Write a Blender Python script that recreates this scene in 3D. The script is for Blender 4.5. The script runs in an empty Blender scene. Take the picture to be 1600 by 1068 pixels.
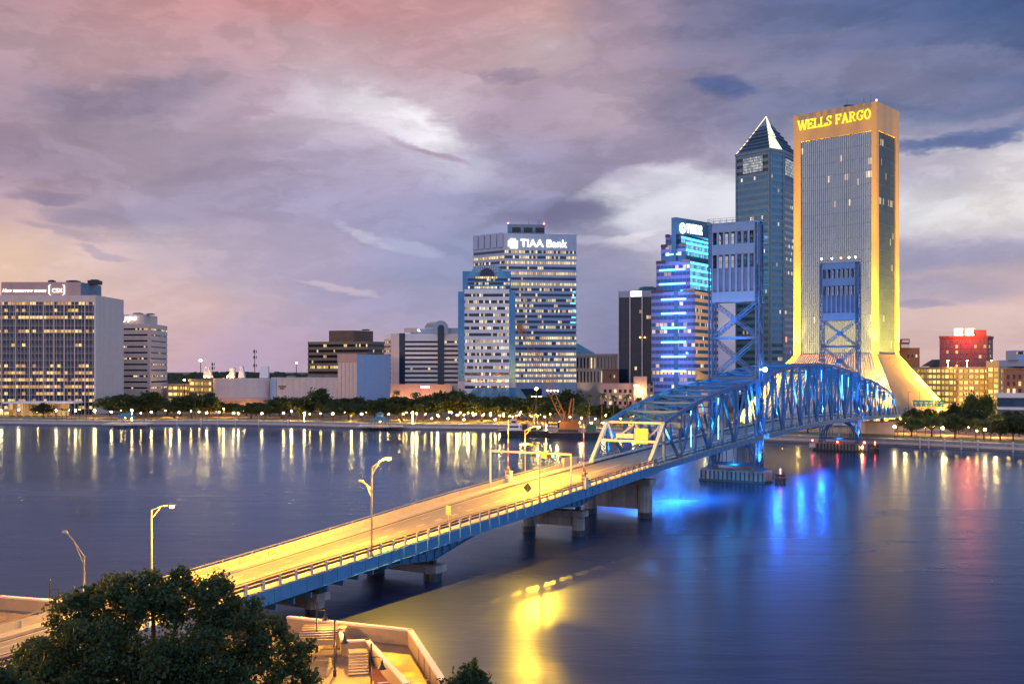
import bpy, bmesh, math, random
import numpy as np
from mathutils import Vector, Matrix
random.seed(7)
S = bpy.context.scene
COL = S.collection
R = math.radians
F = 1607.0            # focal length in photo pixels
CAMZ = 27.0
HY = 577.0            # horizon row
GZ = 2.5              # ground level of both banks above the water

# ------------------------------------------------------------------ camera
cd = bpy.data.cameras.new("camera")
cam = bpy.data.objects.new("camera", cd); COL.objects.link(cam)
cam.location = (0, 0, CAMZ); cam.rotation_euler = (R(90), 0, 0)
cd.sensor_width = 36.0; cd.lens = 36.0 * F / 1600.0
cd.shift_y = (HY - 534.0) / 1600.0
cd.clip_start = 0.5; cd.clip_end = 12000
S.camera = cam

# ------------------------------------------------------------------ render / view
S.view_settings.view_transform = 'Standard'
S.view_settings.look = 'None'
S.view_settings.exposure = 0.0
S.view_settings.gamma = 1.0
S.render.engine = 'CYCLES'
cy = S.cycles
cy.max_bounces = 5; cy.diffuse_bounces = 2; cy.glossy_bounces = 3
cy.transmission_bounces = 2; cy.transparent_max_bounces = 8
cy.caustics_reflective = False; cy.caustics_refractive = False
cy.sample_clamp_indirect = 6.0
cy.sample_clamp_direct = 0.0
cy.blur_glossy = 0.5
cy.use_denoising = True
try: cy.use_light_tree = True
except Exception: pass

def lin(c):
    out = []
    for v in c[:3]:
        v = v / 255.0
        out.append(v / 12.92 if v <= 0.04045 else ((v + 0.055) / 1.055) ** 2.4)
    return tuple(out)

# ------------------------------------------------------------------ node helper
class NT:
    def __init__(s, tree): s.t = tree; s.n = tree.nodes; s.l = tree.links
    def new(s, typ, **kw):
        nd = s.n.new(typ)
        for k, v in kw.items(): setattr(nd, k, v)
        return nd
    def put(s, inp, v):
        if v is None: return
        if hasattr(v, 'is_linked') or isinstance(v, bpy.types.NodeSocket): s.l.new(v, inp)
        else:
            if inp.type == 'RGBA' and len(v) == 3: v = tuple(v) + (1,)
            inp.default_value = v
    def m(s, op, a, b=None, c=None, clamp=False):
        nd = s.new('ShaderNodeMath', operation=op, use_clamp=clamp)
        s.put(nd.inputs[0], a)
        if b is not None: s.put(nd.inputs[1], b)
        if c is not None: s.put(nd.inputs[2], c)
        return nd.outputs[0]
    def vm(s, op, a, b=None):
        nd = s.new('ShaderNodeVectorMath', operation=op)
        s.put(nd.inputs[0], a)
        if b is not None: s.put(nd.inputs[1], b)
        return nd.outputs[0]
    def mix(s, f, a, b, blend='MIX'):
        nd = s.new('ShaderNodeMix', data_type='RGBA', blend_type=blend)
        s.put(nd.inputs[0], f); s.put(nd.inputs[6], a); s.put(nd.inputs[7], b)
        return nd.outputs[2]
    def rng(s, v, a, b, c=0.0, d=1.0, smooth=False):
        nd = s.new('ShaderNodeMapRange', interpolation_type='SMOOTHSTEP' if smooth else 'LINEAR')
        s.put(nd.inputs[0], v); s.put(nd.inputs[1], a); s.put(nd.inputs[2], b); s.put(nd.inputs[3], c); s.put(nd.inputs[4], d)
        return nd.outputs[0]
    def noise(s, vec, scale, detail=4.0, rough=0.55, dim='3D', w=None, lac=2.0):
        nd = s.new('ShaderNodeTexNoise', noise_dimensions=dim)
        if vec is not None: s.put(nd.inputs['Vector'], vec)
        nd.inputs['Scale'].default_value = scale; nd.inputs['Detail'].default_value = detail
        nd.inputs['Roughness'].default_value = rough; nd.inputs['Lacunarity'].default_value = lac
        if w is not None: s.put(nd.inputs['W'], w)
        return nd.outputs['Fac']
    def ramp(s, f, stops, interp='LINEAR'):
        nd = s.new('ShaderNodeValToRGB'); cr = nd.color_ramp; cr.interpolation = interp
        while len(cr.elements) < len(stops): cr.elements.new(0.5)
        for e, (p, c) in zip(cr.elements, stops):
            e.position = p; e.color = tuple(c) + ((1,) if len(c) == 3 else ())
        s.put(nd.inputs[0], f)
        return nd.outputs[0]
    def white(s, vec):
        nd = s.new('ShaderNodeTexWhiteNoise', noise_dimensions='3D')
        s.put(nd.inputs['Vector'], vec); return nd.outputs['Value'], nd.outputs['Color']
    def comb(s, x, y, z):
        nd = s.new('ShaderNodeCombineXYZ')
        s.put(nd.inputs[0], x); s.put(nd.inputs[1], y); s.put(nd.inputs[2], z); return nd.outputs[0]
    def sep(s, v):
        nd = s.new('ShaderNodeSeparateXYZ'); s.put(nd.inputs[0], v); return nd.outputs

# ------------------------------------------------------------------ dusk sky (world)
SUN_EL, SUN_AZ = R(2.0), R(-62.0)      # afterglow to the left
W = bpy.data.worlds.new("World"); S.world = W; W.use_nodes = True
W.cycles.sampling_method = 'MANUAL'; W.cycles.sample_map_resolution = 512
w = NT(W.node_tree); w.n.clear()
gen = w.new('ShaderNodeTexCoord').outputs['Generated']
dx, dy, dz = w.sep(gen)
hxy = w.m('SQRT', w.m('ADD', w.m('MULTIPLY', dx, dx), w.m('MULTIPLY', dy, dy)))
az0 = w.m('ARCTAN2', dx, dy)
caz = w.m('DIVIDE', dy, w.m('MAXIMUM', hxy, 1e-4))
el0 = w.m('DIVIDE', w.m('DIVIDE', dz, w.m('MAXIMUM', hxy, 0.05)), w.m('MAXIMUM', caz, 0.75))
cv = w.vm('MULTIPLY', gen, (3.0, 3.0, 8.0))
nA = w.noise(cv, 1.3, 6, 0.6)
nB = w.noise(w.vm('ADD', cv, (7.3, 2.1, 4.4)), 1.5, 6, 0.6)
az = w.m('ADD', az0, w.m('MULTIPLY', w.m('SUBTRACT', nA, 0.5), 0.22))
el = w.m('ADD', el0, w.m('MULTIPLY', w.m('SUBTRACT', nB, 0.5), 0.085))
PXC = [0, 133, 267, 400, 533, 667, 800, 933, 1067, 1200, 1333, 1467, 1600]
ROWS = [
 (560, [(218,172,170),(210,166,172),(196,166,180),(180,160,185),(182,162,185),(188,164,178),(168,157,182),(130,132,168),(130,132,165),(160,150,172),(200,172,172),(210,180,178),(208,180,180)]),
 (480, [(226,190,178),(216,184,178),(208,180,184),(190,172,190),(168,160,190),(158,155,188),(150,152,185),(135,138,172),(140,142,172),(165,160,185),(195,178,186),(210,184,180),(218,190,188)]),
 (400, [(228,196,178),(216,188,184),(190,172,184),(180,166,188),(172,162,190),(150,152,188),(140,148,182),(152,150,180),(195,190,206),(208,206,218),(196,192,208),(158,154,182),(165,158,182)]),
 (320, [(206,176,182),(174,157,178),(158,149,175),(158,148,175),(165,158,188),(156,153,187),(146,146,180),(138,138,168),(202,202,216),(218,221,230),(215,218,228),(220,218,222),(224,217,218)]),
 (240, [(150,132,154),(155,138,158),(165,148,168),(165,150,172),(176,164,188),(194,190,210),(163,156,183),(152,142,168),(156,146,172),(160,154,178),(175,168,188),(190,184,200),(214,208,214)]),
 (160, [(165,142,158),(150,134,152),(152,137,156),(182,160,176),(200,186,198),(200,182,194),(170,150,170),(174,156,172),(135,128,155),(120,124,156),(108,116,150),(108,118,154),(104,114,150)]),
 (80,  [(176,148,158),(186,152,160),(190,154,162),(190,156,165),(200,168,176),(190,156,166),(196,172,178),(168,147,164),(135,128,154),(122,124,155),(118,122,155),(98,110,148),(84,99,140)]),
 (0,   [(174,141,150),(186,146,152),(198,148,150),(196,142,144),(190,142,146),(196,152,156),(200,160,160),(156,137,156),(118,117,147),(102,110,147),(90,104,145),(76,95,138),(72,90,132)]),
]
def pazn(px): return (math.atan((px - 800) / F) + 0.6) / 1.2
azn = w.m('DIVIDE', w.m('ADD', az, 0.6), 1.2)
cur = None
for i, (py, cols) in enumerate(ROWS):
    c = w.ramp(azn, [(pazn(p), lin(k)) for p, k in zip(PXC, cols)], 'EASE')
    e = (HY - py) / F
    if cur is None: cur = c
    else:
        ep = (HY - ROWS[i - 1][0]) / F
        cur = w.mix(w.rng(el, ep, e, smooth=True), cur, c)
# single clouds and gaps: (px, py, half width, half height, colour, weight, tilt)
FEAT = [
 (622,186,80,28,(246,243,250),0.85,0.15), (560,172,90,22,(222,210,222),0.5,0.1), (540,200,110,30,(205,192,206),0.4,0.1), (640,225,60,8,(168,150,172),0.8,0.30),
 (985,286,110,24,(220,217,227),0.65,-0.35), (1100,310,120,46,(222,222,230),0.6,0), (1010,372,40,9,(232,226,230),0.6,-0.2), (880,330,100,28,(118,117,152),1.0,0.0), (900,270,150,22,(150,142,170),0.5,0.12),
 (1015,390,60,14,(205,200,214),0.5,0), (940,375,50,10,(196,194,212),0.5,0),
 (600,372,32,13,(196,194,214),0.75,0.35), (655,385,60,15,(176,178,206),0.55,0.2), (560,455,46,7,(214,196,210),0.55,0.25),
 (1108,132,52,22,(82,98,146),0.85,0.15), (1510,208,100,13,(86,104,152),0.9,-0.18), (1480,190,140,8,(150,146,174),0.4,-0.1),
 (1300,120,220,26,(140,136,164),0.45,0.1), (1480,95,160,18,(132,132,162),0.5,0.1), (1240,50,90,18,(128,126,158),0.45,0.0),
 (785,116,62,11,(148,130,152),0.7,0.1), (165,152,95,24,(138,124,148),0.7,0.06), (40,288,66,13,(140,126,156),0.8,0.06),
 (130,330,90,16,(150,138,165),0.6,0.2), (90,355,80,10,(160,144,168),0.5,0.25), (170,395,30,9,(160,148,174),0.6,0.3), (220,325,80,20,(152,142,170),0.5,0.1),
 (380,270,90,10,(148,134,160),0.4,0.05), (1490,460,110,24,(152,150,182),0.6,0.0), (1440,485,70,8,(150,144,176),0.7,0.0),
 (1500,395,120,30,(160,156,184),0.45,0), (1330,60,120,20,(92,104,146),0.4,0), (1560,350,120,30,(222,214,218),0.4,0),
 (770,310,110,16,(138,140,174),0.5,0.05), (850,90,60,34,(200,178,186),0.5,0.0), (700,440,110,20,(142,148,184),0.5,0.1),
]
for (px, py, hw, hh, c, wt, tilt) in FEAT:
    a0 = math.atan((px - 800) / F); e0 = (HY - py) / F
    ua = w.m('MULTIPLY', w.m('SUBTRACT', az, a0), F / hw)
    ve = w.m('MULTIPLY', w.m('ADD', w.m('SUBTRACT', el, e0), w.m('MULTIPLY', w.m('SUBTRACT', az, a0), tilt)), F / hh)
    d2 = w.m('ADD', w.m('MULTIPLY', ua, ua), w.m('MULTIPLY', ve, ve))
    g = w.m('MULTIPLY', w.rng(d2, 1.7, 0.1, 0, 1, smooth=True), wt)
    cur = w.mix(g, cur, lin(c))
# fine cloud texture, drawn out sideways
wrp = w.vm('ADD', gen, w.vm('MULTIPLY', w.comb(nA, nB, nA), (0.25, 0.25, 0.10)))
dn = w.noise(w.vm('MULTIPLY', wrp, (4, 4, 13)), 2.0, 8, 0.58)
dn2 = w.noise(w.vm('MULTIPLY', wrp, (4, 4, 10)), 5.5, 7, 0.6)
edge = w.rng(w.m('ADD', dn, w.m('MULTIPLY', w.m('SUBTRACT', dn2, 0.5), 0.35)), 0.44, 0.57, 0, 1, smooth=True)
tex = w.m('ADD', w.m('ADD', w.m('MULTIPLY', w.m('SUBTRACT', dn, 0.51), 0.55), w.m('MULTIPLY', w.m('SUBTRACT', dn2, 0.5), 0.36)), w.m('MULTIPLY', w.m('SUBTRACT', edge, 0.5), 0.10))
tex = w.m('MULTIPLY', tex, w.rng(el, 0.02, 0.22, 0.38, 0.80, smooth=True))
cur = w.vm('SCALE', cur, None) if False else w.mix(1.0, cur, w.comb(*[w.m('ADD', 1.0, tex)] * 3), 'MULTIPLY')
hs = w.new('ShaderNodeHueSaturation'); hs.inputs['Saturation'].default_value = 1.04; hs.inputs['Value'].default_value = 1.02; w.put(hs.inputs['Color'], cur); cur = hs.outputs[0]
# zenith and the brighter eastern sky behind the camera
zen = w.rng(el0, 0.42, 1.3, 0, 1, smooth=True)
cur = w.mix(zen, cur, (0.26, 0.32, 0.52))
bk = w.rng(caz, 0.62, -0.25, 0, 1, smooth=True)
west = w.rng(dx, -0.7, 0.7, 0, 1, smooth=True)
cur = w.mix(bk, cur, w.mix(west, (1.08, 0.86, 1.00), (0.45, 0.78, 1.45)))
cur = w.mix(w.rng(dz, 0.0, -0.05), cur, (0.05, 0.06, 0.09))
sky = w.new('ShaderNodeTexSky', sky_type='NISHITA')
sky.sun_disc = False; sky.sun_elevation = SUN_EL; sky.sun_rotation = SUN_AZ
bg1 = w.new('ShaderNodeBackground'); w.put(bg1.inputs[0], cur); bg1.inputs[1].default_value = 1.0
bg2 = w.new('ShaderNodeBackground'); w.put(bg2.inputs[0], sky.outputs[0]); bg2.inputs[1].default_value = 0.012
ads = w.new('ShaderNodeAddShader'); w.l.new(bg1.outputs[0], ads.inputs[0]); w.l.new(bg2.outputs[0], ads.inputs[1])
wo = w.new('ShaderNodeOutputWorld'); w.l.new(ads.outputs[0], wo.inputs[0])

sl = bpy.data.lights.new("sun", 'SUN'); sl.energy = 0.35; sl.angle = R(20); sl.color = (1.0, 0.72, 0.66)
so = bpy.data.objects.new("sun", sl); COL.objects.link(so)
sdir = Vector((math.sin(SUN_AZ) * math.cos(R(6)), math.cos(SUN_AZ) * math.cos(R(6)), math.sin(R(6))))
so.rotation_euler = (-sdir).to_track_quat('-Z', 'Y').to_euler()

# ------------------------------------------------------------------ helpers
def P(px, py, D): return Vector(((px - 800.0) / F * D, D, CAMZ - (py - HY) / F * D))
def PX(px, D): return (px - 800.0) / F * D
def PZ(py, D): return CAMZ - (py - HY) / F * D

class MB:
    """collects faces, then links them as one mesh object"""
    def __init__(s): s.v = []; s.f = []; s.uv = []; s.mi = []; s.M = None; s.cur = 0
    def vert(s, p):
        p = Vector(p)
        if s.M is not None: p = s.M @ p
        s.v.append(p); return len(s.v) - 1
    def face(s, pts, uv=None):
        s.f.append([s.vert(p) for p in pts]); s.uv.append(uv); s.mi.append(s.cur)
    def box(s, x0, x1, y0, y1, z0, z1):
        i = len(s.v)
        for z in (z0, z1):
            for (x, y) in ((x0, y0), (x1, y0), (x1, y1), (x0, y1)): s.vert((x, y, z))
        for q in ((0,3,2,1),(4,5,6,7),(0,1,5,4),(1,2,6,5),(2,3,7,6),(3,0,4,7)):
            s.f.append([i + k for k in q]); s.uv.append(None); s.mi.append(s.cur)
        return s
    def prism(s, poly, z0, z1, top=None):
        n = len(poly); i = len(s.v); tp = top or poly
        for (x, y) in poly: s.vert((x, y, z0))
        for (x, y) in tp: s.vert((x, y, z1))
        s.f.append([i + k for k in range(n)][::-1]); s.uv.append(None); s.mi.append(s.cur)
        s.f.append([i + n + k for k in range(n)]); s.uv.append(None); s.mi.append(s.cur)
        for k in range(n):
            j = (k + 1) % n
            s.f.append([i + k, i + j, i + n + j, i + n + k]); s.uv.append(None); s.mi.append(s.cur)
        return s
    def loft(s, rings, cap=True):
        n = len(rings[0]); base = len(s.v)
        for r in rings:
            for p in r: s.vert(p)
        for a in range(len(rings) - 1):
            for k in range(n):
                j = (k + 1) % n; o = base + a * n
                s.f.append([o + k, o + j, o + n + j, o + n + k]); s.uv.append(None); s.mi.append(s.cur)
        if cap:
            s.f.append([base + k for k in range(n)][::-1]); s.uv.append(None); s.mi.append(s.cur)
            o = base + (len(rings) - 1) * n
            s.f.append([o + k for k in range(n)]); s.uv.append(None); s.mi.append(s.cur)
        return s
    def bar(s, p, q, wd, ht=None, up=(0, 0, 1)):
        p = Vector(p); q = Vector(q); d = q - p
        if d.length < 1e-6: return s
        d.normalize(); up = Vector(up)
        if abs(d.dot(up)) > 0.98: up = Vector((0, 1, 0)) if abs(d.y) < 0.9 else Vector((1, 0, 0))
        a = d.cross(up).normalized(); b = a.cross(d).normalized()
        ht = wd if ht is None else ht
        r = lambda c: [c + a * (wd / 2) * sx + b * (ht / 2) * sy for sx, sy in ((-1,-1),(1,-1),(1,1),(-1,1))]
        return s.loft([r(p), r(q)])
    def tube(s, pts, r, n=8):
        pts = [Vector(p) for p in pts]; rs = r if isinstance(r, (list, tuple)) else [r] * len(pts); rings = []
        for i, p in enumerate(pts):
            d = (pts[min(i + 1, len(pts) - 1)] - pts[max(i - 1, 0)]).normalized()
            a = d.cross(Vector((0, 0, 1)))
            if a.length < 0.05: a = d.cross(Vector((1, 0, 0)))
            a.normalize(); b = a.cross(d)
            rings.append([p + (a * math.cos(2*math.pi*k/n) + b * math.sin(2*math.pi*k/n)) * rs[i] for k in range(n)])
        return s.loft(rings)
    def lathe(s, prof, c=(0, 0, 0), n=12):
        c = Vector(c)
        return s.loft([[c + Vector((r * math.cos(2*math.pi*k/n), r * math.sin(2*math.pi*k/n), z)) for k in range(n)] for r, z in prof])
    def ball(s, c, r, n=10, m=6, sq=1.0):
        return s.lathe([(max(r * math.sin(math.pi * i / m), 0.002), -r * sq * math.cos(math.pi * i / m)) for i in range(m + 1)], c, n)
    def laced(s, p, q, wd, dp, t=0.12, pitch=None, up=(0, 0, 1)):
        """two flanges joined by zig-zag lacing on both sides (built-up steel member)"""
        p = Vector(p); q = Vector(q); d = q - p; L = d.length; d.normalize(); up = Vector(up)
        if abs(d.dot(up)) > 0.98: up = Vector((0, 1, 0))
        a = d.cross(up).normalized(); b = a.cross(d).normalized()
        for sg in (-1, 1):
            s.bar(p + a * sg * (wd - t) / 2, q + a * sg * (wd - t) / 2, t, dp, up=b)
        n = max(2, int(round(L / (pitch or wd * 1.5))))
        for side in (-1, 1):
            for i in range(n):
                sg = 1 if i % 2 else -1
                s.bar(p + d * (L * i / n) + a * sg * (wd - t) / 2 + b * side * dp * 0.46,
                      p + d * (L * (i + 1) / n) - a * sg * (wd - t) / 2 + b * side * dp * 0.46, 0.09, 0.03, up=b)
        return s
    def build(s, name, mat=None, parent=None, smooth=False):
        me = bpy.data.meshes.new(name)
        me.from_pydata([tuple(v) for v in s.v], [], s.f)
        if any(u is not None for u in s.uv):
            ul = me.uv_layers.new(name="UVMap"); arr = np.zeros((len(me.loops), 2), np.float32); li = 0
            for f, u in zip(s.f, s.uv):
                for k in range(len(f)):
                    if u is not None: arr[li] = u[k]
                    li += 1
            ul.data.foreach_set('uv', arr.ravel())
        if mat is not None:
            for m_ in (mat if isinstance(mat, (list, tuple)) else [mat]): me.materials.append(m_)
        if any(s.mi): me.polygons.foreach_set('material_index', s.mi)
        if smooth: me.polygons.foreach_set('use_smooth', [True] * len(me.polygons))
        me.update()
        o = bpy.data.objects.new(name, me); COL.objects.link(o)
        if parent is not None: o.parent = parent
        return o

def tag(o, label=None, cat=None, group=None, kind=None):
    if label: o["label"] = label
    if cat: o["category"] = cat
    if group: o["group"] = group
    if kind: o["kind"] = kind
    return o
def thing(name, label, cat, loc=(0, 0, 0), rz=0.0, group=None):
    o = bpy.data.objects.new(name, None); COL.objects.link(o)
    o.empty_display_size = 0.5
    o.location = loc; o.rotation_euler = (0, 0, rz)
    return tag(o, label, cat, group)
KIDS = {}
def copy_tree(o, parent=None):
    c = o.copy(); COL.objects.link(c)
    if parent is not None: c.parent = parent
    for ch in o.children: copy_tree(ch, c)
    return c
def dup(o, loc, rz, label, group=None, scale=None):
    c = copy_tree(o); c.location = loc; c.rotation_euler = (0, 0, rz)
    if scale is not None: c.scale = scale if hasattr(scale, '__len__') else (scale,) * 3
    c["label"] = label
    if group: c["group"] = group
    return c
def lamp(parent, loc, energy, color, typ='POINT', radius=0.3, aim=None, cone=60, blend=0.6):
    d = bpy.data.lights.new("bulb_light", typ); d.energy = energy; d.color = color
    d.shadow_soft_size = radius
    if typ == 'SPOT': d.spot_size = R(cone); d.spot_blend = blend
    o = bpy.data.objects.new("bulb_light", d); COL.objects.link(o)
    if parent is not None: o.parent = parent
    o.location = loc
    if aim is not None:
        o.rotation_euler = (Vector(aim) - Vector(loc)).to_track_quat('-Z', 'Y').to_euler()
    return o

# ------------------------------------------------------------------ materials
def pm(name, col, rough=0.6, metal=0.0, var=0.18, scale=0.4, bump=0.0, spec=0.5, streak=0.0, grime=None, fine=0.0):
    m = bpy.data.materials.new(name); m.use_nodes = True
    t = NT(m.node_tree); b = t.n['Principled BSDF']
    tc = t.new('ShaderNodeTexCoord').outputs['Object']
    n1 = t.noise(tc, scale, 5, 0.6)
    if streak:
        n2 = t.noise(t.vm('MULTIPLY', tc, (1.0, 1.0, 0.06)), streak, 4, 0.6)
        n1 = t.m('ADD', t.m('MULTIPLY', n1, 0.5), t.m('MULTIPLY', n2, 0.5))
    if fine:
        n3 = t.noise(tc, fine, 3, 0.6)
        n1 = t.m('ADD', t.m('MULTIPLY', n1, 0.65), t.m('MULTIPLY', n3, 0.35))
    f = t.rng(n1, 0.3, 0.7)
    lo = tuple(max(0, c * (1 - var)) for c in col); hi = tuple(min(1, c * (1 + var)) for c in col)
    if grime is not None: lo = grime
    t.put(b.inputs['Base Color'], t.mix(f, lo, hi))
    b.inputs['Roughness'].default_value = rough; b.inputs['Metallic'].default_value = metal
    b.inputs['Specular IOR Level'].default_value = spec
    if bump:
        bn = t.new('ShaderNodeBump'); bn.inputs['Strength'].default_value = bump; bn.inputs['Distance'].default_value = 0.05
        t.put(bn.inputs['Height'], t.noise(tc, scale * 14, 4, 0.6)); t.l.new(bn.outputs[0], b.inputs['Normal'])
    return m
def em(name, col, strength, nolight=False, base=(0.02, 0.02, 0.02)):
    m = bpy.data.materials.new(name); m.use_nodes = True
    b = m.node_tree.nodes['Principled BSDF']
    b.inputs['Base Color'].default_value = tuple(base) + (1,)
    b.inputs['Emission Color'].default_value = tuple(col) + (1,)
    b.inputs['Emission Strength'].default_value = strength
    if nolight: m.cycles.emission_sampling = 'NONE'
    return m
def winmat(name, p=0.4, *a_, cellvar=0.5, **k_): return _winmat(name, p, *a_, cellvar=cellvar, **k_)
def _winmat(name, p=0.4, glass=(0.02, 0.035, 0.06), warm=((1.0, 0.62, 0.18), (1.0, 0.82, 0.5)), strength=1.6, clump=0.5,
           rough=0.08, metal=0.0, mull=0.12, floorvar=0.5, mullcol=(0.05, 0.06, 0.08), vfrac=(0.0, 1.0), spec=0.35, cellvar=0.5):
    """glass whose cells are lit at random; u counts panes along the wall, v = storey number + height within it"""
    m = bpy.data.materials.new(name); m.use_nodes = True
    t = NT(m.node_tree); b = t.n['Principled BSDF']
    uv = t.new('ShaderNodeTexCoord').outputs['UV']; u, v, _ = t.sep(uv)
    cu = t.m('FLOOR', u); fv = t.m('FLOOR', v); fu = t.m('FRACT', u); fr = t.m('FRACT', v)
    r1, rc = t.white(t.comb(cu, fv, 1.5)); rf, _ = t.white(t.comb(fv, 3.7, 9.1)); r2, _ = t.white(t.comb(cu, fv, 8.5))
    cl = t.noise(t.comb(t.m('MULTIPLY', cu, 0.17), t.m('MULTIPLY', fv, 5.3), 0.0), 1.0, 2, 0.5)
    val = t.m('ADD', t.m('MULTIPLY', r1, 1 - clump), t.m('MULTIPLY', t.rng(cl, 0.3, 0.7), clump))
    thr = t.m('ADD', p, t.m('MULTIPLY', t.m('SUBTRACT', rf, 0.5), 2 * floorvar * 0.6))
    lit = t.m('LESS_THAN', val, thr)
    inside = t.noise(t.comb(t.m('MULTIPLY', u, 1.7), t.m('MULTIPLY', v, 3.1), r2), 2.3, 3, 0.7)
    lum = t.m('MULTIPLY', t.m('ADD', 0.35, t.m('MULTIPLY', r2, 0.8)), t.rng(inside, 0.32, 0.62, 0.25, 1.25))
    mu = t.m('GREATER_THAN', fu, mull)
    vv = t.m('MULTIPLY', t.m('GREATER_THAN', fr, vfrac[0] + 0.001), t.m('LESS_THAN', fr, vfrac[1]))
    e = t.m('MULTIPLY', t.m('MULTIPLY', lit, lum), t.m('MULTIPLY', mu, vv))
    t.put(b.inputs['Emission Color'], t.mix(r2, warm[0], warm[1]))
    t.put(b.inputs['Emission Strength'], t.m('MULTIPLY', e, strength))
    g = t.mix(t.m('MULTIPLY', r1, cellvar), glass, tuple(c * 1.7 for c in glass))
    t.put(b.inputs['Base Color'], t.mix(mu, mullcol, g))
    b.inputs['Roughness'].default_value = rough; b.inputs['Metallic'].default_value = metal
    b.inputs['Specular IOR Level'].default_value = spec
    m.cycles.emission_sampling = 'NONE'
    return m

M = {}
M['conc'] = pm('pale_concrete', (0.50, 0.45, 0.43), 0.75, streak=0.35, var=0.12)
M['conc_warm'] = pm('warm_concrete', (0.60, 0.46, 0.40), 0.75, streak=0.3, var=0.12)
M['conc_dark'] = pm('river_concrete', (0.30, 0.28, 0.26), 0.8, streak=0.9, var=0.3, bump=0.3, grime=(0.10, 0.09, 0.085))
M['conc_wet'] = pm('tide_stained_concrete', (0.035, 0.033, 0.03), 0.4, var=0.4, scale=1.2)
M['white'] = pm('white_panel', (0.62, 0.62, 0.63), 0.5, var=0.07, streak=0.3)
M['bluewhite'] = pm('blue_grey_panel', (0.28, 0.36, 0.50), 0.45, var=0.08, streak=0.4)
M['slate'] = pm('slate_blue_metal', (0.10, 0.17, 0.25), 0.5, var=0.15)
M['teal'] = pm('teal_roof', (0.04, 0.16, 0.22), 0.45, var=0.15)
M['brown'] = pm('brown_stone', (0.20, 0.14, 0.10), 0.7, var=0.15)
M['brick'] = pm('red_brick', (0.24, 0.075, 0.055), 0.8, var=0.25, scale=1.5, fine=6)
M['brick_br'] = pm('brown_brick', (0.23, 0.12, 0.085), 0.8, var=0.25, scale=1.5, fine=6)
M['pinkstone'] = pm('pink_stone', (0.46, 0.29, 0.25), 0.75, var=0.12, streak=0.3)
M['gold'] = pm('tan_granite', (0.45, 0.31, 0.15), 0.55, var=0.10, streak=0.25)
M['steelblue'] = pm('blue_bridge_paint', (0.014, 0.105, 0.26), 0.45, var=0.35, scale=0.7, fine=3)
M['girder'] = pm('blue_girder_paint', (0.04, 0.17, 0.34), 0.5, var=0.25, scale=0.5, streak=1.2)
M['housing'] = pm('blue_grey_sheet_steel', (0.10, 0.21, 0.40), 0.5, var=0.12, streak=1.5)
M['rust'] = pm('rust_brown_rail', (0.14, 0.075, 0.055), 0.6, var=0.25)
M['dark'] = pm('black_metal', (0.015, 0.015, 0.018), 0.5, var=0.2)
M['grey'] = pm('galvanised_steel', (0.16, 0.16, 0.155), 0.45, metal=0.3, var=0.15)
M['parapet'] = pm('parapet_concrete', (0.27, 0.255, 0.23), 0.75, var=0.2, scale=0.8, fine=5)
M['railwhite'] = pm('off_white_rail', (0.5, 0.48, 0.44), 0.6, var=0.15)
M['orange'] = pm('orange_paint', (0.30, 0.12, 0.03), 0.55, var=0.25)
M['hull'] = pm('dark_hull_paint', (0.02, 0.025, 0.035), 0.5, var=0.3)
M['boatwhite'] = pm('boat_white', (0.6, 0.6, 0.62), 0.4, var=0.1)
M['green'] = pm('green_paint', (0.03, 0.14, 0.08), 0.5, var=0.2)
M['signgreen'] = pm('sign_green', (0.02, 0.20, 0.13), 0.4, var=0.05)
M['yellow'] = pm('yellow_sign', (0.42, 0.38, 0.14), 0.5, var=0.08)
M['silver'] = pm('sign_aluminium', (0.45, 0.45, 0.43), 0.4, var=0.1)
def paved(name, c1, c2, sx, sy):
    m = bpy.data.materials.new(name); m.use_nodes = True
    t = NT(m.node_tree); b = t.n['Principled BSDF']; geo = t.new('ShaderNodeNewGeometry').outputs['Position']
    bt = t.new('ShaderNodeTexBrick'); t.put(bt.inputs['Vector'], geo); bt.inputs['Scale'].default_value = 1.0
    bt.inputs['Brick Width'].default_value = sx; bt.inputs['Row Height'].default_value = sy; bt.inputs['Mortar Size'].default_value = 0.02
    bt.inputs['Color1'].default_value = tuple(c1) + (1,); bt.inputs['Color2'].default_value = tuple(c2) + (1,); bt.inputs['Mortar'].default_value = tuple(v * .35 for v in c1) + (1,)
    st_ = t.rng(t.noise(geo, 0.35, 6, 0.65), 0.3, 0.7, 0.55, 1.15); st2 = t.rng(t.noise(geo, 5.0, 4, 0.6), 0.3, 0.7, 0.8, 1.15); f = t.m('MULTIPLY', st_, st2)
    t.put(b.inputs['Base Color'], t.mix(1.0, bt.outputs[0], t.comb(f, f, f), 'MULTIPLY')); t.put(b.inputs['Roughness'], t.rng(st_, 0.5, 1.2, 0.5, 0.85))
    return m
M['slabs'] = paved('plaza_paving', (0.18, 0.125, 0.08), (0.145, 0.10, 0.065), 1.6, 1.6)
M['redtile'] = paved('red_paving', (0.26, 0.075, 0.045), (0.22, 0.06, 0.04), 0.6, 0.3)
M['trunk'] = pm('bark', (0.09, 0.065, 0.045), 0.9, var=0.35, scale=3)
M['paving'] = pm('sandy_paving', (0.30, 0.21, 0.13), 0.75, var=0.18, scale=0.4, fine=4)
M['globe'] = em('lamp_globe_warm', (1.0, 0.58, 0.20), 180.0)
M['globe_o'] = em('lamp_globe_sodium', (1.0, 0.48, 0.10), 190.0)
M['globe_s'] = em('small_lamp_sodium', (1.0, 0.50, 0.10), 240.0)
M['red'] = em('red_beacon', (1.0, 0.06, 0.03), 60.0)
M['bluelamp'] = em('blue_white_beacon', (0.35, 0.55, 1.0), 60.0)
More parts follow.
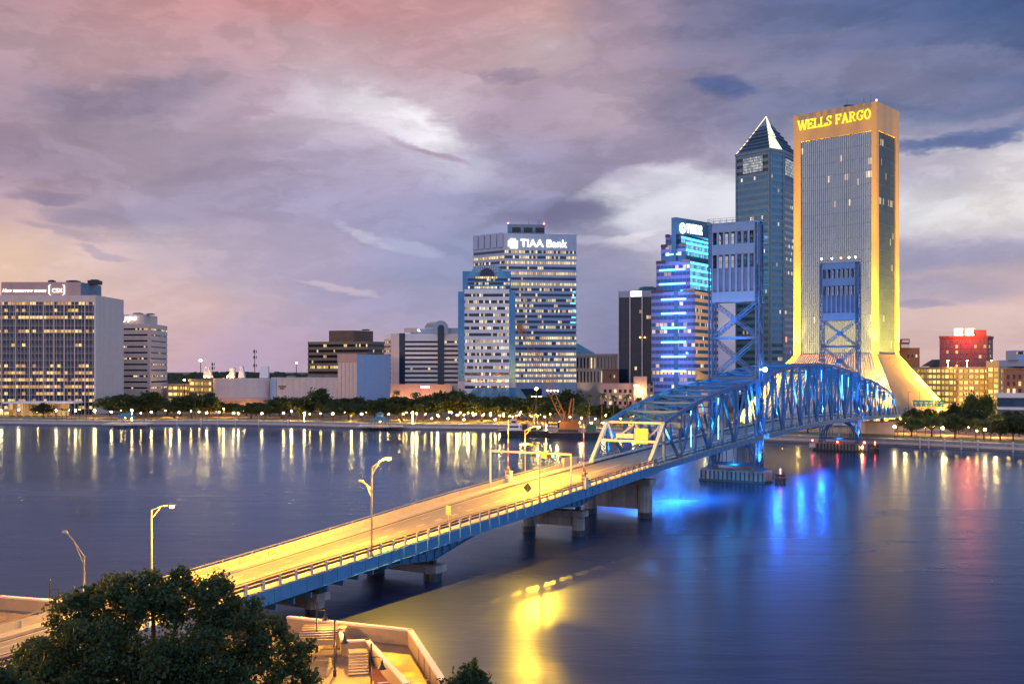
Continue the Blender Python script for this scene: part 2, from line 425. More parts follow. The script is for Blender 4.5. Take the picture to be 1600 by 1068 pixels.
M['tube'] = em('cyan_post_glow', (0.10, 0.50, 1.0), 7.0)  # wash of light on the truss posts, put in as glow
M['textwhite'] = em('white_sign_light', (1.0, 0.95, 0.9), 4.0)
M['textyellow'] = em('yellow_sign_light', (1.0, 0.78, 0.03), 1.5)
M['black'] = pm('opening_dark', (0.01, 0.012, 0.016), 0.5, var=0.2)

def foliage(name, c, var=0.5):
    m = bpy.data.materials.new(name); m.use_nodes = True
    t = NT(m.node_tree); b = t.n['Principled BSDF']
    tc = t.new('ShaderNodeTexCoord').outputs['Object']
    n = t.rng(t.noise(tc, 0.5, 4, 0.6), 0.3, 0.7); n2, _ = t.white(t.vm('SNAP', tc, (0.5, 0.5, 0.5)))
    f = t.m('ADD', t.m('MULTIPLY', n, 0.6), t.m('MULTIPLY', n2, 0.4))
    t.put(b.inputs['Base Color'], t.mix(f, tuple(k * (1 - var) for k in c), (c[0] * 1.5, c[1] * 1.35, c[2] * 1.1)))
    b.inputs['Roughness'].default_value = 0.6; b.inputs['Specular IOR Level'].default_value = 0.3
    tr = t.new('ShaderNodeBsdfTranslucent'); tr.inputs['Color'].default_value = (c[0] * 3.2, c[1] * 2.4, c[2] * 1.0, 1)
    mx = t.new('ShaderNodeMixShader'); mx.inputs[0].default_value = 0.3; t.l.new(b.outputs[0], mx.inputs[1]); t.l.new(tr.outputs[0], mx.inputs[2])
    t.l.new(mx.outputs[0], t.n['Material Output'].inputs['Surface'])
    return m
M['leaf'] = foliage('oak_leaves', (0.024, 0.045, 0.022))
M['leaf2'] = foliage('bright_leaves', (0.06, 0.10, 0.035))  # lighter leaf copy; on lamplit trees the lamplight is in this colour
M['leaf3'] = foliage('near_oak_leaves', (0.024, 0.052, 0.024))
M['palm'] = foliage('palm_fronds', (0.05, 0.085, 0.04))

# ------------------------------------------------------------------ water, banks
def water_mat():
    m = bpy.data.materials.new('river_water'); m.use_nodes = True
    t = NT(m.node_tree); t.n.remove(t.n['Principled BSDF']); out = t.n['Material Output']
    geo = t.new('ShaderNodeNewGeometry').outputs['Position']
    x, y, z = t.sep(geo)
    band = t.noise(t.comb(t.m('MULTIPLY', x, 0.006), t.m('MULTIPLY', y, 0.03), 0.0), 1.0, 4, 0.55)
    h1 = t.noise(t.comb(t.m('MULTIPLY', x, 0.09), t.m('MULTIPLY', y, 0.27), 0.0), 1.0, 5, 0.55)
    h2 = t.noise(t.comb(t.m('MULTIPLY', x, 0.45), t.m('MULTIPLY', y, 1.25), 3.0), 1.0, 6, 0.62)
    wind = t.rng(t.noise(t.comb(t.m('MULTIPLY', x, 0.012), t.m('MULTIPLY', y, 0.035), 7.0), 1.0, 4, 0.6), 0.35, 0.65)
    hh = t.m('MULTIPLY', t.m('ADD', h1, t.m('MULTIPLY', h2, 0.34)), t.m('ADD', 0.35, wind))
    bn = t.new('ShaderNodeBump'); bn.inputs['Strength'].default_value = 0.32; bn.inputs['Distance'].default_value = 0.20
    t.put(bn.inputs['Height'], hh)
    fr = t.new('ShaderNodeFresnel'); fr.inputs['IOR'].default_value = 1.33
    df = t.new('ShaderNodeBsdfDiffuse'); df.inputs['Color'].default_value = (0.012, 0.019, 0.060, 1)
    gl = t.new('ShaderNodeBsdfGlossy'); gl.inputs['Color'].default_value = (0.50, 0.69, 0.94, 1)
    t.put(gl.inputs['Roughness'], t.m('ADD', t.rng(y, 90.0, 430.0, 0.30, 0.145), t.rng(band, 0.3, 0.7, -0.035, 0.045))); t.l.new(bn.outputs[0], gl.inputs['Normal']); t.l.new(bn.outputs[0], fr.inputs['Normal'])
    mx = t.new('ShaderNodeMixShader'); t.l.new(fr.outputs[0], mx.inputs[0]); t.l.new(df.outputs[0], mx.inputs[1]); t.l.new(gl.outputs[0], mx.inputs[2])
    t.l.new(mx.outputs[0], out.inputs['Surface'])
    return m
wb = MB(); wb.face([(-3000, -300, 0), (3000, -300, 0), (3000, 1200, 0), (-3000, 1200, 0)])
tag(wb.build('river_water', water_mat()), kind='structure')

SHORE = [(-1500, 560), (-450, 524), (0, 504), (160, 492), (330, 498), (450, 488), (560, 472), (640, 464), (780, 458), (960, 424), (1100, 402), (1195, 386), (1400, 362), (1600, 335), (1800, 312), (2600, 240)]
SH = [Vector((PX(p, d), d, 0)) for p, d in SHORE]
def shore_at(px):
    return float(np.interp(px, [a for a, _ in SHORE], [b for _, b in SHORE]))
mud = pm('park_soil', (0.10, 0.085, 0.06), 0.9, var=0.3, scale=0.05)
lb = MB()
for a, b_ in zip(SH[:-1], SH[1:]):
    lb.face([(a.x, a.y, GZ - .3), (b_.x, b_.y, GZ - .3), (b_.x * 1.0 + 0, 9000, GZ - .3), (a.x, 9000, GZ - .3)])
lb.face([(-9000, 900, GZ - .3), (SH[0].x, SH[0].y, GZ - .3), (SH[0].x, 9000, GZ - .3), (-9000, 9000, GZ - .3)])
lb.face([(SH[-1].x, SH[-1].y, GZ - .3), (9000, 300, GZ - .3), (9000, 9000, GZ - .3), (SH[-1].x, 9000, GZ - .3)])
tag(lb.build('far_bank_ground', mud), kind='structure')
# promenade slab with its quay wall, then lawn
def inset(d):
    out = []
    for i, p in enumerate(SH):
        t_ = (SH[min(i + 1, len(SH) - 1)] - SH[max(i - 1, 0)]).normalized()
        out.append(p + Vector((-t_.y, t_.x, 0)) * d)
    return out
I0, I1, I2, I3 = inset(0), inset(7.0), inset(24.0), inset(60.0)
qb = MB()
for i in range(len(SH) - 1):
    a, b_, c, d = I0[i], I0[i + 1], I1[i + 1], I1[i]
    qb.loft([[(p.x, p.y, -1.5) for p in (a, b_, c, d)], [(p.x, p.y, GZ) for p in (a, b_, c, d)]])
tag(qb.build('promenade', pm('quay_concrete', (0.26, 0.25, 0.25), 0.75, var=0.3, scale=0.3, streak=0.8)), kind='structure')
gb = MB()
for i in range(len(SH) - 1):
    a, b_, c, d = I1[i], I1[i + 1], I2[i + 1], I2[i]
    gb.loft([[(p.x, p.y, GZ - .25) for p in (a, b_, c, d)], [(p.x, p.y, GZ + .06) for p in (a, b_, c, d)]])
tag(gb.build('park_lawn', pm('lawn_grass', (0.09, 0.125, 0.045), 0.9, var=0.4, scale=0.15, fine=2)), kind='structure')

pb_ = MB()
for i in range(len(SH) - 1):
    a, b_, c, d = I2[i], I2[i + 1], I3[i + 1], I3[i]
    pb_.loft([[(p.x, p.y, GZ - .25) for p in (a, b_, c, d)], [(p.x, p.y, GZ + .03) for p in (a, b_, c, d)]])
tag(pb_.build('park_path', M['paving']), kind='structure')
# ================================================================== THE BRIDGE
TH = R(30.6); BO = Vector((54.4, 250.0, 0.0))
CU, SU = math.cos(TH), math.sin(TH)
def BW(o, s, z=0.0): return Vector((BO.x + o * CU + s * SU, BO.y - o * SU + s * CU, z))
_zs = [(-330, 2.6), (-260, 2.6), (-225, 2.7), (-190, 3.15), (-155, 4.85), (-121, 6.75), (-91, 8.2), (-70, 9.15), (-35, 10.4), (0, 11.4), (54, 12.2),
       (108, 11.4), (143, 10.5), (178, 9.3), (215, 7.8), (260, 6.0), (330, 4.0), (400, 2.7), (600, 2.6)]
_sx = np.arange(-330, 600, 1.0); _zz = np.interp(_sx, [a for a, _ in _zs], [b for _, b in _zs])
_k = np.hanning(31); _k /= _k.sum(); _zz = np.convolve(np.pad(_zz, 15, 'edge'), _k, 'valid')
def zd(s): return float(np.interp(s, _sx, _zz))
def tilt(s): return float(np.interp(s, [-330, -200, -162, -137, -112], [0.085, 0.085, 0.080, 0.045, 0.0]))   # banked towards the bend on the bank
def zo(s, o): return zd(s) + tilt(s) * o
WT = 5.9          # half distance of the truss planes
WE = 7.5          # half width of the deck
def bthing(name, label, cat, s0, o0=0.0, z0=0.0, group=None):
    t = thing(name, label, cat, BW(o0, s0, z0), -TH, group); t["s0"] = 0.0; del t["s0"]
    return t, Matrix.Translation((-o0, -s0, -z0))
def bm(Mx):
    b = MB(); b.M = Mx; return b
def sweep(b, prof, s0, s1, step=4.0, zf=zd):
    """prof: closed polygon of (o, dz) carried along the deck line"""
    n = max(1, int(round((s1 - s0) / step)))
    b.loft([[(o, s0 + (s1 - s0) * i / n, zf(s0 + (s1 - s0) * i / n) + dz + tilt(s0 + (s1 - s0) * i / n) * o) for o, dz in prof] for i in range(n + 1)])
    return b
def rect(o0, o1, z0, z1): return [(o0, z0), (o1, z0), (o1, z1), (o0, z1)]

def road_mat():
    m = bpy.data.materials.new('worn_concrete_road'); m.use_nodes = True
    t = NT(m.node_tree); b = t.n['Principled BSDF']; tc = t.new('ShaderNodeTexCoord').outputs['Object']
    x, y, z = t.sep(tc)
    n1 = t.noise(t.comb(t.m('MULTIPLY', x, 1.1), t.m('MULTIPLY', y, 0.05), 0), 1.6, 5, 0.6)
    n2 = t.noise(tc, 0.7, 5, 0.65)
    n3 = t.noise(tc, 6.0, 3, 0.6)
    f = t.m('ADD', t.m('ADD', t.m('MULTIPLY', n1, 0.5), t.m('MULTIPLY', n2, 0.3)), t.m('MULTIPLY', n3, 0.2))
    c = t.mix(t.rng(f, 0.36, 0.64), (0.09, 0.085, 0.075), (0.22, 0.205, 0.175))
    js = t.m('LESS_THAN', t.m('FRACT', t.m('DIVIDE', y, 6.0)), 0.012)
    c = t.mix(t.m('MULTIPLY', js, 0.7), c, (0.05, 0.045, 0.04))
    t.put(b.inputs['Base Color'], c); t.put(b.inputs['Roughness'], t.rng(f, 0.3, 0.7, 0.45, 0.7))
    return m
M['road'] = road_mat()
M['grate'] = pm('steel_grid_deck', (0.13, 0.15, 0.15), 0.45, var=0.25, scale=0.3, fine=3)

# ---- approach viaduct (south bank to the truss)
PIERS = [-157.0, -134.6, -93.5, -68.5]
def girdepth(s):
    d = 1.15
    for p in PIERS[1:3]: d = max(d, 1.15 + 1.85 * max(0.0, 1 - abs(s - p) / 17.0) ** 1.35)
    return d
S0, S1 = -262.0, -67.2
ap, AM = bthing('approach_viaduct', 'yellow lit road viaduct with blue girders rising over the river from the near bank', 'bridge', -110)
b = sweep(bm(AM), rect(-5.3, 5.3, -0.32, 0.0), S0, S1); b.build('roadway', M['road'], ap)
for sg, nm in ((1, 'near'), (-1, 'far')):
    a, c = sorted((5.3 * sg, 7.5 * sg))
    sweep(bm(AM), rect(a, c, -0.30, 0.24), S0, S1).build('sidewalk', M['parapet'], ap)
mk = bm(AM)
for o in (-4.6, 4.6): sweep(mk, rect(o - .06, o + .06, 0.004, 0.008), S0, S1)
for k in range(int((S1 - S0) / 9)):
    for o in (-2.6, 2.6):
        s = S0 + 9 * k; sweep(mk, rect(o - .06, o + .06, 0.004, 0.008), s, s + 2.6, 1.3)
for o in (-0.15, 0.15): sweep(mk, rect(o - .05, o + .05, 0.004, 0.008), S0, S1)
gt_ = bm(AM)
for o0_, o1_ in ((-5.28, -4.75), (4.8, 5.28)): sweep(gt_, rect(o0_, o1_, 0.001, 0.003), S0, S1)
gt_.build('gutter', pm('dark_gutter_strip', (0.05, 0.045, 0.04), 0.8, var=.6, scale=1.0, fine=5), ap)  # dark mottled strip along each curb
mk.build('lane_marking', pm('worn_road_paint', (0.5, 0.47, 0.38), 0.6, var=0.3, scale=2), ap)
for sg in (1, -1):
    # fascia girder with stiffeners, then the haunched main girder set back under the slab
    b = sweep(bm(AM), rect(7.56 * sg - .05, 7.56 * sg + .05, -1.12, 0.20), -176, S1, 3)
    sweep(b, rect(7.56 * sg - .16, 7.56 * sg + .16, -1.20, -1.12), -176, S1, 3)
    s = -176
    while s < S1 - 1:
        b.box(7.56 * sg - .12, 7.56 * sg + .12, s - .05, s + .05, zo(s, 7.56 * sg) - 1.10, zo(s, 7.56 * sg) + 0.16); s += 2.4
    b.build('fascia_girder', M['girder'], ap)
    b = bm(AM); n = 60; rings = []
    for i in range(n + 1):
        s = -172 + (S1 + 172) * i / n; z = zd(s)
        rings.append([(4.6 * sg - .12, s, z - .33 - girdepth(s)), (4.6 * sg + .12, s, z - .33 - girdepth(s)), (4.6 * sg + .12, s, z - .325), (4.6 * sg - .12, s, z - .325)])
    b.loft(rings)
    for i in range(n):
        s = -172 + (S1 + 172) * (i + .5) / n; z = zd(s); d = girdepth(s)
        b.box(4.6 * sg - .3, 4.6 * sg + .3, s - .04, s + .04, z - .30 - d, z - .35)
        s2 = s + (S1 + 172) / n; b.bar((4.6 * sg, s, z - .33 - d), (4.6 * sg, min(s2, S1), zd(s2) - .33 - girdepth(s2)), 0.6, 0.08)
    b.build('haunched_girder', M['girder'], ap)
b = bm(AM)
for i in range(40):
    s = -171 + 2.6 * i; b.prism([(-7.3, s - .1), (7.3, s - .1), (7.3, s + .1), (-7.3, s + .1)], zo(s, -7.3) - .95, zo(s, -7.3) - .36)
b.build('floor_beam', M['girder'], ap)
# near rail: rust brown bands on pale posts
b = bm(AM)
for z0, z1 in ((0.60, 0.84), (0.98, 1.20)): sweep(b, rect(7.30, 7.46, z0 + .24, z1 + .24), S0, S1, 4)
sweep(b, rect(7.35, 7.41, 1.60, 1.66), S0, S1, 4)
b.build('railing', M['rust'], ap)
b = bm(AM); sweep(b, rect(7.20, 7.46, 0.22, 0.34), S0, S1, 4); b.build('curb', M['parapet'], ap)
pb = MB(); pb.box(-.13, .13, -.17, .17, 0, 1.08); pb.box(-.16, .16, -.2, .2, 1.08, 1.16)
post0 = pb.build('rail_post', M['railwhite'], ap); s = -196.0; first = True
while s < S1:
    o = post0 if first else post0.copy()
    if not first: COL.objects.link(o)
    o.location = (7.38, s + 110, zo(s, 7.38) + .24); first = False; s += 2.35
# far side: solid parapet with a hand rail
b = bm(AM); sweep(b, rect(-7.5, -7.28, 0.0, 0.98), S0, -72, 4)
s = S0
while s < -74:
    b.box(-7.27, -7.19, s - .2, s + .2, zo(s, -7.2) + .25, zo(s, -7.2) + .95); s += 4.6
b.build('parapet', M['parapet'], ap)
b = bm(AM); sweep(b, rect(-7.46, -7.34, 1.22, 1.31), S0, -72, 4); b.build('handrail', M['grey'], ap)
pb = MB(); pb.box(-.05, .05, -.06, .06, 0, .27); post0 = pb.build('handrail_post', M['grey'], ap); s = -205.0; first = True
while s < -73:
    o = post0 if first else post0.copy()
    if not first: COL.objects.link(o)
    o.location = (-7.4, s + 110, zo(s, -7.4) + .975); first = False; s += 4.6
# concrete end block of the far parapet and curb brackets
b = bm(AM); b.box(-7.6, -7.1, -76.2, -71.0, zd(-73) + .1, zd(-73) + 1.75); b.build('end_block', M['parapet'], ap)

# ---- river piers
def river_pier(s, top, half, col, label, wall=True):
    t, X = bthing('river_pier', label, 'pier', s, group='concrete river piers under the viaduct')
    b = bm(X)
    b.box(-half - col * .62, half + col * .62, s - col * .55, s + col * .55, top - .9, top)
    b.build('cap_beam', M['conc_dark'], t)
    for sg in (-1, 1):
        b = bm(X); c = col / 2
        pts = [(sg * half + c * 1.0 * math.cos(a), s + c * 1.1 * math.sin(a)) for a in [math.pi * 2 * (k + .5) / 12 for k in range(12)]]
        b.prism(pts, 1.0, top - .9)
        cc = b.build('column', M['conc_dark'], t)
        b = bm(X); b.prism([(sg * half + (x - sg * half) * 1.04, s + (y - s) * 1.04) for x, y in pts], -2, 1.0); b.build('waterline_stain', M['conc_wet'], cc)
    if wall:
        b = bm(X); b.box(-half + col / 2, half - col / 2, s - .45, s + .45, 1.5 if top > 3 else 0.9, top - .9); b.build('web_wall', M['conc_dark'], t)
    for sg in (-1, 1):
        b = bm(X); b.box(sg * 4.6 - .35, sg * 4.6 + .35, s - .35, s + .35, top, min(zd(s) - .4 - girdepth(s) + .05, top + 1.4) if s < -70 else top + .9); b.build('bearing', M['dark'], t)
    return t
river_pier(-157.0, zd(-157) - 2.0, 4.6, 2.0, 'tan abutment pier of the viaduct beside the near promenade wall')
river_pier(-134.6, zd(-134.6) - 3.9, 4.6, 2.2, 'low dark concrete pier barely clear of the water, nearest one standing in the river')
river_pier(-93.5, zd(-93.5) - 4.0, 4.6, 2.1, 'twin column concrete pier under the viaduct below the signal gantry')
river_pier(-68.5, zd(-68.5) - 2.2, 5.6, 2.6, 'tall walled concrete pier carrying the start of the blue truss')

# ---- truss spans
def zt_south(s): return float(np.interp(s, [-60.2, -51.9, -43.6, -35.3, -27.0, -18.7, -10.4, -2.1], [16.8, 18.6, 20.1, 21.3, 22.3, 23.1, 23.8, 24.4]))
def zt_lift(s): return 28.5 - 3.3 * (abs(s - 54) / 52.0) ** 1.8
PORT = {}
M['cream'] = pm('cream_portal_steel', (0.42, 0.42, 0.38), 0.5, var=0.12)  # paler tone for the portal frame and its end posts
def truss_span(root, X, nodes, zt, end_first, end_last, mat, portal_mat=None):
    """nodes: s of the panel points; the first / last panel is an inclined end post when end_first / end_last"""
    N = len(nodes); top = list(range(1 if end_first else 0, N - 1 if end_last else N))
    zb = lambda s: zd(s) - 0.75
    sweep(bm(X), rect(-5.2, 5.2, -0.30, 0.0), nodes[0], nodes[-1]).build('roadway', M['grate'], root)
    for sg in (-1, 1):
        a, c = sorted((6.4 * sg, 7.5 * sg)); sweep(bm(X), rect(a, c, -0.15, 0.12), nodes[0], nodes[-1]).build('sidewalk', M['grate'], root)
        b = sweep(bm(X), rect(7.42 * sg - .07, 7.42 * sg + .07, -1.0, -0.16), nodes[0], nodes[-1])
        s = nodes[0]
        while s < nodes[-1]: b.box(7.42 * sg - .15, 7.42 * sg + .15, s, s + .1, zd(s) - .98, zd(s) - .2); s += 2.77
        b.build('fascia_girder', M['girder'], root)
        b = sweep(bm(X), rect(5.0 * sg - .1, 5.0 * sg + .1, 0.42, 0.80), nodes[0], nodes[-1]); b.build('guard_rail', M['silver'], root)
        b = sweep(bm(X), rect(7.38 * sg - .05, 7.38 * sg + .05, 1.18, 1.28), nodes[0], nodes[-1])
        sweep(b, rect(7.38 * sg - .04, 7.38 * sg + .04, 0.68, 0.75), nodes[0], nodes[-1]); b.build('railing', mat, root)
        n = int((nodes[-1] - nodes[0]) / 2.77); p0 = None
        for k in range(n + 1):
            s = nodes[0] + (nodes[-1] - nodes[0]) * k / n
            if p0 is None:
                p0 = MB().box(-.06, .06, -.06, .06, 0, 1.3).build('rail_post', mat, root); o = p0
            else: o = p0.copy(); COL.objects.link(o)
            v = X @ Vector((7.38 * sg, s, zd(s))); o.location = v
    for sg in (-1, 1):
        o = WT * sg
        b = bm(X)
        for i in range(N - 1): b.bar((o, nodes[i], zb(nodes[i])), (o, nodes[i + 1], zb(nodes[i + 1])), 0.5, 0.7)
        b.build('bottom_chord', mat, root)
        b = bm(X)
        for i in top[:-1]: b.bar((o, nodes[i], zt(nodes[i])), (o, nodes[i + 1], zt(nodes[i + 1])), 0.62, 0.66)
        for i in top: b.box(o - .36, o + .36, nodes[i] - .5, nodes[i] + .5, zt(nodes[i]) - .75, zt(nodes[i]) + .30)
        b.build('top_chord', mat, root)
        for (fl, i, j) in ((end_first, 0, 1), (end_last, N - 1, N - 2)):
            if fl: bm(X).bar((o, nodes[i], zb(nodes[i])), (o, nodes[j], zt(nodes[j])), 0.62, 0.66).build('end_post', portal_mat or mat, root)
        for i in top:
            bm(X).laced((o, nodes[i], zb(nodes[i])), (o, nodes[i], zt(nodes[i]) - .3), 0.5, 0.45, pitch=0.9, up=(1, 0, 0)).build('vertical_post', mat, root)
        for i in range(N - 1):
            if (end_first and i == 0) or (end_last and i == N - 2): continue
            up_ = (i % 2 == 0)
            p, q = ((o, nodes[i], zt(nodes[i]) - .3), (o, nodes[i + 1], zb(nodes[i + 1]))) if not up_ else ((o, nodes[i], zb(nodes[i])), (o, nodes[i + 1], zt(nodes[i + 1]) - .3))
            bm(X).laced(p, q, 0.5, 0.42, pitch=0.9, up=(1, 0, 0)).build('diagonal', mat, root)
    for i in range(N):
        b = bm(X).bar((-7.3, nodes[i], zb(nodes[i]) + .15), (7.3, nodes[i], zb(nodes[i]) + .15), 0.35, 0.9); b.build('floor_beam', mat, root)
    for i in top:
        z = zt(nodes[i]); b = bm(X).bar((-WT, nodes[i], z), (WT, nodes[i], z), 0.4, 0.45)
        if z - zd(nodes[i]) > 8.5:
            b.bar((-WT, nodes[i], z - 2.2), (WT, nodes[i], z - 2.2), 0.3, 0.3)
            for k in range(4):
                xa = -WT + 2 * WT * k / 4; xb = xa + WT / 2
                b.bar((xa, nodes[i], z - (2.2 if k % 2 else 0)), (xb, nodes[i], z - (0 if k % 2 else 2.2)), 0.2, 0.2)
        b.build('sway_frame', mat, root)
    for i in top[:-1]:
        b = bm(X)
        for sg in (-1, 1): b.laced((-WT * sg, nodes[i], zt(nodes[i])), (WT * sg, nodes[i + 1], zt(nodes[i + 1])), 0.35, 0.3, pitch=1.2)
        b.build('top_lateral', mat, root)

ns = [-68.5 + 8.3 * k for k in range(9)]
st, SX = bthing('truss_span', 'blue sloping truss span with a pale lit portal frame and yellow board', 'bridge span', -35, group='fixed truss spans of the lift bridge')
truss_span(st, SX, ns, zt_south, True, False, M['steelblue'], M['cream'])
nl = [2.0 + 104.0 / 12 * k for k in range(13)]
ls, LX = bthing('lift_span', 'blue humpbacked lift span with light-washed posts hung between its two lift towers', 'bridge span', 54)
truss_span(ls, LX, nl, zt_lift, False, False, M['steelblue'])
nn = [108 - s for s in ns[::-1]]
nt, NX = bthing('truss_span', 'far blue truss span sloping down towards the green road signs', 'bridge span', 143, group='fixed truss spans of the lift bridge')
truss_span(nt, NX, nn, lambda s: zt_south(108 - s), False, True, M['steelblue'])
# portal frame of the south span in a paler colour
def portal(root, X, s_b, s_t, mat):
    zb, zt = zd(s_b) - .75, zt_south(s_t)
    f = lambda k, o: (o, s_b + (s_t - s_b) * k, zb + (zt - zb) * k)
    b = bm(X).laced(f(1.0, -WT), f(1.0, WT), 0.6, 0.4, pitch=0.8); b.build('portal_strut', mat, root)
    b = bm(X).bar(f(0.60, -WT), f(0.60, WT), 0.4, 0.45); b.build('portal_strut', mat, root)
    b = bm(X)
    for x0, k0, x1, k1 in ((-5.6, .97, -3.4, .62), (-2.9, .62, -0.2, .96), (0.2, .96, 2.9, .62), (3.4, .62, 5.6, .97)):
        b.bar(f(k0, x0), f(k1, x1), 0.25, 0.3)
    b.build('portal_brace', mat, root)
portal(st, SX, ns[0], ns[1], M['cream'])
b = bm(SX); k = 0.72; ssg = -68.5 + 8.3 * k - .75; zz = zd(-68.5) - .75 + (16.8 - zd(-68.5) + .75) * k
b.box(1.2, 4.0, ssg - .1, ssg + .1, zz - 1.45, zz + 1.45); o = b.build('clearance_sign', M['yellow'], st); o['label'] = 'yellow square board hung on the portal frame'
b = bm(SX); b.box(-2.6, 1.0, ssg - .08, ssg + .08, zz - .5, zz + .35); b.build('sign_panel', M['silver'], st)

# ---- lift towers
def lift_tower(s0, label, grp):
    t, X = bthing('lift_tower', label, 'bridge tower', s0, group=grp)
    mt = M['steelblue']; ZB, ZT = 3.3, 62.0
    for sg in (-1, 1):
        for ds in (-1.5, 1.5):
            bm(X).laced((WT * sg, s0 + ds, ZB), (WT * sg, s0 + ds, ZT), 0.95, 0.6, t=0.22, pitch=1.3, up=(0, 1, 0)).build('leg', mt, t)
        b = bm(X); n = 15
        for fo in (-.48, .48):
            for k in range(n):
                za, zc = ZB + (ZT - ZB) * k / n, ZB + (ZT - ZB) * (k + 1) / n
                b.bar((WT * sg + fo, s0 - 1.5, za), (WT * sg + fo, s0 + 1.5, za), 0.14, 0.16)
                e = 1 if k % 2 else -1
                b.bar((WT * sg + fo, s0 - 1.5 * e, za), (WT * sg + fo, s0 + 1.5 * e, zc), 0.14, 0.14)
        b.build('leg_lacing', mt, t)
        b = bm(X).box(WT * sg - .8, WT * sg + .8, s0 - 2.1, s0 + 2.1, 2.6, 3.3); b.build('leg_base', mt, t)
    for ds in (-1.5, 1.5):
        for za, zc in ((25.4, 34.4), (34.9, 43.3)):
            b = bm(X)
            b.laced((-WT + .4, s0 + ds, za), (WT - .4, s0 + ds, zc), 0.62, 0.4, pitch=0.9, up=(0, 1, 0))
            b.laced((-WT + .4, s0 + ds, zc), (WT - .4, s0 + ds, za), 0.62, 0.4, pitch=0.9, up=(0, 1, 0))
            b.box(-.7, .7, s0 + ds - .23, s0 + ds + .23, (za + zc) / 2 - .6, (za + zc) / 2 + .6)
            b.build('cross_brace', mt, t)
        for z in (24.9, 34.65):
            bm(X).bar((-WT, s0 + ds, z), (WT, s0 + ds, z), 0.4, 0.62).build('strut', mt, t)
        # arched knee frame below the deck
        b = bm(X); pts = []
        zu = zd(s0) - 1.6
        for k in range(11):
            a = math.pi * k / 10; pts.append((-4.9 * math.cos(a), s0 + ds, 4.3 + (zu - 4.3) * math.sin(a) ** 0.8))
        for p, q in zip(pts[:-1], pts[1:]): b.bar(p, q, 0.4, 0.5)
        for k in (2, 3, 5, 7, 8): b.bar(pts[k], (pts[k][0], s0 + ds, 4.2), 0.16, 0.16)
        b.bar((-WT, s0 + ds, 4.1), (WT, s0 + ds, 4.1), 0.5, 0.5); b.bar((-WT, s0 + ds, zu), (WT, s0 + ds, zu), 0.5, 0.7)
        b.build('arched_brace', mt, t)
    # sheave and counterweight housing: open windows over recessed panels
    hm = M['housing']; xe = WT - .55; bay = 2 * xe / 7
    for ds in (-1.9, 1.9):
        b = bm(X)
        for z0, z1 in ((60.3, 62.3), (54.8, 57.3), (43.3, 45.8)): b.box(-xe, xe, s0 + ds - .14, s0 + ds + .14, z0, z1)
        for k in range(8):
            x = -xe + bay * k; x0, x1 = max(-xe, x - .27), min(xe, x + .27)
            b.box(x0, x1, s0 + ds - .20, s0 + ds + .20, 57.3, 60.3); b.box(x0, x1, s0 + ds - .20, s0 + ds + .20, 45.8, 54.8)
        b.build('housing_screen', hm, t)
        b = bm(X); e = .12 if ds > 0 else -.12
        b.box(-xe + .05, xe - .05, s0 + ds - e - .05, s0 + ds - e + .05, 45.85, 51.6); b.build('recessed_panel', pm('recess_sheet_steel', (0.05, 0.11, 0.24), 0.5), t)
        b = bm(X)
        for z0, z1 in ((57.3, 60.3), (51.6, 54.8)):
            for k in range(7):
                xm = -xe + bay * (k + .5); b.box(xm - .03, xm + .03, s0 + ds - .03, s0 + ds + .03, z0, z1)
                b.box(xm - bay / 2 + .27, xm + bay / 2 - .27, s0 + ds - .03, s0 + ds + .03, (z0 + z1) / 2 - .04, (z0 + z1) / 2 + .04)
        b.build('window_bar', M['dark'], t)
    b = bm(X); b.box(-xe + .3, xe - .3, s0 - 1.2, s0 + 1.2, 45.0, 51.2); b.build('counterweight', M['slate'], t)
    b = bm(X); b.box(-WT - .6, WT + .6, s0 - 2.15, s0 + 2.15, 62.3, 62.55); b.build('roof_slab', hm, t)
    for sg in (-1, 1):
        b = bm(X); b.box(WT * sg - .55, WT * sg + .55, s0 - 1.9, s0 + 1.9, 51.5, 62.28) if False else b.box(WT * sg - .12, WT * sg + .12, s0 - 1.75, s0 + 1.75, 52, 62.28)
        b.build('side_panel', hm, t)
        b = bm(X).lathe([(1.9, -.25), (1.9, .25)], n=20) if False else bm(X)
        for k in range(20):
            a0, a1 = 2 * math.pi * k / 20, 2 * math.pi * (k + 1) / 20
            b.bar((sg * 4.0, s0 + 1.6 * math.cos(a0), 58.6 + 1.6 * math.sin(a0)), (sg * 4.0, s0 + 1.6 * math.cos(a1), 58.6 + 1.6 * math.sin(a1)), 0.3, 0.25)
        b.bar((sg * 4.0, s0 - 1.6, 58.6), (sg * 4.0, s0 + 1.6, 58.6), 0.2, 0.2); b.build('sheave_wheel', M['dark'], t)
    b = bm(X)
    for s_ in (s0 - 2.1, s0 + 2.1):
        for zz in (63.1, 63.6): b.bar((-WT - .5, s_, zz), (WT + .5, s_, zz), 0.06)
        for k in range(9): x = -WT - .5 + (2 * WT + 1) * k / 8; b.bar((x, s_, 62.5), (x, s_, 63.65), 0.07)
    for x in (-WT - .5, WT + .5):
        for zz in (63.1, 63.6): b.bar((x, s0 - 2.1, zz), (x, s0 + 2.1, zz), 0.06)
    b.build('roof_railing', M['grey'], t)
    return t, X
t1, T1X = lift_tower(0.0, 'nearer blue steel lift tower, taller in view, with windowed grey-blue housing', 'lift towers of the bridge')
t2, T2X = lift_tower(108.0, 'farther blue lift tower standing before the gold-edged tower, crowned with small lights', 'lift towers of the bridge')
def beacon(parent, X, p, mat, r=0.3):
    b = bm(X); b.ball(p, r, 8, 5); return b.build('beacon', mat, parent)
for o, m_ in ((-5.6, 'bluelamp'), (-2.2, 'bluelamp'), (0.8, 'red'), (3.4, 'bluelamp'), (5.4, 'bluelamp')): beacon(t2, T2X, (o, 105.9, 63.9), M[m_], .28)
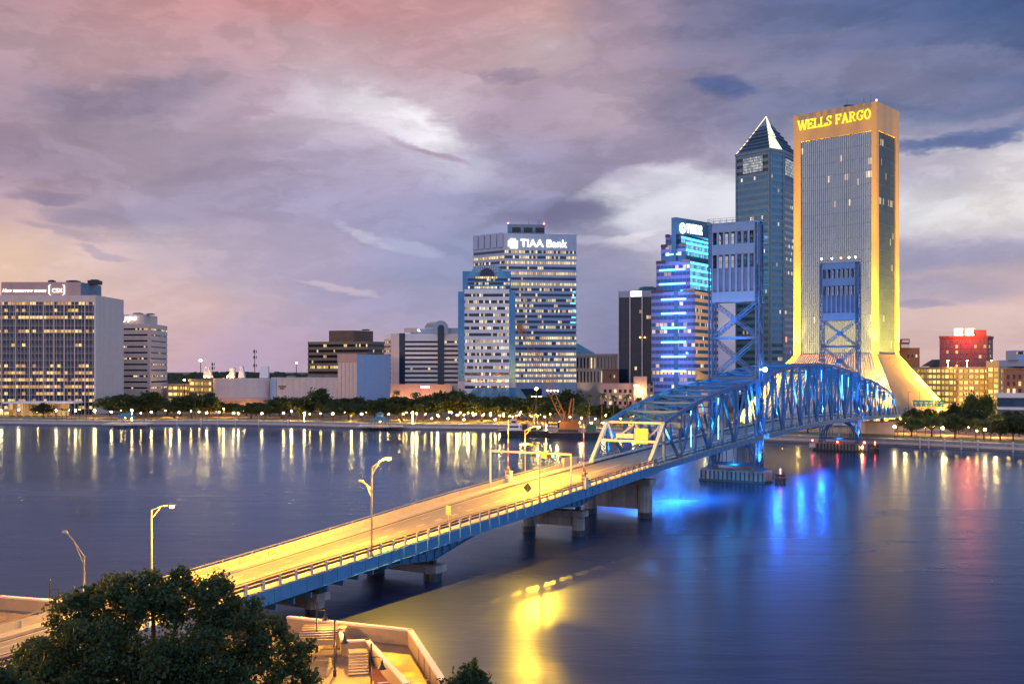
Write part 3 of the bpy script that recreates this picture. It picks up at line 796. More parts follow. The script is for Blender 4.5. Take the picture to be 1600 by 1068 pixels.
b = bm(T1X); b.bar((WT + .5, -1.0, 27.0), (WT + 1.6, -1.0, 27.0), 0.2); b.ball((WT + 1.7, -1.2, 27.0), .5, 10, 6); b.build('searchlight', M['bluelamp'], t1)
beacon(t2, T2X, (-WT - .3, 105.4, 10.2), M['red'], .4)

def tower_pier(s0, label, whitebox=False):
    t, X = bthing('tower_pier', label, 'pier', s0, group='stone footings of the lift towers')
    b = bm(X)
    pts = [(-8.0, s0 - 3.2), (8.0, s0 - 3.2), (8.8, s0), (8.0, s0 + 3.2), (-8.0, s0 + 3.2), (-8.8, s0)]
    b.prism(pts, 0.5, 2.6); b.build('footing', M['conc_dark'], t)
    b = bm(X); b.prism([(x * 1.02, s0 + (y - s0) * 1.06) for x, y in pts], -2, 0.5); b.build('waterline_stain', M['conc_wet'], t)
    b = bm(X)
    for k in range(15): x = -7.6 + 15.2 * k / 14; b.box(x - .14, x + .14, s0 - 3.42, s0 - 3.2, 0.2, 2.5)
    b.build('fender_planking', M['dark'], t)
    b = bm(X); b.box(-7.9, 7.9, s0 - 3.1, s0 + 3.1, 2.6, 2.72); b.build('coping', M['conc_dark'], t)
    return t, X
p1_, P1X = tower_pier(0, 'dark planked footing of the nearer lift tower')
p2_, P2X = tower_pier(108, 'dark planked footing of the farther lift tower with red lights')
for o, z, m_, r in ((-8.2, 3.3, 'red', .28), (0, 3.1, 'red', .28), (8.6, 3.2, 'red', .34), (7.9, 1.6, 'globe_o', .30)): beacon(p2_, P2X, (o, 104.4, z), M[m_], r)
b = bm(P2X); b.box(-9.2, -7.2, 104.3, 104.45, 1.0, 2.4); b.build('notice_board', M['white'], p2_)
for s0, o0, lab in ((-1.0, 11.2, 'dark timber fender dolphin beside the nearer tower footing'), (107.0, 11.4, 'dark timber fender dolphin beside the farther tower footing')):
    t, X = bthing('timber_dolphin', lab, 'fender', s0, o0)
    for k in range(7):
        a = 2 * math.pi * k / 7; b = bm(X).tube([(o0 + 1.3 * math.cos(a), s0 + 1.3 * math.sin(a), -1.5), (o0 + .9 * math.cos(a), s0 + .9 * math.sin(a), 2.4)], 0.24, 7); b.build('pile', M['dark'], t)
    b = bm(X); b.lathe([(1.35, 1.3), (1.35, 1.6)], (o0, s0, 0), 12); b.build('binding', M['rust'], t)
    b = bm(X); b.bar((o0, s0, 2.3), (o0, s0, 3.2), .1); b.ball((o0, s0, 3.3), .16, 8, 5); b.build('marker_lamp', M['red'] , t)

# light-washed posts put in as glowing bars, and blue floodlights at the deck
def glow_bar(root, X, o, s, z0, z1): bm(X).bar((o, s, z0), (o, s, z1), 0.14, 0.14).build('glow_bar', M['tube'], root)
for s in (-43.6, -27.0): glow_bar(st, SX, 5.2, s - .5, zd(s) + 1.2, zt_south(s) - 1.5)
for i in (5, 7, 10, 11): glow_bar(ls, LX, 5.2, nl[i] - .5, zt_lift(nl[i]) - 8.2, zt_lift(nl[i]) - 1.6)
for s in (nn[2], nn[4], nn[6]): glow_bar(nt, NX, 5.2, s - .5, zd(s) + 2.0, zt_south(108 - s) - 1.0)
BL = (0.03, 0.46, 1.0); BLW = (0.20, 0.62, 1.0)
fix = MB().lathe([(.16, 0), (.24, .12), (.24, .3)], n=10); FIXM = None
def flood(root, X, o, s, z, P_, col, aim=None, cone=120):
    b = bm(X); b.lathe([(.12, -.42), (.2, -.30), (.2, -.2)], (o, s, z), 8); b.build('floodlight', M['dark'], root)
    v = X @ Vector((o, s, z))
    if aim is None: lamp(root, v, P_, col, radius=0.3)
    else: lamp(root, v, P_, col, 'SPOT', 0.25, X @ Vector(aim), cone, 0.8)
def truss_lights(root, X, nodes, zt, P_, ramp=False):
    for i, s in enumerate(nodes):
        k = (0.35 + 0.09 * i) if ramp else 1.0; z = zd(s)
        for sg in (-1, 1): flood(root, X, 5.0 * sg, s + .9, z + .9, P_ * k * (2.0 if i % 3 == 0 else 0.45), BL if i % 3 else BLW, (5.9 * sg, s + .2, z + 7), 95)
        if i % 2 and zt(s) - z > 8.6: flood(root, X, 0, s, zt(s) - 2.6, 1800 * k, BL)  # unseen fill lights added above the deck
truss_lights(st, SX, ns[1:], zt_south, 15000, True)
truss_lights(ls, LX, nl, zt_lift, 14000)
truss_lights(nt, NX, nn, lambda s: zt_south(108 - s), 14000)
for t, X, s0 in ((t1, T1X, 0.0), (t2, T2X, 108.0)):
    k = 0.85 if s0 < 50 else 0.5
    for sg in (-1, 1):
        flood(t, X, WT * sg * 1.28, s0 - 2.6, 3.6, (40000 if sg > 0 else 5000) * k, (0.30, 0.50, 1.0), (WT * sg, s0, 12), 60)
        flood(t, X, WT * sg * 1.28, s0 - 4.2, zd(s0) + .6, (110000 if sg > 0 else 60000) * k, (0.10, 0.42, 1.0), (WT * sg * .6, s0, 44), 44)
    flood(t, X, 0, s0 - 3.0, 3.4, 1500 * k, BL, (0, s0, 11), 140)
    flood(t, X, 0, s0 - 9.0, zt_south(-10.4) + .8 if s0 < 50 else zt_lift(100) + .8, 45000 * k, (0.12, 0.42, 1.0), (0, s0, 52), 60)
# blue light thrown on the river from under the deck
for s in (-58.0, -48.0, -38.0): flood(st, SX, 0.0, s, zd(s) - 1.6, 150000, (0.03, 0.36, 1.0), (0.0, s + 2, 0), 150)
for s in (12.0, 34.0, 56.0): flood(ls, LX, 6.8, s, zd(s) - 1.4, 9000, (0.02, 0.16, 1.0), (24.0, s - 14, 0), 120)  # extra floods added to spread blue on the water beside the span

# ---- signal gantry, barrier gates, signs and lamps on the viaduct
sg_, GX = bthing('signal_gantry', 'lit beam across the viaduct carrying two green signals and a yellow board', 'traffic signal', -101.3)
zg = zd(-101.3)
for o in (-7.35, 7.35): bm(GX).tube([(o, -101.3, zg + .1), (o, -101.3, 13.9)], [.17, .13], 8).build('post', M['silver'], sg_)
bm(GX).bar((-7.45, -101.3, 13.85), (7.45, -101.3, 13.85), 0.26, 0.3).build('beam', M['silver'], sg_)
M['greenlight'] = em('green_signal_light', (0.05, 1.0, 0.55), 14.0)
for o in (1.3, 4.0):
    b = bm(GX); b.box(o - .75, o + .75, -101.75, -101.45, 13.25, 13.75); h = b.build('signal_head', M['dark'], sg_)
    b = bm(GX); b.lathe([(.16, 0), (.16, .06)], (0, 0, 0), 12)
    for i in range(len(b.v)):
        q = b.v[i] - (GX @ Vector((0, 0, 0))); b.v[i] = GX @ Vector((o + .42 + q.x, -101.78 - q.z, 13.5 + q.y))
    b.build('green_lens', M['greenlight'], h)
b = bm(GX); b.box(2.1, 3.25, -101.6, -101.45, 13.1, 14.1); b.build('yellow_board', M['yellow'], sg_)
def gate(s, o, label):
    t, X = bthing('barrier_gate', label, 'barrier', s, o, group='raised barrier gates')
    z = zd(s); b = bm(X); b.box(o - .45, o + .45, s - .45, s + .45, z + .25, z + 2.0); b.box(o - .52, o + .52, s - .52, s + .52, z + 2.0, z + 2.1); b.build('machine_box', M['railwhite'], t)
    b = bm(X); n = 11
    for k in range(n):
        b.cur = k % 2; za, zb = z + 2.2 + 8.4 * k / n, z + 2.2 + 8.4 * (k + 1) / n; b.bar((o, s - .3, za), (o, s - .3, zb), 0.22 - .012 * k, 0.08)
    b.build('arm', [M['railwhite'], pm('red_stripe', (0.4, 0.04, 0.03), 0.5)], t)
    b = bm(X); b.box(o - .3, o + .3, s - .5, s - .1, z + 1.6, z + 2.6); b.build('counterbalance', M['grey'], t)
    b = bm(X); b.bar((o, s + .2, z + 2.1), (o, s + .2, z + 3.2), .1); b.box(o - .4, o + .4, s + .15, s + .3, z + 2.5, z + 2.75); b.build('warning_light', M['dark'], t)
gate(-95.5, -7.3, 'upright barrier arm on the far pavement of the viaduct, left of the gantry beam')
gate(-97.0, 7.5, 'upright red and white barrier arm on the near rail beside the truss portal')
def road_sign(s, o, kind, label):
    t, X = bthing('road_sign', label, 'road sign', s, o)
    z = zo(s, o); bm(X).tube([(o, s, z + .2), (o, s, z + 2.9)], .05, 6).build('post', M['grey'], t)
    b = bm(X)
    if kind == 'square': b.box(o - .4, o + .4, s - .04, s + .04, z + 1.9, z + 3.1)
    else:
        b.loft([[(o, s - .04, z + 1.75), (o + .75, s - .04, z + 2.5), (o, s - .04, z + 3.25), (o - .75, s - .04, z + 2.5)], [(o, s + .04, z + 1.75), (o + .75, s + .04, z + 2.5), (o, s + .04, z + 3.25), (o - .75, s + .04, z + 2.5)]])
    b.build('plate', M['dark'] if kind != 'square' else M['grey'], t)
road_sign(-132.6, 5.7, 'square', 'small rectangular grey sign back on a post by the near kerb')
road_sign(-112.0, 5.7, 'diamond', 'small dark diamond sign on a post by the near kerb')

YL = (1.0, 0.43, 0.014)
def street_lamp(s, o, htop, arm, label, lit=True, power=30000, second=None, curved=False):
    """arm: (d_o, d_s, rise) from the pole top to the head"""
    t, X = bthing('street_lamp', label, 'street lamp', s, o, group='tall street lamps on the viaduct')
    z = zo(s, o) + .24
    b = bm(X).tube([(o, s, z), (o, s, htop)], [.13, .07], 8); b.lathe([(.22, 0), (.26, .3), (.18, .45)], (o, s, z), 8); b.build('pole', M['grey'], t)
    def one(arm, ht, lit):
        e = Vector((o + arm[0], s + arm[1], ht + arm[2])); p = Vector((o, s, ht))
        if curved: pts = [p + Vector((arm[0] * (1 - math.cos(a)), arm[1] * (1 - math.cos(a)), arm[2] * math.sin(a))) for a in [math.pi / 2 * k / 6 for k in range(7)]]
        else: pts = [p, p + (e - p) * .6 + Vector((0, 0, .12)), e]
        b = bm(X).tube(pts, .055, 6)
        if not curved: b.tube([p - Vector((0, 0, .9)), p + (e - p) * .55], .04, 6)
        b.build('arm', M['grey'], t)
        d = (e - p); d.z = 0; d.normalize()
        b = bm(X).loft([[e + d * a + Vector((-d.y, d.x, 0)) * w_ * sx + Vector((0, 0, hh * sz)) for sx, sz in ((-1, 0), (1, 0), (.7, 1), (-.7, 1))] for a, w_, hh in ((-.1, .08, .1), (.25, .2, .24), (.8, .2, .2), (1.0, .08, .1))])
        h = b.build('lamp_head', M['grey'], t)
        if lit:
            b = bm(X).ball(e + d * .5 + Vector((0, 0, -.12)), .24, 10, 6, .6); b.build('lens', M['globe_o'], h)
            lamp(t, X @ (e + d * .5 + Vector((0, 0, -.5))), power * 3.6, YL, radius=0.25)
        return t
    one(arm, htop, lit)
    if second: one(second[0], second[1], second[2])
    return t
street_lamp(-150.5, 7.3, 15.9, (-.1, 2.8, .85), 'double-armed street lamp on the near rail, its upper head glaring yellow', True, 34000, ((-1.7, 0.6, .75), 13.3, False))
street_lamp(-89.9, -7.45, 16.6, (1.9, 0.4, .7), 'street lamp on the far side of the viaduct, just left of the gantry signals', True, 24000)
street_lamp(-111.5, 7.45, 14.9, (-2.0, 0.0, 1.2), 'thin street lamp with a curved arm on the near rail by the gantry', True, 4500, curved=True)  # its light is added to even out the brightness of the road
street_lamp(-168.9, -7.45, 12.2, (2.0, 0.4, .6), 'lit street lamp rising just above the dark oak crown', True, 16000)
street_lamp(-177.0, -7.6, 8.6, (-3.4, 0.6, 1.9), 'leaning lamp arm reaching left from behind the dark oak', False)
street_lamp(-128.0, -7.45, 16.0, (1.9, 0.2, .7), 'street lamp on the far parapet midway along the viaduct', True, 30000) if False else None
street_lamp(-205.0, 7.45, 13.5, (-2.2, 0.2, .7), 'street lamp by the road, hidden behind the dark oak', True, 8000)
# ================================================================== THE CITY ON THE FAR BANK
def G2(px, D): return Vector((PX(px, D), D))
class Tower:
    """a building on a footprint whose visible sides run left to right through pts (px, distance)"""
    def __init__(s, name, label, pts, depth=30, cat='building', group=None, base=GZ):
        ws = [G2(*p) for p in pts]
        i = min(range(len(ws)), key=lambda k: ws[k].y); s.C = ws[i]; s.D = s.C.y; s.base = base
        s.root = thing(name, label, cat, (s.C.x, s.C.y, base), 0, group)
        s.ch = [p - s.C for p in ws]
        a, z = s.ch[0], s.ch[-1]; yb = max(a.y, z.y) + depth
        fl = lambda v, f: f(v.x + s.C.x, (v.x + s.C.x) * (yb + s.C.y) / (v.y + s.C.y)) - s.C.x
        s.poly = list(s.ch) + [Vector((fl(z, min), yb)), Vector((fl(a, max), yb))]
    def z(s, py, D=None): return PZ(py, D or s.D) - s.base
    def edge(s, i): return s.ch[i], s.ch[i + 1]
    def loc(s, px, D): return G2(px, D) - s.C
    def part(s, b, name, mat, parent=None): return b.build(name, mat, parent or s.root)
    def body(s, z0, z1, mat, name='wall', poly=None):
        b = MB(); b.prism([tuple(p) for p in (poly or s.poly)], z0, z1); return b.build(name, mat, s.root)
def eframe(p, q):
    d = (q - p); L = d.length; d = d / L; return d, Vector((d.y, -d.x)), L
def ebox(b, p, q, z0, z1, o0, o1, t0=0.0, t1=None, ext=0.0):
    """box along wall p-q, between t0 and t1 metres along it, from o0 to o1 metres out of it"""
    d, n, L = eframe(p, q); t1 = L if t1 is None else t1
    a = p + d * (t0 - ext); c = p + d * (t1 + ext)
    b.prism([tuple(a + n * o1), tuple(c + n * o1), tuple(c + n * o0), tuple(a + n * o0)], z0, z1); return b
_fl = [0]
def strip(root, p, q, z0, z1, mat, cell=1.5, off=0.06, t0=0.0, t1=None, name='window_band', rows=1):
    """one storey's run of glazing as its own mesh, with u = pane number, v = storey number"""
    d, n, L = eframe(p, q); t1 = L if t1 is None else t1; _fl[0] += 1; fl = _fl[0]
    a = p + d * t0 + n * off; c = p + d * t1 + n * off; W_ = t1 - t0; ncell = max(1, round(W_ / cell)); u0 = 11 * fl
    b = MB()
    b.face([(a.x, a.y, z0), (c.x, c.y, z0), (c.x, c.y, z1), (a.x, a.y, z1)], [(u0, fl * 10), (u0 + ncell, fl * 10), (u0 + ncell, fl * 10 + rows - .001), (u0, fl * 10 + rows - .001)])
    a2, c2 = a - n * (off + .04), c - n * (off + .04)
    for (e, f, g, h) in (((a2.x,a2.y,z0),(c2.x,c2.y,z0),(c.x,c.y,z0),(a.x,a.y,z0)), ((a.x,a.y,z1),(c.x,c.y,z1),(c2.x,c2.y,z1),(a2.x,a2.y,z1)),
                         ((a2.x,a2.y,z0),(a.x,a.y,z0),(a.x,a.y,z1),(a2.x,a2.y,z1)), ((c.x,c.y,z0),(c2.x,c2.y,z0),(c2.x,c2.y,z1),(c.x,c.y,z1))):
        b.face([e, f, g, h])
    return b.build(name, mat, root)
def ribbons(T, edges, zs, h, wall, win, z0, z1, relief=0.28, cell=1.5, tr=None):
    """spandrels standing proud of the glazing; one window_band per storey and side"""
    b = MB(); b.prism([tuple(p) for p in T.poly], z0, z1)
    for n_, i in enumerate(edges):
        p, q = T.edge(i); lv = [z0] + [v for z in zs for v in (z, z + h)] + [z1]
        a, c = (tr or {}).get(i, (0.0, None))
        for k in range(0, len(lv), 2): ebox(b, p, q, lv[k] + .003 * n_, lv[k + 1] - .003 * n_, -.1, relief + .004 * n_, ext=relief * .98)
        for z in zs: strip(T.root, p, q, z, z + h, win, cell, .06, a, c)
        if a or c is not None:
            d, n, L = eframe(p, q)
            if a: ebox(b, p, q, z0, z1, -.1, relief - .02, 0, a)
            if c is not None: ebox(b, p, q, z0, z1, -.1, relief - .02, c, L)
    return b.build('wall', wall, T.root)
def text(T, s, p, q, t, z, size, mat, shear=0.0, bold=0.0, out=0.35, name='sign_lettering', align='LEFT'):
    d, n, L = eframe(p, q)
    cu = bpy.data.curves.new(name, 'FONT'); cu.body = s; cu.size = size; cu.shear = shear; cu.offset = bold; cu.extrude = 0.12; cu.align_x = align
    cu.materials.append(mat); tmp = bpy.data.objects.new(name, cu); COL.objects.link(tmp)
    me = bpy.data.meshes.new_from_object(tmp); bpy.data.objects.remove(tmp); bpy.data.curves.remove(cu); me.name = name
    if not me.materials: me.materials.append(mat)
    o = bpy.data.objects.new(name, me); COL.objects.link(o); o.parent = T.root
    v = p + d * t + n * out; o.location = (v.x, v.y, z); o.rotation_euler = (R(90), 0, math.atan2(d.y, d.x)); return o
def window_copies(root, mat, spots, w_, h_, frame=None, name='window'):
    """each window a part; spots: (p, q, t, z)"""
    first = {}
    for (p, q, t, z) in spots:
        key = (round(p.x, 2), round(q.x, 2)); d, n, L = eframe(p, q)
        c = p + d * t
        b = MB(); u = random.randint(0, 9999)
        e, f = c - d * (w_ / 2) + n * .08, c + d * (w_ / 2) + n * .08
        b.face([(e.x, e.y, z), (f.x, f.y, z), (f.x, f.y, z + h_), (e.x, e.y, z + h_)], [(u + .0, u * 10), (u + 1, u * 10), (u + 1, u * 10 + .999), (u, u * 10 + .999)])
        o = b.build(name, mat, root)
        if frame:
            fb = MB(); ebox(fb, p, q, z - .18, z, 0, .2, t - w_ / 2 - .15, t + w_ / 2 + .15); fb.build('sill', frame, o)
def roof_units(T, items, mat):
    for (x, y, z, sx, sy, sz) in items:
        b = MB().box(x - sx / 2, x + sx / 2, y - sy / 2, y + sy / 2, z, z + sz); b.box(x - sx * .3, x + sx * .3, y - sy * .3, y + sy * .3, z + sz, z + sz * 1.25); b.build('roof_unit', mat, T.root)
def mast(T, x, y, z, h): MB().tube([(x, y, z), (x, y, z + h)], [.12, .05], 5).build('roof_mast', M['dark'], T.root)
W_ = {}
W_['csx'] = winmat('grid_office_glass', 0.33, (0.035, 0.042, 0.065), ((1.0, 0.42, 0.05), (1.0, 0.72, 0.22)), 1.4, 0.55, mull=0.14, floorvar=0.75, mullcol=(0.18, 0.16, 0.16))
W_['ribbon'] = winmat('dark_ribbon_glass', 0.24, (0.008, 0.012, 0.022), ((1.0, 0.55, 0.14), (1.0, 0.82, 0.5)), 1.3, 0.5, floorvar=0.5, mullcol=(0.01, 0.01, 0.012))
W_['brown'] = winmat('amber_ribbon_glass', 0.42, (0.012, 0.012, 0.016), ((1.0, 0.62, 0.15), (1.0, 0.8, 0.35)), 1.2, 0.65, floorvar=0.35, mull=0.25, mullcol=(0.05, 0.035, 0.025))
W_['omni'] = winmat('hotel_ribbon_glass', 0.12, (0.008, 0.011, 0.02), ((1.0, 0.62, 0.2), (1.0, 0.85, 0.55)), 1.2, 0.2, floorvar=0.25, mullcol=(0.01, 0.01, 0.015))
W_['mid'] = winmat('striped_tower_glass', 0.50, (0.015, 0.03, 0.05), ((1.0, 0.66, 0.25), (1.0, 0.93, 0.80)), 1.15, 0.35, floorvar=0.35, mull=0.2, mullcol=(0.05, 0.05, 0.055))
W_['tiaa'] = winmat('bank_tower_glass', 0.50, (0.015, 0.045, 0.10), ((1.0, 0.60, 0.18), (1.0, 0.84, 0.45)), 1.25, 0.4, floorvar=0.85, mull=0.2, mullcol=(0.04, 0.05, 0.08))
W_['dark'] = winmat('black_tower_glass', 0.13, (0.010, 0.022, 0.045), ((1.0, 0.6, 0.18), (1.0, 0.85, 0.5)), 1.2, 0.55, floorvar=0.3, mull=0.06, mullcol=(0.01, 0.015, 0.025))
W_['vy'] = winmat('blue_office_glass', 0.22, (0.02, 0.07, 0.17), ((1.0, 0.62, 0.25), (1.0, 0.88, 0.65)), 1.2, 0.3, floorvar=0.4, mull=0.16, mullcol=(0.10, 0.13, 0.25))
W_['vylit'] = winmat('gold_lit_lobby_glass', 0.95, (0.03, 0.04, 0.06), ((1.0, 0.62, 0.18), (1.0, 0.85, 0.45)), 1.5, 0.2, floorvar=0.05, mull=0.25, mullcol=(0.12, 0.08, 0.05))
W_['vycyan'] = winmat('cyan_lit_glass', 1.0, (0.02, 0.10, 0.2), ((0.05, 0.50, 0.95), (0.35, 0.85, 1.0)), 1.0, 0.3, floorvar=0.2, mull=0.15, mullcol=(0.05, 0.12, 0.2))
W_['bofa'] = winmat('tall_tower_glass', 0.12, (0.04, 0.13, 0.22), ((1.0, 0.68, 0.28), (1.0, 0.9, 0.65)), 1.2, 0.45, floorvar=0.35, mull=0.18, mullcol=(0.03, 0.06, 0.10), metal=0.35)
W_['crown'] = winmat('lit_crown_glass', 1.2, (0.05, 0.09, 0.12), ((0.70, 0.86, 0.95), (1.0, 0.94, 0.82)), 0.62, 0.1, floorvar=0.0, mull=0.25, mullcol=(0.10, 0.14, 0.18), vfrac=(0.2, 1.0))
W_['small'] = winmat('house_window_glass', 0.42, (0.02, 0.022, 0.03), ((1.0, 0.62, 0.16), (1.0, 0.8, 0.4)), 1.5, 0.0, floorvar=0.0, mull=0.0)
W_['hotel'] = winmat('hotel_window_glass', 0.18, (0.10, 0.10, 0.13), ((1.0, 0.7, 0.3), (1.0, 0.85, 0.5)), 1.3, 0.0, floorvar=0.0, mull=0.0)
W_['garage'] = winmat('lit_parking_bay', 1.0, (0.12, 0.08, 0.03), ((1.0, 0.52, 0.08), (1.0, 0.76, 0.24)), 1.5, 0.3, floorvar=0.1, mull=0.2, mullcol=(0.22, 0.15, 0.07), rough=0.7, spec=0.1)
M['glassdark'] = pm('dark_blue_glass', (0.010, 0.028, 0.055), 0.12, var=0.3, scale=0.1, spec=0.35)
M['glassblue'] = pm('blue_reflective_glass', (0.05, 0.17, 0.32), 0.18, metal=0.55, var=0.2, scale=0.08)
M['glassteal'] = pm('teal_skylight_glass', (0.07, 0.20, 0.30), 0.2, metal=0.5, var=0.2, scale=0.15)

# ---- grid-fronted office block, far left
T = Tower('office_block', 'wide gridded glass office block with blank grey end wall and lit rooftop sign', [(-60, 560), (150, 560), (193, 599)], 18)
zt = T.z(465.5); p, q = T.edge(0); L = (q - p).length
T.body(0, zt - .01, M['glassdark'], 'curtain_wall', [T.ch[0], T.ch[1], T.loc(190, 597), T.poly[-1]])
b = MB(); p2, q2 = T.edge(1); ebox(b, p2, q2, 0, zt + 1.6, -.9, 0.12, -.6); b.build('end_wall', M['conc'], T.root)
b = MB(); ebox(b, p, q, zt - 2.1, zt + 1.5, -.5, .5); b.prism([tuple(v) for v in T.poly[:3]] + [tuple(T.poly[-1])], zt, zt + .3); b.build('roof', M['conc_warm'], T.root)
nfl = 16; ph = (zt - 3.0) / nfl
for k in range(nfl): strip(T.root, p, q, 1.2 + k * ph + ph * .50, 1.2 + k * ph + ph * .92, W_['csx'], 1.95, .05)
xs = []; t = L - .3
while t > 22 + L - 28 - 22: xs.append(t); t -= 5.6
while t > 0: xs.append(t); t -= 7.7
for t in xs: ebox(MB(), p, q, 0, zt - 2.0, .0, .55, t - .2, t + .2).build('mullion', M['conc_warm'], T.root)
b = MB(); t = L
while t > 0: ebox(b, p, q, 0, zt - 2.0, .0, .22, t - .06, t + .06); t -= 1.95
for k in range(nfl): ebox(b, p, q, 1.2 + k * ph + ph * .46, 1.2 + k * ph + ph * .50, 0, .16)
b.build('glazing_bars', M['conc_warm'], T.root)
ph0, ph1 = T.loc(2, 566), T.loc(126, 566); b = MB(); z0, z1 = zt + .3, T.z(440.5, 566)
b.prism([tuple(ph0), tuple(ph1), tuple(T.loc(158, 590)), (ph0.x, ph0.y + 22)], z0, z1); pent = b.build('penthouse', M['pinkstone'], T.root)
b = MB(); ebox(b, ph1, T.loc(158, 590), z0 + .2, z1 - .4, 0, .15); b.build('side_cladding', M['slate'], pent)
b = MB(); ebox(b, ph0, ph1, z0 + 1.0, z1 - .6, 0, .25, .5, 25.6); b.build('sign_board', M['pinkstone'], pent)
lw = em('sign_white_pink', (1.0, 0.86, 0.78), 2.4)
text(T, 'How tomorrow moves', ph0, ph1, 0.7, z0 + 3.4, 2.55, lw, 0.3, .03, .45)
text(T, 'CSX', ph0, ph1, 28.0, z0 + 3.2, 3.1, lw, 0, .04, .45)
b = MB()
for t0, sg in ((26.4, 1), (34.9, -1)):
    for (ta, za), (tb, zb) in (((1.0, 7.4), (0, 7.0)), ((0, 7.0), (0, 2.6)), ((0, 2.6), (1.0, 1.5))):
        d_, n_, _ = eframe(ph0, ph1); a = ph0 + d_ * (t0 + sg * ta) + n_ * .45; c = ph0 + d_ * (t0 + sg * tb) + n_ * .45
        b.bar((a.x, a.y, z0 + za), (c.x, c.y, z0 + zb), .5, .2)
    for k in (0, 1): a = ph0 + d_ * (t0 + sg * (1.0 + .8 * k)) + n_ * .45; b.ball((a.x, a.y, z0 + 1.2), .28, 8, 5)
b.build('sign_lettering', lw, T.root)
roof_units(T, [(ph0.x + 27, 8, z1, 3, 3, 1.0), (ph0.x + 38, 10, z1, 6, 5, 1.0), (ph1.x + 3, 18, z1 - .4, 6, 6, 2.2)], M['dark'])
# glass pavilion in front of it
T2 = Tower('glass_pavilion', 'low golden glass pavilion with a flat overhanging roof on the waterfront', [(14, 536), (108, 536)], 8)
z1 = T2.z(627); p, q = T2.edge(0); Lp = (q - p).length
T2.body(.1, z1 - 1.0, M['glassdark'], 'glass_wall')
strip(T2.root, p, q, .4, z1 - 1.1, winmat('golden_hall_glass', 1.2, (0.05, 0.03, 0.02), ((1.0, 0.42, 0.06), (1.0, 0.62, 0.2)), 0.75, 0.2, floorvar=0, mull=0.1, mullcol=(0.3, 0.2, 0.1)), 2.1, .05, 0, None, 'hall_glazing', 2)
b = MB(); b.box(p.x - 2.2, q.x + 3, -2.4, 10, z1 - 1.0, z1); b.build('roof', M['white'], T2.root)
for k in range(9): ebox(MB(), p, q, 0, z1 - 1, .1, .6, Lp * k / 8 - .22, Lp * k / 8 + .22).build('column', M['conc_warm'], T2.root)
T3 = Tower('low_annex', 'small lit tan annex at the left edge of the waterfront', [(-30, 534), (14, 534)], 8); z1 = T3.z(640)
T3.body(0, z1, M['gold']); p, q = T3.edge(0); strip(T3.root, p, q, 1, z1 - 1, W_['garage'], 3, .05)
# small lit tree beside it handled with the vegetation

# ---- cream block with thin dark ribbon windows
T = Tower('office_block', 'cream block with thin dark ribbon windows and a white script logo', [(176, 640), (234, 635), (260.5, 672)], 14)
zt = T.z(494); zs = [T.z(515 + 9.2 * k) for k in range(11)]
ribbons(T, [0, 1], sorted(zs), .95, M['conc_warm'], W_['ribbon'], 0, zt - 4.5, .3, 1.4, {0: (0, (T.edge(0)[1] - T.edge(0)[0]).length - 1.4), 1: (2.0, None)})
b = MB(); b.prism([tuple(T.loc(176, 640.5)), tuple(T.loc(225, 637)), tuple(T.loc(246, 665)), tuple(T.loc(176, 668))], zt - 4.45, zt + 1.5); b.build('roof_storey', M['conc_warm'], T.root)
p, q = T.edge(0)
for k, (dx_, ch) in enumerate(((8.2, 'y'), (10.9, 'p'), (13.8, 'o'))): text(T, ch, p, q, dx_, zt - 2.3, 4.8, M['textwhite'], .35, .05, .7)
roof_units(T, [(-10, 8, zt + 1.5, 5, 4, .9), (-3, 10, zt + 1.5, 4, 4, .7)], M['grey'])

# ---- car park left of the theatre and its neighbours
def parking(name, label, pts, depth, pytop, pitch, mat, cell=3.5, hole=.52):
    T = Tower(name, label, pts, depth); zt = T.z(pytop); n = max(2, int(zt / pitch)); pt = zt / n
    T.body(0, zt - .9, M['gold'], 'core')
    for i in range(len(T.ch) - 1):
        p, q = T.edge(i); d, nn_, L = eframe(p, q)
        for k in range(n):
            ebox(MB(), p, q, k * pt + pt * hole, (k + 1) * pt, -.2, .55 + .004 * i, ext=.5).build('parapet_band', mat, T.root)
            strip(T.root, p, q, k * pt + .02, k * pt + pt * hole, W_['garage'], cell, .05, name='parking_bay')
        m = max(2, int(L / 9))
        for k in range(m + 1): ebox(MB(), p, q, 0, zt - .05, .0, .50, min(L - .35, max(.35, L * k / m)) - .35, min(L - .35, max(.35, L * k / m)) + .35).build('pier', mat, T.root)
    return T, zt
T, zt = parking('car_park', 'small yellow-lit car park left of the theatre rotunda', [(296, 640), (332, 632)], 25, 592, 3.4, M['gold'])
T, zt = parking('car_park', 'dim pinkish parking deck between the cream block and the yellow-lit car park', [(262, 660), (300, 655)], 25, 599, 3.4, M['pinkstone'])

# ---- theatre: rotunda, long wall and fly tower
T = Tower('theatre', 'long low pink theatre with a round colonnade and a tall plain stage tower', [(330, 604), (528, 596), (558, 588), (610, 612)], 45)
zl = T.z(590.5, 600); zf = T.z(553.5)
b = MB(); b.prism([tuple(T.loc(424, 600.5)), tuple(T.loc(530, 597)), tuple(T.loc(545, 640)), tuple(T.loc(424, 640))], 0, zl); b.build('long_wall', M['conc_warm'], T.root)
b = MB(); b.prism([tuple(T.loc(421, 602)), tuple(T.loc(433, 602)), tuple(T.loc(433, 606)), tuple(T.loc(421, 606))], 0, zl - .6); b.build('recess', M['slate'], T.root) if False else None
b = MB(); ebox(b, T.loc(424, 600.5), T.loc(530, 597), zl - .02, zl + .5, -.8, .15); b.build('coping', M['conc'], T.root)
b = MB(); p, q = T.loc(422.5, 600.4), T.loc(432, 600.1); ebox(b, p, q, 3, zl - .4, .02, .22); b.build('blue_panel', M['bluewhite'], T.root)
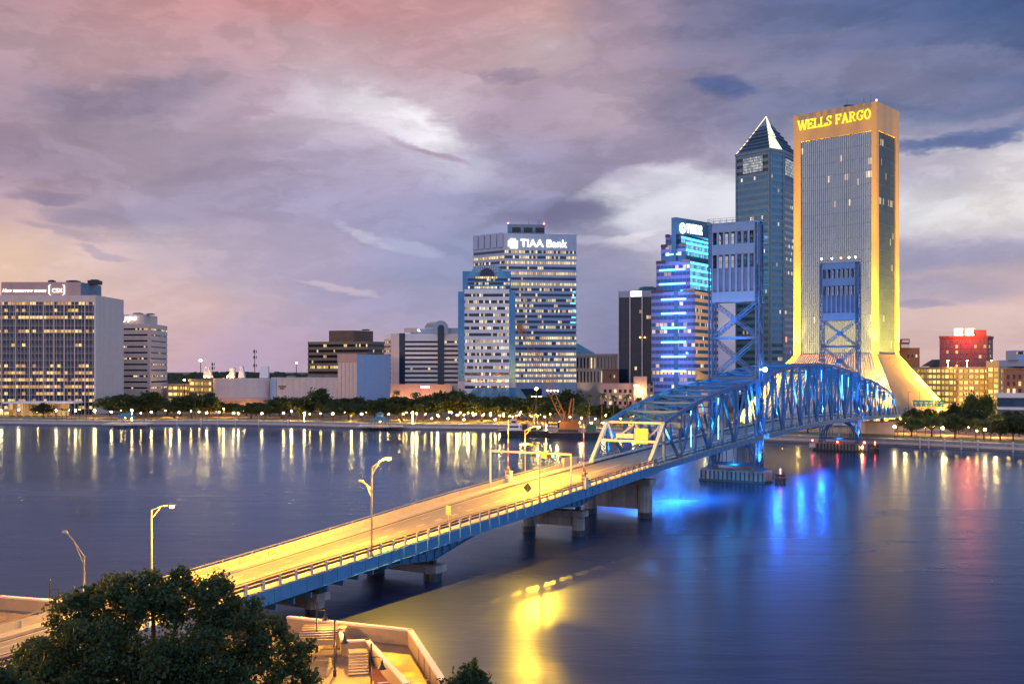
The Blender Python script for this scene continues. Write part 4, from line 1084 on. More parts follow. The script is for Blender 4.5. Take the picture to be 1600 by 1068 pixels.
b = MB(); p, q = T.loc(435, 600.2), T.loc(447, 599.6); ebox(b, p, q, zl - 5.2, zl - 4.4, .02, .2); ebox(b, p, q, zl - 6.4, zl - 5.6, .02, .2, .8, 3.6); b.build('wall_lettering', M['rust'], T.root)
c = T.loc(379, 606); r = 17.0
b = MB(); b.prism([(c.x + r * math.cos(a), c.y + r * .55 * math.sin(a)) for a in [2 * math.pi * k / 40 for k in range(40)]], 0, zl - .2); b.build('rotunda_drum', M['conc_warm'], T.root, True) if False else b.build('rotunda_drum', M['conc_warm'], T.root)
zc = T.z(621, 590)
b = MB(); b.prism([(c.x + (r + 1) * math.cos(a), c.y - 5 + (r * .62) * math.sin(a)) for a in [2 * math.pi * k / 40 for k in range(40)]], zc - 2.0, zc); b.build('canopy_ring', M['pinkstone'], T.root)
for k in range(9):
    a = math.pi + math.pi * (k + .35) / 9; x, y = c.x + r * math.cos(a), c.y - 5 + (r * .58) * math.sin(a)
    MB().lathe([(.75, 0), (.7, .4), (.62, .5), (.58, zc - 2.3), (.8, zc - 2.0)], (x, y, 0), 10).build('column', M['pinkstone'], T.root)
for k in range(5):
    a = math.pi + math.pi * (k + .5) / 5; lamp(T.root, (c.x + r * .8 * math.cos(a), c.y - 9 + r * .35 * math.sin(a) - 3, 1.0), 1300, (1, .5, .14), radius=.3)
b = MB(); b.prism([tuple(T.loc(528, 597)), tuple(T.loc(558, 588)), tuple(T.loc(610, 612)), tuple(T.loc(585, 632))], 0, zf)
b.build('stage_tower', M['bluewhite'], T.root)
p, q = T.loc(528, 597), T.loc(558, 588); Lr = (q - p).length
for k in range(5):
    b = ebox(MB(), p, q, 0, zf + .3, .0, .35, Lr * k / 5 + .3, Lr * (k + 1) / 5 - .05); b.build('ribbed_panel', M['conc_warm'], T.root)
b = ebox(MB(), p, q, zf - 4.5, zf + .4, .36, .5); b.build('fascia_band', M['pinkstone'], T.root)
for px, w0, w1, hz in ((317, 15, 6, 18), (357, 9, 7, 16), (372, 10, 5, 18.5), (405, 14, 12, 18)):
    a = T.loc(px, 612); s_ = 612 / F; z0 = zl
    b = MB(); zh = zl + hz * s_
    b.loft([[(a.x, a.y, z0), (a.x + w0 * s_, a.y, z0), (a.x + w0 * s_, a.y + 3, z0), (a.x, a.y + 3, z0)], [(a.x + .8, a.y, zh), (a.x + .8 + w1 * s_, a.y, zh), (a.x + .8 + w1 * s_, a.y + 3, zh), (a.x + .8, a.y + 3, zh)]])
    b.build('roof_vent', M['white'], T.root)
for px in (320, 326, 355, 361): a = T.loc(px, 606); MB().ball((a.x, a.y, T.z(588, 606)), .4, 8, 5).build('roof_lamp', M['globe_s'], T.root)

p, q = T.loc(424, 600.5), T.loc(530, 597); d_, n_, Lw_ = eframe(p, q)
for k in range(1, 12): ebox(MB(), p, q, 0.1, zl - .1, .0, .07, Lw_ * k / 12 - .06, Lw_ * k / 12 + .06).build('panel_joint', M['pinkstone'], T.root)
ebox(MB(), p, q, 8.2, 8.5, .0, .10).build('string_course', M['pinkstone'], T.root)
roof_units(T, [(T.loc(455, 612).x, T.loc(455, 612).y, zl, 5, 4, 1.2), (T.loc(490, 612).x, T.loc(490, 612).y, zl, 7, 4, .9), (T.loc(512, 610).x, T.loc(512, 610).y, zl, 3, 3, 1.5)], M['grey'])
# ---- brown office
T = Tower('office_block', 'flat brown office with amber lit ribbons and a dark rooftop storey, above the stage tower', [(481.5, 732), (574, 720), (625, 745)], 22)
zt = T.z(533); zs = sorted(T.z(541.5 + 8.5 * k) for k in range(6)) 
ribbons(T, [0, 1], zs, 1.9, M['brown'], W_['brown'], 0, zt, .25, 1.3)
b = MB(); b.prism([tuple(T.loc(514, 738)), tuple(T.loc(553, 734)), tuple(T.loc(583, 748)), tuple(T.loc(545, 756))], zt, T.z(516, 734)); b.build('rooftop_storey', pm('dark_brown_cladding', (0.13, 0.08, 0.05), .7), T.root)
roof_units(T, [(-3, 14, T.z(516, 734), 5, 4, .7)], M['dark'])

# ---- hotel with the barrel roof
T = Tower('hotel', 'hotel with black ribbon windows, a dark arched bay and a barrel vault roof', [(601, 652), (611, 642), (624, 641), (633, 640.5), (684, 640), (694, 640), (722, 640)], 26)
zt = T.z(521.5); zb = T.z(600)
T.body(0, zt, M['white'])
zs = [zb + .6 + 2.78 * k for k in range(int((zt - zb - 1.5) / 2.78))]
for i in (0, 3, 5):
    p, q = T.edge(i)
    for z in zs: strip(T.root, p, q, z, z + 1.35, W_['omni'], 1.6, .06)
    b = MB()
    for z in zs: ebox(b, p, q, z + 1.35, z + 2.78, 0, .35)
    b.build('spandrel', M['white'] if i else M['conc_warm'], T.root)
p, q = T.edge(1); ebox(MB(), p, q, 0, zt + .3, 0, .5).build('blank_wall', M['conc_warm'], T.root)
p, q = T.edge(2); ebox(MB(), p, q, zb, zt + .5, 0, .6).build('dark_glass_bay', M['glassdark'], T.root)
p, q = T.edge(4); xa, xb = p.x, q.x; xm, rr = (xa + xb) / 2, (xb - xa) / 2
b = MB(); pl = [(xa, -.9), (xb, -.9)]
ring = [(xm + rr * math.cos(a), zt + 3.6 + rr * math.sin(a)) for a in [math.pi * k / 12 for k in range(13)]]
poly = [(xa, 0), (xb, 0)] + ring
b.loft([[(x, -.95, z) for x, z in poly], [(x, -.05, z) for x, z in poly]]); b.build('arched_bay', M['glassdark'], T.root)
R1 = 4.5; zc = zt + 3.6
b = MB(); n = 16
prof = [(xm + R1 * math.cos(math.pi * k / n), zc + R1 * 1.05 * math.sin(math.pi * k / n)) for k in range(n + 1)]
prof2 = [(xm + (rr + .02) * math.cos(math.pi * k / n), zc + (rr + .02) * math.sin(math.pi * k / n)) for k in range(n + 1)]
for k in range(n):
    for y0, y1 in ((-.75, 1.2),):
        (x0, z0), (x1, z1) = prof[k], prof[k + 1]; (u0, w0), (u1, w1) = prof2[k], prof2[k + 1]
        b.loft([[(x0, y0, z0), (x1, y0, z1), (u1, y0, w1), (u0, y0, w0)], [(x0, y1, z0), (x1, y1, z1), (u1, y1, w1), (u0, y1, w0)]])
b.box(xm - R1, xm - rr - .05, -.75, 1.2, zt, zc); b.box(xm + rr + .05, xm + R1, -.75, 1.2, zt, zc); b.build('arch_gable', M['bluewhite'], T.root)
b = MB(); b.loft([[(x * .98 - .02 * 0, 1.2, z - .4) for x, z in prof], [(x - 8.0, 26, z + .4) for x, z in prof]]); b.build('barrel_vault', M['glassteal'], T.root)
a0 = T.loc(633, 644); b = MB().box(a0.x + 3.5, xm - R1 + .5, 3, 12, zt + .02, zt + 3.2); b.box(xm + R1, xm + R1 + 6.5, 2, 10, zt + .02, zt + 3.8); b.build('roof_room', M['bluewhite'], T.root)
p, q = T.edge(3); b = MB().box(p.x - .6, p.x + 7.6, -.3, .1, zt + 1.0, zt + 3.7); sb = b.build('sign_board', M['conc_warm'], T.root)
text(T, 'OMNI HOTEL', p, q, -.4, zt + 1.6, 1.65, M['textwhite'], 0, .05, .45)
p0_, q0_ = T.ch[1], T.loc(708, 632); b = MB(); b.prism([tuple(T.loc(602, 634)), tuple(T.loc(706, 634)), tuple(T.loc(706, 639.6)), tuple(T.loc(602, 641.6))], 0, zb); b.build('podium', M['pinkstone'], T.root)
p, q = T.loc(655, 633.9), T.loc(680, 633.9); b = MB(); ebox(b, p, q, zb - 2.2, zb - 1.0, .05, .25, 1, 6.2); b.build('entrance_sign', M['textwhite'], T.root)
for px in (612, 640, 668, 694): a = T.loc(px, 628); lamp(T.root, (a.x, a.y, 1.0), 9000, (1, .52, .2), 'SPOT', .3, (a.x, a.y + 6, zb), 120)

# ---- stepped striped tower
T = Tower('office_tower', 'slim stepped tower with pale stripes, blue glass corners and arched crown', [(726.5, 600), (795, 600)], 28)
p, q = T.edge(0); Lf = (q - p).length; zt = T.z(452); D0 = 600
zs = sorted(T.z(460.5 + 10.25 * k) for k in range(15))
ribbons(T, [0], [z - 1.1 for z in zs if z > 2.5], 1.75, M['white'], W_['mid'], 0, zt, .3, 1.15)
w1 = PX(737, 600) - PX(726.5, 600)
b = MB(); b.box(p.x - 4.1, p.x, 1.2, 26, 0, T.z(455)); b.box(q.x, q.x + 3.9, 1.2, 26, 0, T.z(455)); b.build('glass_corner', M['glassblue'], T.root)
b = MB(); b.box(p.x - 4.15, p.x - .1, 1.0, 26, 0, T.z(595)); b.box(q.x + .1, q.x + 4, 1.0, 26, 0, T.z(595)); b.build('corner_base', M['conc_warm'], T.root)
z2 = T.z(434); b = MB(); b.box(p.x - 1.5, q.x + 1.2, 2.2, 25, zt + .02, z2); b.build('upper_storeys', M['glassblue'], T.root)
pu, qu = Vector((p.x + 1.5, 2.2)), Vector((q.x + .5, 2.2))
for k in range(3): strip(T.root, pu, qu, zt + .6 + 2.3 * k, zt + 2.0 + 2.3 * k, W_['mid'], 1.2, .06)
b = MB(); b.box(p.x - 1.6, p.x + 3.5, 3.5, 24, z2 + .02, T.z(422.5)); b.box(q.x - 3.5, q.x + 1.3, 3.5, 24, z2 + .02, T.z(422.5)); b.build('shoulder', M['glassblue'], T.root)
z3 = T.z(413.5); b = MB(); xm = (p.x + q.x) / 2
b.loft([[(p.x + .3, 2.4, z2 + .03), (q.x - .3, 2.4, z2 + .03), (q.x - .3, 22, z2 + .03), (p.x + .3, 22, z2 + .03)], [(p.x + 6.2, 4.5, z3), (q.x - 6.6, 4.5, z3), (q.x - 6.6, 20, z3), (p.x + 6.2, 20, z3)]]); b.build('crown', M['glassteal'], T.root)
b = MB()
for k in range(13): x = xm - 6.3 + 12.6 * k / 12; b.bar((x, 3.0, z2 + 3.6), (x, 4.2, z3), .14)
for k in range(5): z = z2 + 3.6 + (z3 - z2 - 3.6) * k / 4; b.bar((xm - 6.4, 3.0 + 1.2 * k / 4, z), (xm + 6.4, 3.0 + 1.2 * k / 4, z), .14)
b.build('crown_grid', M['white'], T.root)
ap_ = [(xm + 4.6 * math.cos(math.pi * k / 14), z2 + 1.0 + 4.8 * math.sin(math.pi * k / 14)) for k in range(15)]
b = MB(); b.loft([[(x, 1.6, z) for x, z in ap_], [(x, 2.6, z) for x, z in ap_]]); b.build('arch_window', M['glassdark'], T.root)
b = MB()
for (x0, z0_), (x1, z1_) in zip(ap_[:-1], ap_[1:]): b.bar((x0, 1.5, z0_), (x1, 1.5, z1_), .4, .4)
b.build('arch_frame', M['brown'], T.root)
strip(T.root, Vector((xm - 7, 2.1)), Vector((xm + 6, 2.1)), z2 - .2, z2 + 1.0, W_['vylit'], 1.2, .1)
b = MB(); a, c = T.loc(727, 592), T.loc(826, 592); zA, zB = T.z(605.5, 592), T.z(626, 580)
b.loft([[(a.x, -22, zB - 3), (c.x, -22, zB - 3), (c.x, -1, zB - 3), (a.x, -1, zB - 3)], [(a.x, -22, zB), (c.x, -22, zB), (c.x, -1, zB), (a.x, -1, zB)], [(a.x + 5, -3.5, zA), (c.x - 5.5, -3.5, zA), (c.x - 5.5, -1, zA), (a.x + 5, -1, zA)]]); b.build('atrium_roof', M['glassteal'], T.root)

# ---- tall bank tower
T = Tower('office_tower', 'broad tall blue-white tower with long rows of lit windows under a white sign', [(740, 666), (788, 650), (900, 656)], 34)
zt = T.z(364.5); zc = T.z(387)
zs = [T.z(393.5 + 8.42 * k) for k in range(25)]
ribbons(T, [0, 1], sorted(z - .6 for z in zs), 1.75, M['bluewhite'], W_['tiaa'], 0, zt, .3, 1.3, {1: (0, None)})
p, q = T.edge(0); Lr = (q - p).length
for k in range(5): ebox(MB(), p, q, zc + .5, zt + .5, .32, .9, Lr * k / 5 + .4, Lr * (k + 1) / 5 - .9).build('ribbed_panel', M['bluewhite'], T.root)
p, q = T.edge(1)
text(T, 'TIAA Bank', p, q, 10.2, T.z(385.0), 6.7, M['textwhite'], 0, .035, .6)
d_, n_, L_ = eframe(p, q); b = MB()
cc = p + d_ * 5.4 + n_ * .6; zl_ = T.z(379)
for i in range(5):
    for j in range(5):
        if (i, j) in ((0, 0), (4, 4), (0, 4)): continue
        a = cc + d_ * (i - 2) * 1.25; b.box(a.x - .5, a.x + .5, a.y - .1, a.y + .1, zl_ - 3.0 + j * 1.25 - .5, zl_ - 3.0 + j * 1.25 + .55)
b.build('emblem', M['textwhite'], T.root)
b = MB(); b.prism([tuple(T.loc(793, 655)), tuple(T.loc(851, 658)), tuple(T.loc(851, 674)), tuple(T.loc(795, 674))], zt + .02, T.z(350, 655)); b.build('rooftop_plant', M['slate'], T.root)
for k in range(3): pp, qq = T.loc(793, 655), T.loc(851, 658); ebox(MB(), pp, qq, zt + 1.5, zt + 4.6, .02, .15, 3 + 7.5 * k, 8.5 + 7.5 * k).build('louvre', M['black'], T.root)
for px, py in ((794, 349), (850, 350)): a = T.loc(px, 660); MB().ball((a.x, a.y, T.z(py - .5, 660)), .4, 8, 5).build('beacon', M['red'], T.root)
for px in (826, 842): a = T.loc(px, 662); mast(T, a.x, a.y, T.z(350, 660), 4.5)
b = MB(); ebox(b, p, q, 0, T.z(607), .35, .6, 24, L_); b.build('plain_base', M['bluewhite'], T.root)
b = ebox(MB(), p, q, .2, T.z(607), .32, .55, 0, 24); b.build('dark_base', M['glassdark'], T.root)
for k in range(5): a = p + d_ * (41 + .4 * k); 
for k, py in enumerate((455, 464, 473, 484, 495, 503)): ebox(MB(), p, q, T.z(py) - .5, T.z(py) + .6, .3, .5, L_ - 2.2 - .8 * (k % 3), L_ - .3).build('reflected_blue_window', em('blue_reflection_glow', (0.15, 0.65, 1.0), 1.6, True), T.root)  # blue reflections put in as glowing strips

# ---- hip roofed block and courthouse
T = Tower('civic_block', 'low block with a dark blue hipped roof peeping out beside the tall bank tower', [(893, 770), (929, 766)], 20)
z0, z1 = T.z(553), T.z(536); p, q = T.edge(0); T.body(0, z0, M['conc'])
b = MB(); b.loft([[(p.x - 1, -1, z0 + .02), (q.x + 1, -1, z0 + .02), (q.x + 1, 21, z0 + .02), (p.x - 1, 21, z0 + .02)], [(p.x + 2, 8, z1), (p.x + 5, 8, z1), (p.x + 5, 12, z1), (p.x + 2, 12, z1)]]); b.build('hip_roof', M['teal'], T.root)
T = Tower('courthouse', 'pale stone courthouse with tall dark window slots and uplit columns', [(899, 700), (969, 694)], 26)
p, q = T.edge(0); L_ = (q - p).length; zt = T.z(553.5); T.body(0, zt, M['conc'])
for za, zb_ in ((T.z(597), T.z(580)), (T.z(575), T.z(558.5))):
    spots = [(p, q, 1.6 + L_ / 13 * k, za) for k in range(13)]
    window_copies(T.root, W_['ribbon'], spots, 1.05, zb_ - za)
    for k in range(14):
        t = .5 + (L_ - 1) * k / 13; ebox(MB(), p, q, za, zb_, .0, .5, t - .38, t + .38).build('pilaster', M['conc'], T.root)
ebox(MB(), p, q, zt - 1.0, zt + .5, .1, .8, ext=.5).build('cornice', M['conc'], T.root)
for k in (0, 2, 8, 10): a = p + (q - p) * ((k + 1) / 14); lamp(T.root, (a.x, -2.0, .8), 5000, (1, .7, .35), 'SPOT', .2, (a.x, .3, 14), 60)
T = Tower('brick_block', 'small plain brown brick block in front of the courthouse', [(942, 640), (967, 638)], 12); T.body(0, T.z(577.5), M['brick_br']); p, q = T.edge(0)
ebox(MB(), p, q, T.z(577.5), T.z(577.5) + .5, -.4, .3).build('parapet', M['brick_br'], T.root)
window_copies(T.root, W_['ribbon'], [(p, q, 4.5 + 2.6 * k, T.z(590)) for k in range(2)], 1.0, 1.8)

# ---- black glass tower
T = Tower('office_tower', 'slim black glass tower with white vertical fins and a small lit panel on top', [(966, 650), (1021, 642)], 26)
p, q = T.edge(0); L_ = (q - p).length; zt = T.z(453.5); zc = T.z(463.5); T.body(0, zt - .5, M['glassdark'], 'glass_wall')
zz = zc - 3.0
while zz > 2: strip(T.root, p, q, zz, zz + 2.1, W_['dark'], 1.5, .05); zz -= 3.55
ebox(MB(), p, q, zc, zt, 0, .5).build('crown_band', M['bluewhite'], T.root)
for t in (.3, L_ * .345, L_ * .69, L_ - .3): ebox(MB(), p, q, 0, zt + .2, .1, .9, t - .32, t + .32).build('fin', M['white'], T.root)
ebox(MB(), p, q, zc + .5, zt - .3, .5, .75, L_ * .37, L_ * .67).build('lit_panel', M['textwhite'], T.root)
roof_units(T, [(-2.0, 10, zt, 11, 8, 2.4)], M['teal'])
b = MB()
for px in (999, 1006): a = T.loc(px, 645); b.ball((a.x, -1.4, T.z(527)), .55, 8, 5)
b.build('orange_facade_lamp', em('orange_facade_light', (1.0, 0.28, 0.05), 9.0), T.root)

# ---- stepped blue tower with light bars
T = Tower('office_tower', 'stepped blue-lit tower with glowing horizontal bars and a white sign on its crown', [(1018, 590), (1086, 577), (1122, 606)], 22)
TI = [([(1018, 590), (1086, 577), (1122, 606)], 0, 452), ([(1025.5, 592), (1078, 581), (1122, 612)], 452, 406), ([(1033, 594), (1071, 586), (1122, 620)], 406, 381), ([(1040, 596), (1064, 591), (1122, 632)], 381, 366)]
vyw = pm('mauve_spandrel', (0.17, 0.20, 0.42), 0.5, var=.1); vyo = pm('tan_spandrel', (0.50, 0.36, 0.26), 0.5, var=.1)
cy_ = em('cyan_wash_light', (0.06, 0.58, 1.0), 4.0); bl_ = em('blue_bar_light', (0.12, 0.42, 1.0), 7.0)
for ti, (pts, pyb, pyt) in enumerate(TI):
    ch = [T.loc(*p) for p in pts]; z0 = 0 if ti == 0 else T.z(pyb) + .02; z1 = T.z(pyt, pts[1][1])
    back = [Vector((ch[-1].x + 1, ch[-1].y + 14 - 3 * ti)), Vector(((ch[0].x + T.C.x) * (ch[0].y + 26 - 4 * ti + T.C.y) / (ch[0].y + T.C.y) - T.C.x + .2, ch[0].y + 26 - 4 * ti))]
    b = MB(); b.prism([tuple(v) for v in ch + back], z0, z1); b.build('tier', M['glassdark'] if ti == 0 else M['glassblue'], T.root)
    p, q = ch[0], ch[1]; r_, s_ = ch[1], ch[2]; Lf = (q - p).length; Lr = (s_ - r_).length
    z = (3.9 * math.ceil((z0 + .2) / 3.9)) if ti else 10.0
    while z + 2.1 < z1:
        strip(T.root, p, q, z, z + 2.0, W_['vylit'] if (ti == 0 and 18 < z < 22) else W_['vy'], 2.4, .06)
        strip(T.root, r_, s_, z, z + 2.0, W_['vycyan'] if ti else W_['vy'], 1.6, .06)
        ebox(MB(), p, q, z + 2.0, z + 3.9 if z + 3.9 < z1 else z1, .0, .22).build('spandrel', vyw, T.root)
        ebox(MB(), r_, s_, z + 2.0, z + 3.9 if z + 3.9 < z1 else z1, .0, .25).build('spandrel', vyo if ti == 0 else M['bluewhite'], T.root)
        if ti: ebox(MB(), r_, s_, z + 2.4, z + 3.5, .25, .45, .4, Lr - 4).build('glow_bar', cy_, T.root)
        z += 3.9
    ebox(MB(), p, q, z1 - 1.2, z1 + .5, .22, .5, 0, Lf * .28).build('cornice', pm('dark_plum_cornice', (.06, .035, .06), .5), T.root)
    ebox(MB(), p, q, z1 - 1.2, z1 + .5, .22, .5, Lf * .76, Lf).build('cornice', M['brown'], T.root)
    if ti == 0: ebox(MB(), p, q, 6, z1 - .2, .22, .5, Lf * .53, Lf * .62).build('glass_shaft', M['glassblue'], T.root)
for z_ in (16, 34, 52, 70, 86, 100): a = T.loc(1052, 572); lamp(T.root, (a.x, a.y + (0 if z_ < 55 else 4), z_), 5200, (0.06, 0.30, 1.0), radius=.6)
d0 = T.loc(1034, 586); d1 = T.loc(1072, 579)
for py in (579.5, 557, 534.5, 512, 489.5, 467.5): ebox(MB(), d0, d1, T.z(py, 583) - .45, T.z(py, 583) + .45, .3, 1.0).build('glow_bar', bl_, T.root)
for (a, c, pys) in (((1031, 591), (1071, 582.5), (421.5, 443.5)), ((1041, 592), (1063, 588), (396.5,))):
    for py in pys: ebox(MB(), T.loc(*a), T.loc(*c), T.z(py, 587) - .4, T.z(py, 587) + .4, .4, 1.0).build('glow_bar', bl_, T.root)
z0, z1 = T.z(452), T.z(341, 592)
b = MB(); b.prism([tuple(T.loc(1049, 590)), tuple(T.loc(1056.5, 587.5)), tuple(T.loc(1056.5, 604)), tuple(T.loc(1049, 604))], z0, z1); b.build('crown_slab', M['glassblue'], T.root)
p, q = T.loc(1056.5, 587.5), T.loc(1114, 612); b = MB(); b.prism([tuple(p), tuple(q), tuple(q + Vector((0, 5))), tuple(p + Vector((0, 9)))], T.z(366, 590), z1); b.build('sign_wall', M['glassblue'], T.root)
d_, n_, Ls = eframe(p, q)
text(T, 'VYSTAR', p, q, 9.4, T.z(364.6, 597), 7.6, em('bright_sign_light', (0.92, 0.97, 1.0), 6.0), 0, .05, .4, 'sign_lettering').scale = (.56, 1, 1)
c = p + d_ * 5.6 + n_ * .4; b = MB()
for k in range(18):
    a0, a1 = 2 * math.pi * k / 18, 2 * math.pi * (k + 1) / 18; pt = lambda a: (c.x + d_.x * 2.3 * math.cos(a), c.y + d_.y * 2.3 * math.cos(a), T.z(356, 590) + 2.9 * math.sin(a)); b.bar(pt(a0), pt(a1), .6, .3)
for a0 in (.6, 2.2, 3.9): b.bar(pt(a0), pt(a0 + 2.4), .5, .3)
b.build('emblem', M['textwhite'], T.root)
pp, qq = T.loc(1086, 577), T.loc(1116, 601); b = MB(); b.prism([tuple(pp + Vector((0, -4))), tuple(qq + Vector((3, -4))), tuple(qq + Vector((3, 0))), tuple(pp)], 0, 14); b.build('entrance_block', vyo, T.root)
zr = T.z(579, 575); b = MB(); b.loft([[(pp.x, pp.y - 5, zr - 5), (qq.x, qq.y - 5, zr - 5), (qq.x, qq.y, zr - 5), (pp.x, pp.y, zr - 5)], [(pp.x, pp.y - 4, zr), (pp.x + 1, pp.y - 4, zr), (pp.x + 1, pp.y, zr), (pp.x, pp.y, zr)]]); b.build('gabled_porch', M['gold'], T.root)
lamp(T.root, (pp.x + 4, pp.y - 12, 10), 14000, (1, .6, .2), radius=.4)

# ---- pink low block with lit windows
T = Tower('annex_block', 'low pink block with three rows of lit windows and a glowing corner tower', [(938, 522), (990.5, 516), (1022, 520)], 16)
zt = T.z(600); p, q = T.edge(0); T.body(0, zt, M['pinkstone'])
window_copies(T.root, W_['small'], [(p, q, 2.6 + 2.6 * k, T.z(613.5 + 9.3 * j)) for k in range(6) for j in range(3)], 1.35, 1.7, M['pinkstone'])
ebox(MB(), p, q, zt, zt + .5, -.4, .25).build('cornice', M['pinkstone'], T.root)
p, q = T.edge(1); b = MB(); b.prism([tuple(T.loc(990, 515)), tuple(T.loc(1011, 513)), tuple(T.loc(1011, 530)), tuple(T.loc(990, 530))], 0, T.z(588, 514)); b.build('corner_tower', M['pinkstone'], T.root)
pe, qe = T.loc(990, 515), T.loc(1011, 513); Le = (qe - pe).length
for t in (2.7, 4.6): ebox(MB(), pe, qe, .5, T.z(600 if t < 4 else 606), .02, .14, t - .28, t + .28).build('lit_slot', em('warm_slot_light', (1.0, .62, .16), 3.0), T.root)
ebox(MB(), pe, qe, T.z(603), T.z(600.5), .02, .25, .2, 2.3).build('lit_sign', M['textwhite'], T.root)
lamp(T.root, (pe.x + 2.6, pe.y - 2.5, T.z(612)), 4500, (1, .6, .2), radius=.3)
window_copies(T.root, W_['small'], [(q * .25 + p * .75, q, 1.8 + 2.6 * k, T.z(602 + 10 * j)) for k in range(3) for j in range(3)], 1.4, 2.0)

# ---- tallest glass tower with the pyramid roof
T = Tower('office_tower', 'tall dark blue tower with a pyramid roof lit along its edges', [(1150, 618), (1203, 600), (1224, 606), (1252, 632)], 30)
zt = T.z(232); T.body(0, zt, M['glassdark'], 'shaft')
bsp = pm('blue_stone_spandrel', (0.07, 0.15, 0.235), .45, var=.12)
zz = 6.0; kk = 0
while zz < zt - 5:
    for i in range(3):
        p, q = T.edge(i)
        if zz < zt - 14 or i == 1: strip(T.root, p, q, zz, zz + 2.0, W_['bofa'], 1.35, .06, .8, (q - p).length - .8)
        ebox(MB(), p, q, zz + 2.0, zz + 3.95, 0, .25 + .004 * i, .8, (q - p).length - .8).build('spandrel', bsp, T.root) if i != 1 or kk % 1 == 0 else None
    zz += 3.95; kk += 1
for i in range(3):
    p, q = T.edge(i); L_ = (q - p).length
    for t0, t1 in ((0, .8), (L_ - .8, L_)): ebox(MB(), p, q, 0, zt - .1, .0, .55 + .004 * i, t0, t1).build('corner_pier', bsp, T.root)
    ebox(MB(), p, q, zt - 1.2, zt + .3, .28, .7, ext=.3).build('cornice', bsp, T.root)
p, q = T.edge(0); L_ = (q - p).length; strip(T.root, p, q, T.z(266), T.z(241), W_['crown'], 1.0, .5, L_ * .22, L_ * .80, 'lit_crown_window', 6)
p, q = T.edge(2); strip(T.root, p, q, T.z(270), T.z(243), W_['crown'], 1.3, .5, 1.5, (q - p).length - 1, 'lit_crown_window', 6)
ap3 = T.loc(1197, 622); zA = T.z(200, 622); zT = T.z(184, 622)
base = [Vector(v) for v in T.poly]; sh = lambda f: [(ap3.x + (v.x - ap3.x) * f, ap3.y + (v.y - ap3.y) * f) for v in base]
b = MB(); b.prism(sh(1.0), zt + .02, zt + (zA - zt) * .52, sh(.60)); b.prism(sh(.62), zt + (zA - zt) * .52, zA, sh(.26)); 
for f_ in (.14, .28, .42, .56, .70, .84):
    zz_ = zt + (zA - zt) * f_; k_ = 1 - .4 * f_ / .52 if f_ < .52 else .62 - .36 * (f_ - .52) / .48; b.prism([(x, y) for x, y in sh(k_ + .025)], zz_, zz_ + .45)
b.build('pyramid_roof', pm('teal_roof_metal', (0.03, 0.085, 0.15), 0.4, metal=0.3, var=.2), T.root)
b = MB(); b.prism(sh(.27), zA, zT, sh(.01)); b.build('lantern', M['slate'], T.root)
lit = em('roof_floodlit_glow', (1.0, 0.82, 0.55), 1.6)  # floodlight falling on the roof, put in as glow
def onroof(v, f, zf): return Vector((ap3.x + (v.x - ap3.x) * f, ap3.y + (v.y - ap3.y) * f, zf))
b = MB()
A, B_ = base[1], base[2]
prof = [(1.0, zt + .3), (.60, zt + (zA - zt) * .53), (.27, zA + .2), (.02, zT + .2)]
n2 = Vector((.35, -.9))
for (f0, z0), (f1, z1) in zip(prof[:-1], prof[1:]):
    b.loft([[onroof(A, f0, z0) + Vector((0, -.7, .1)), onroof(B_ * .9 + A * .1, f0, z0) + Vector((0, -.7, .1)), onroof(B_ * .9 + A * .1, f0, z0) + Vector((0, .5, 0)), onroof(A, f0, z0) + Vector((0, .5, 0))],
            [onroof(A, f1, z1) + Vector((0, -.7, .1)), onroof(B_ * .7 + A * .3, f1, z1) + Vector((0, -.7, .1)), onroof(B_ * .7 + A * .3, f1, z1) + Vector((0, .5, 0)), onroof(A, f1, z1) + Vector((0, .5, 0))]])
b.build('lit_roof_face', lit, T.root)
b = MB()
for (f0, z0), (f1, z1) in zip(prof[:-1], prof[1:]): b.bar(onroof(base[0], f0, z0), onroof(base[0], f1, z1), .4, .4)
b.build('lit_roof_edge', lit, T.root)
MB().ball((ap3.x, ap3.y, zT + .3), .35, 8, 5).build('beacon', M['red'], T.root)
for z_ in (T.z(528), T.z(531)): pass
a = T.loc(1228, 600); b = MB(); b.box(a.x - .3, a.x + .3, a.y - 1, a.y - .6, T.z(534), T.z(526)); b.build('red_facade_light', em('red_facade', (1, .15, .05), 3.0), T.root)

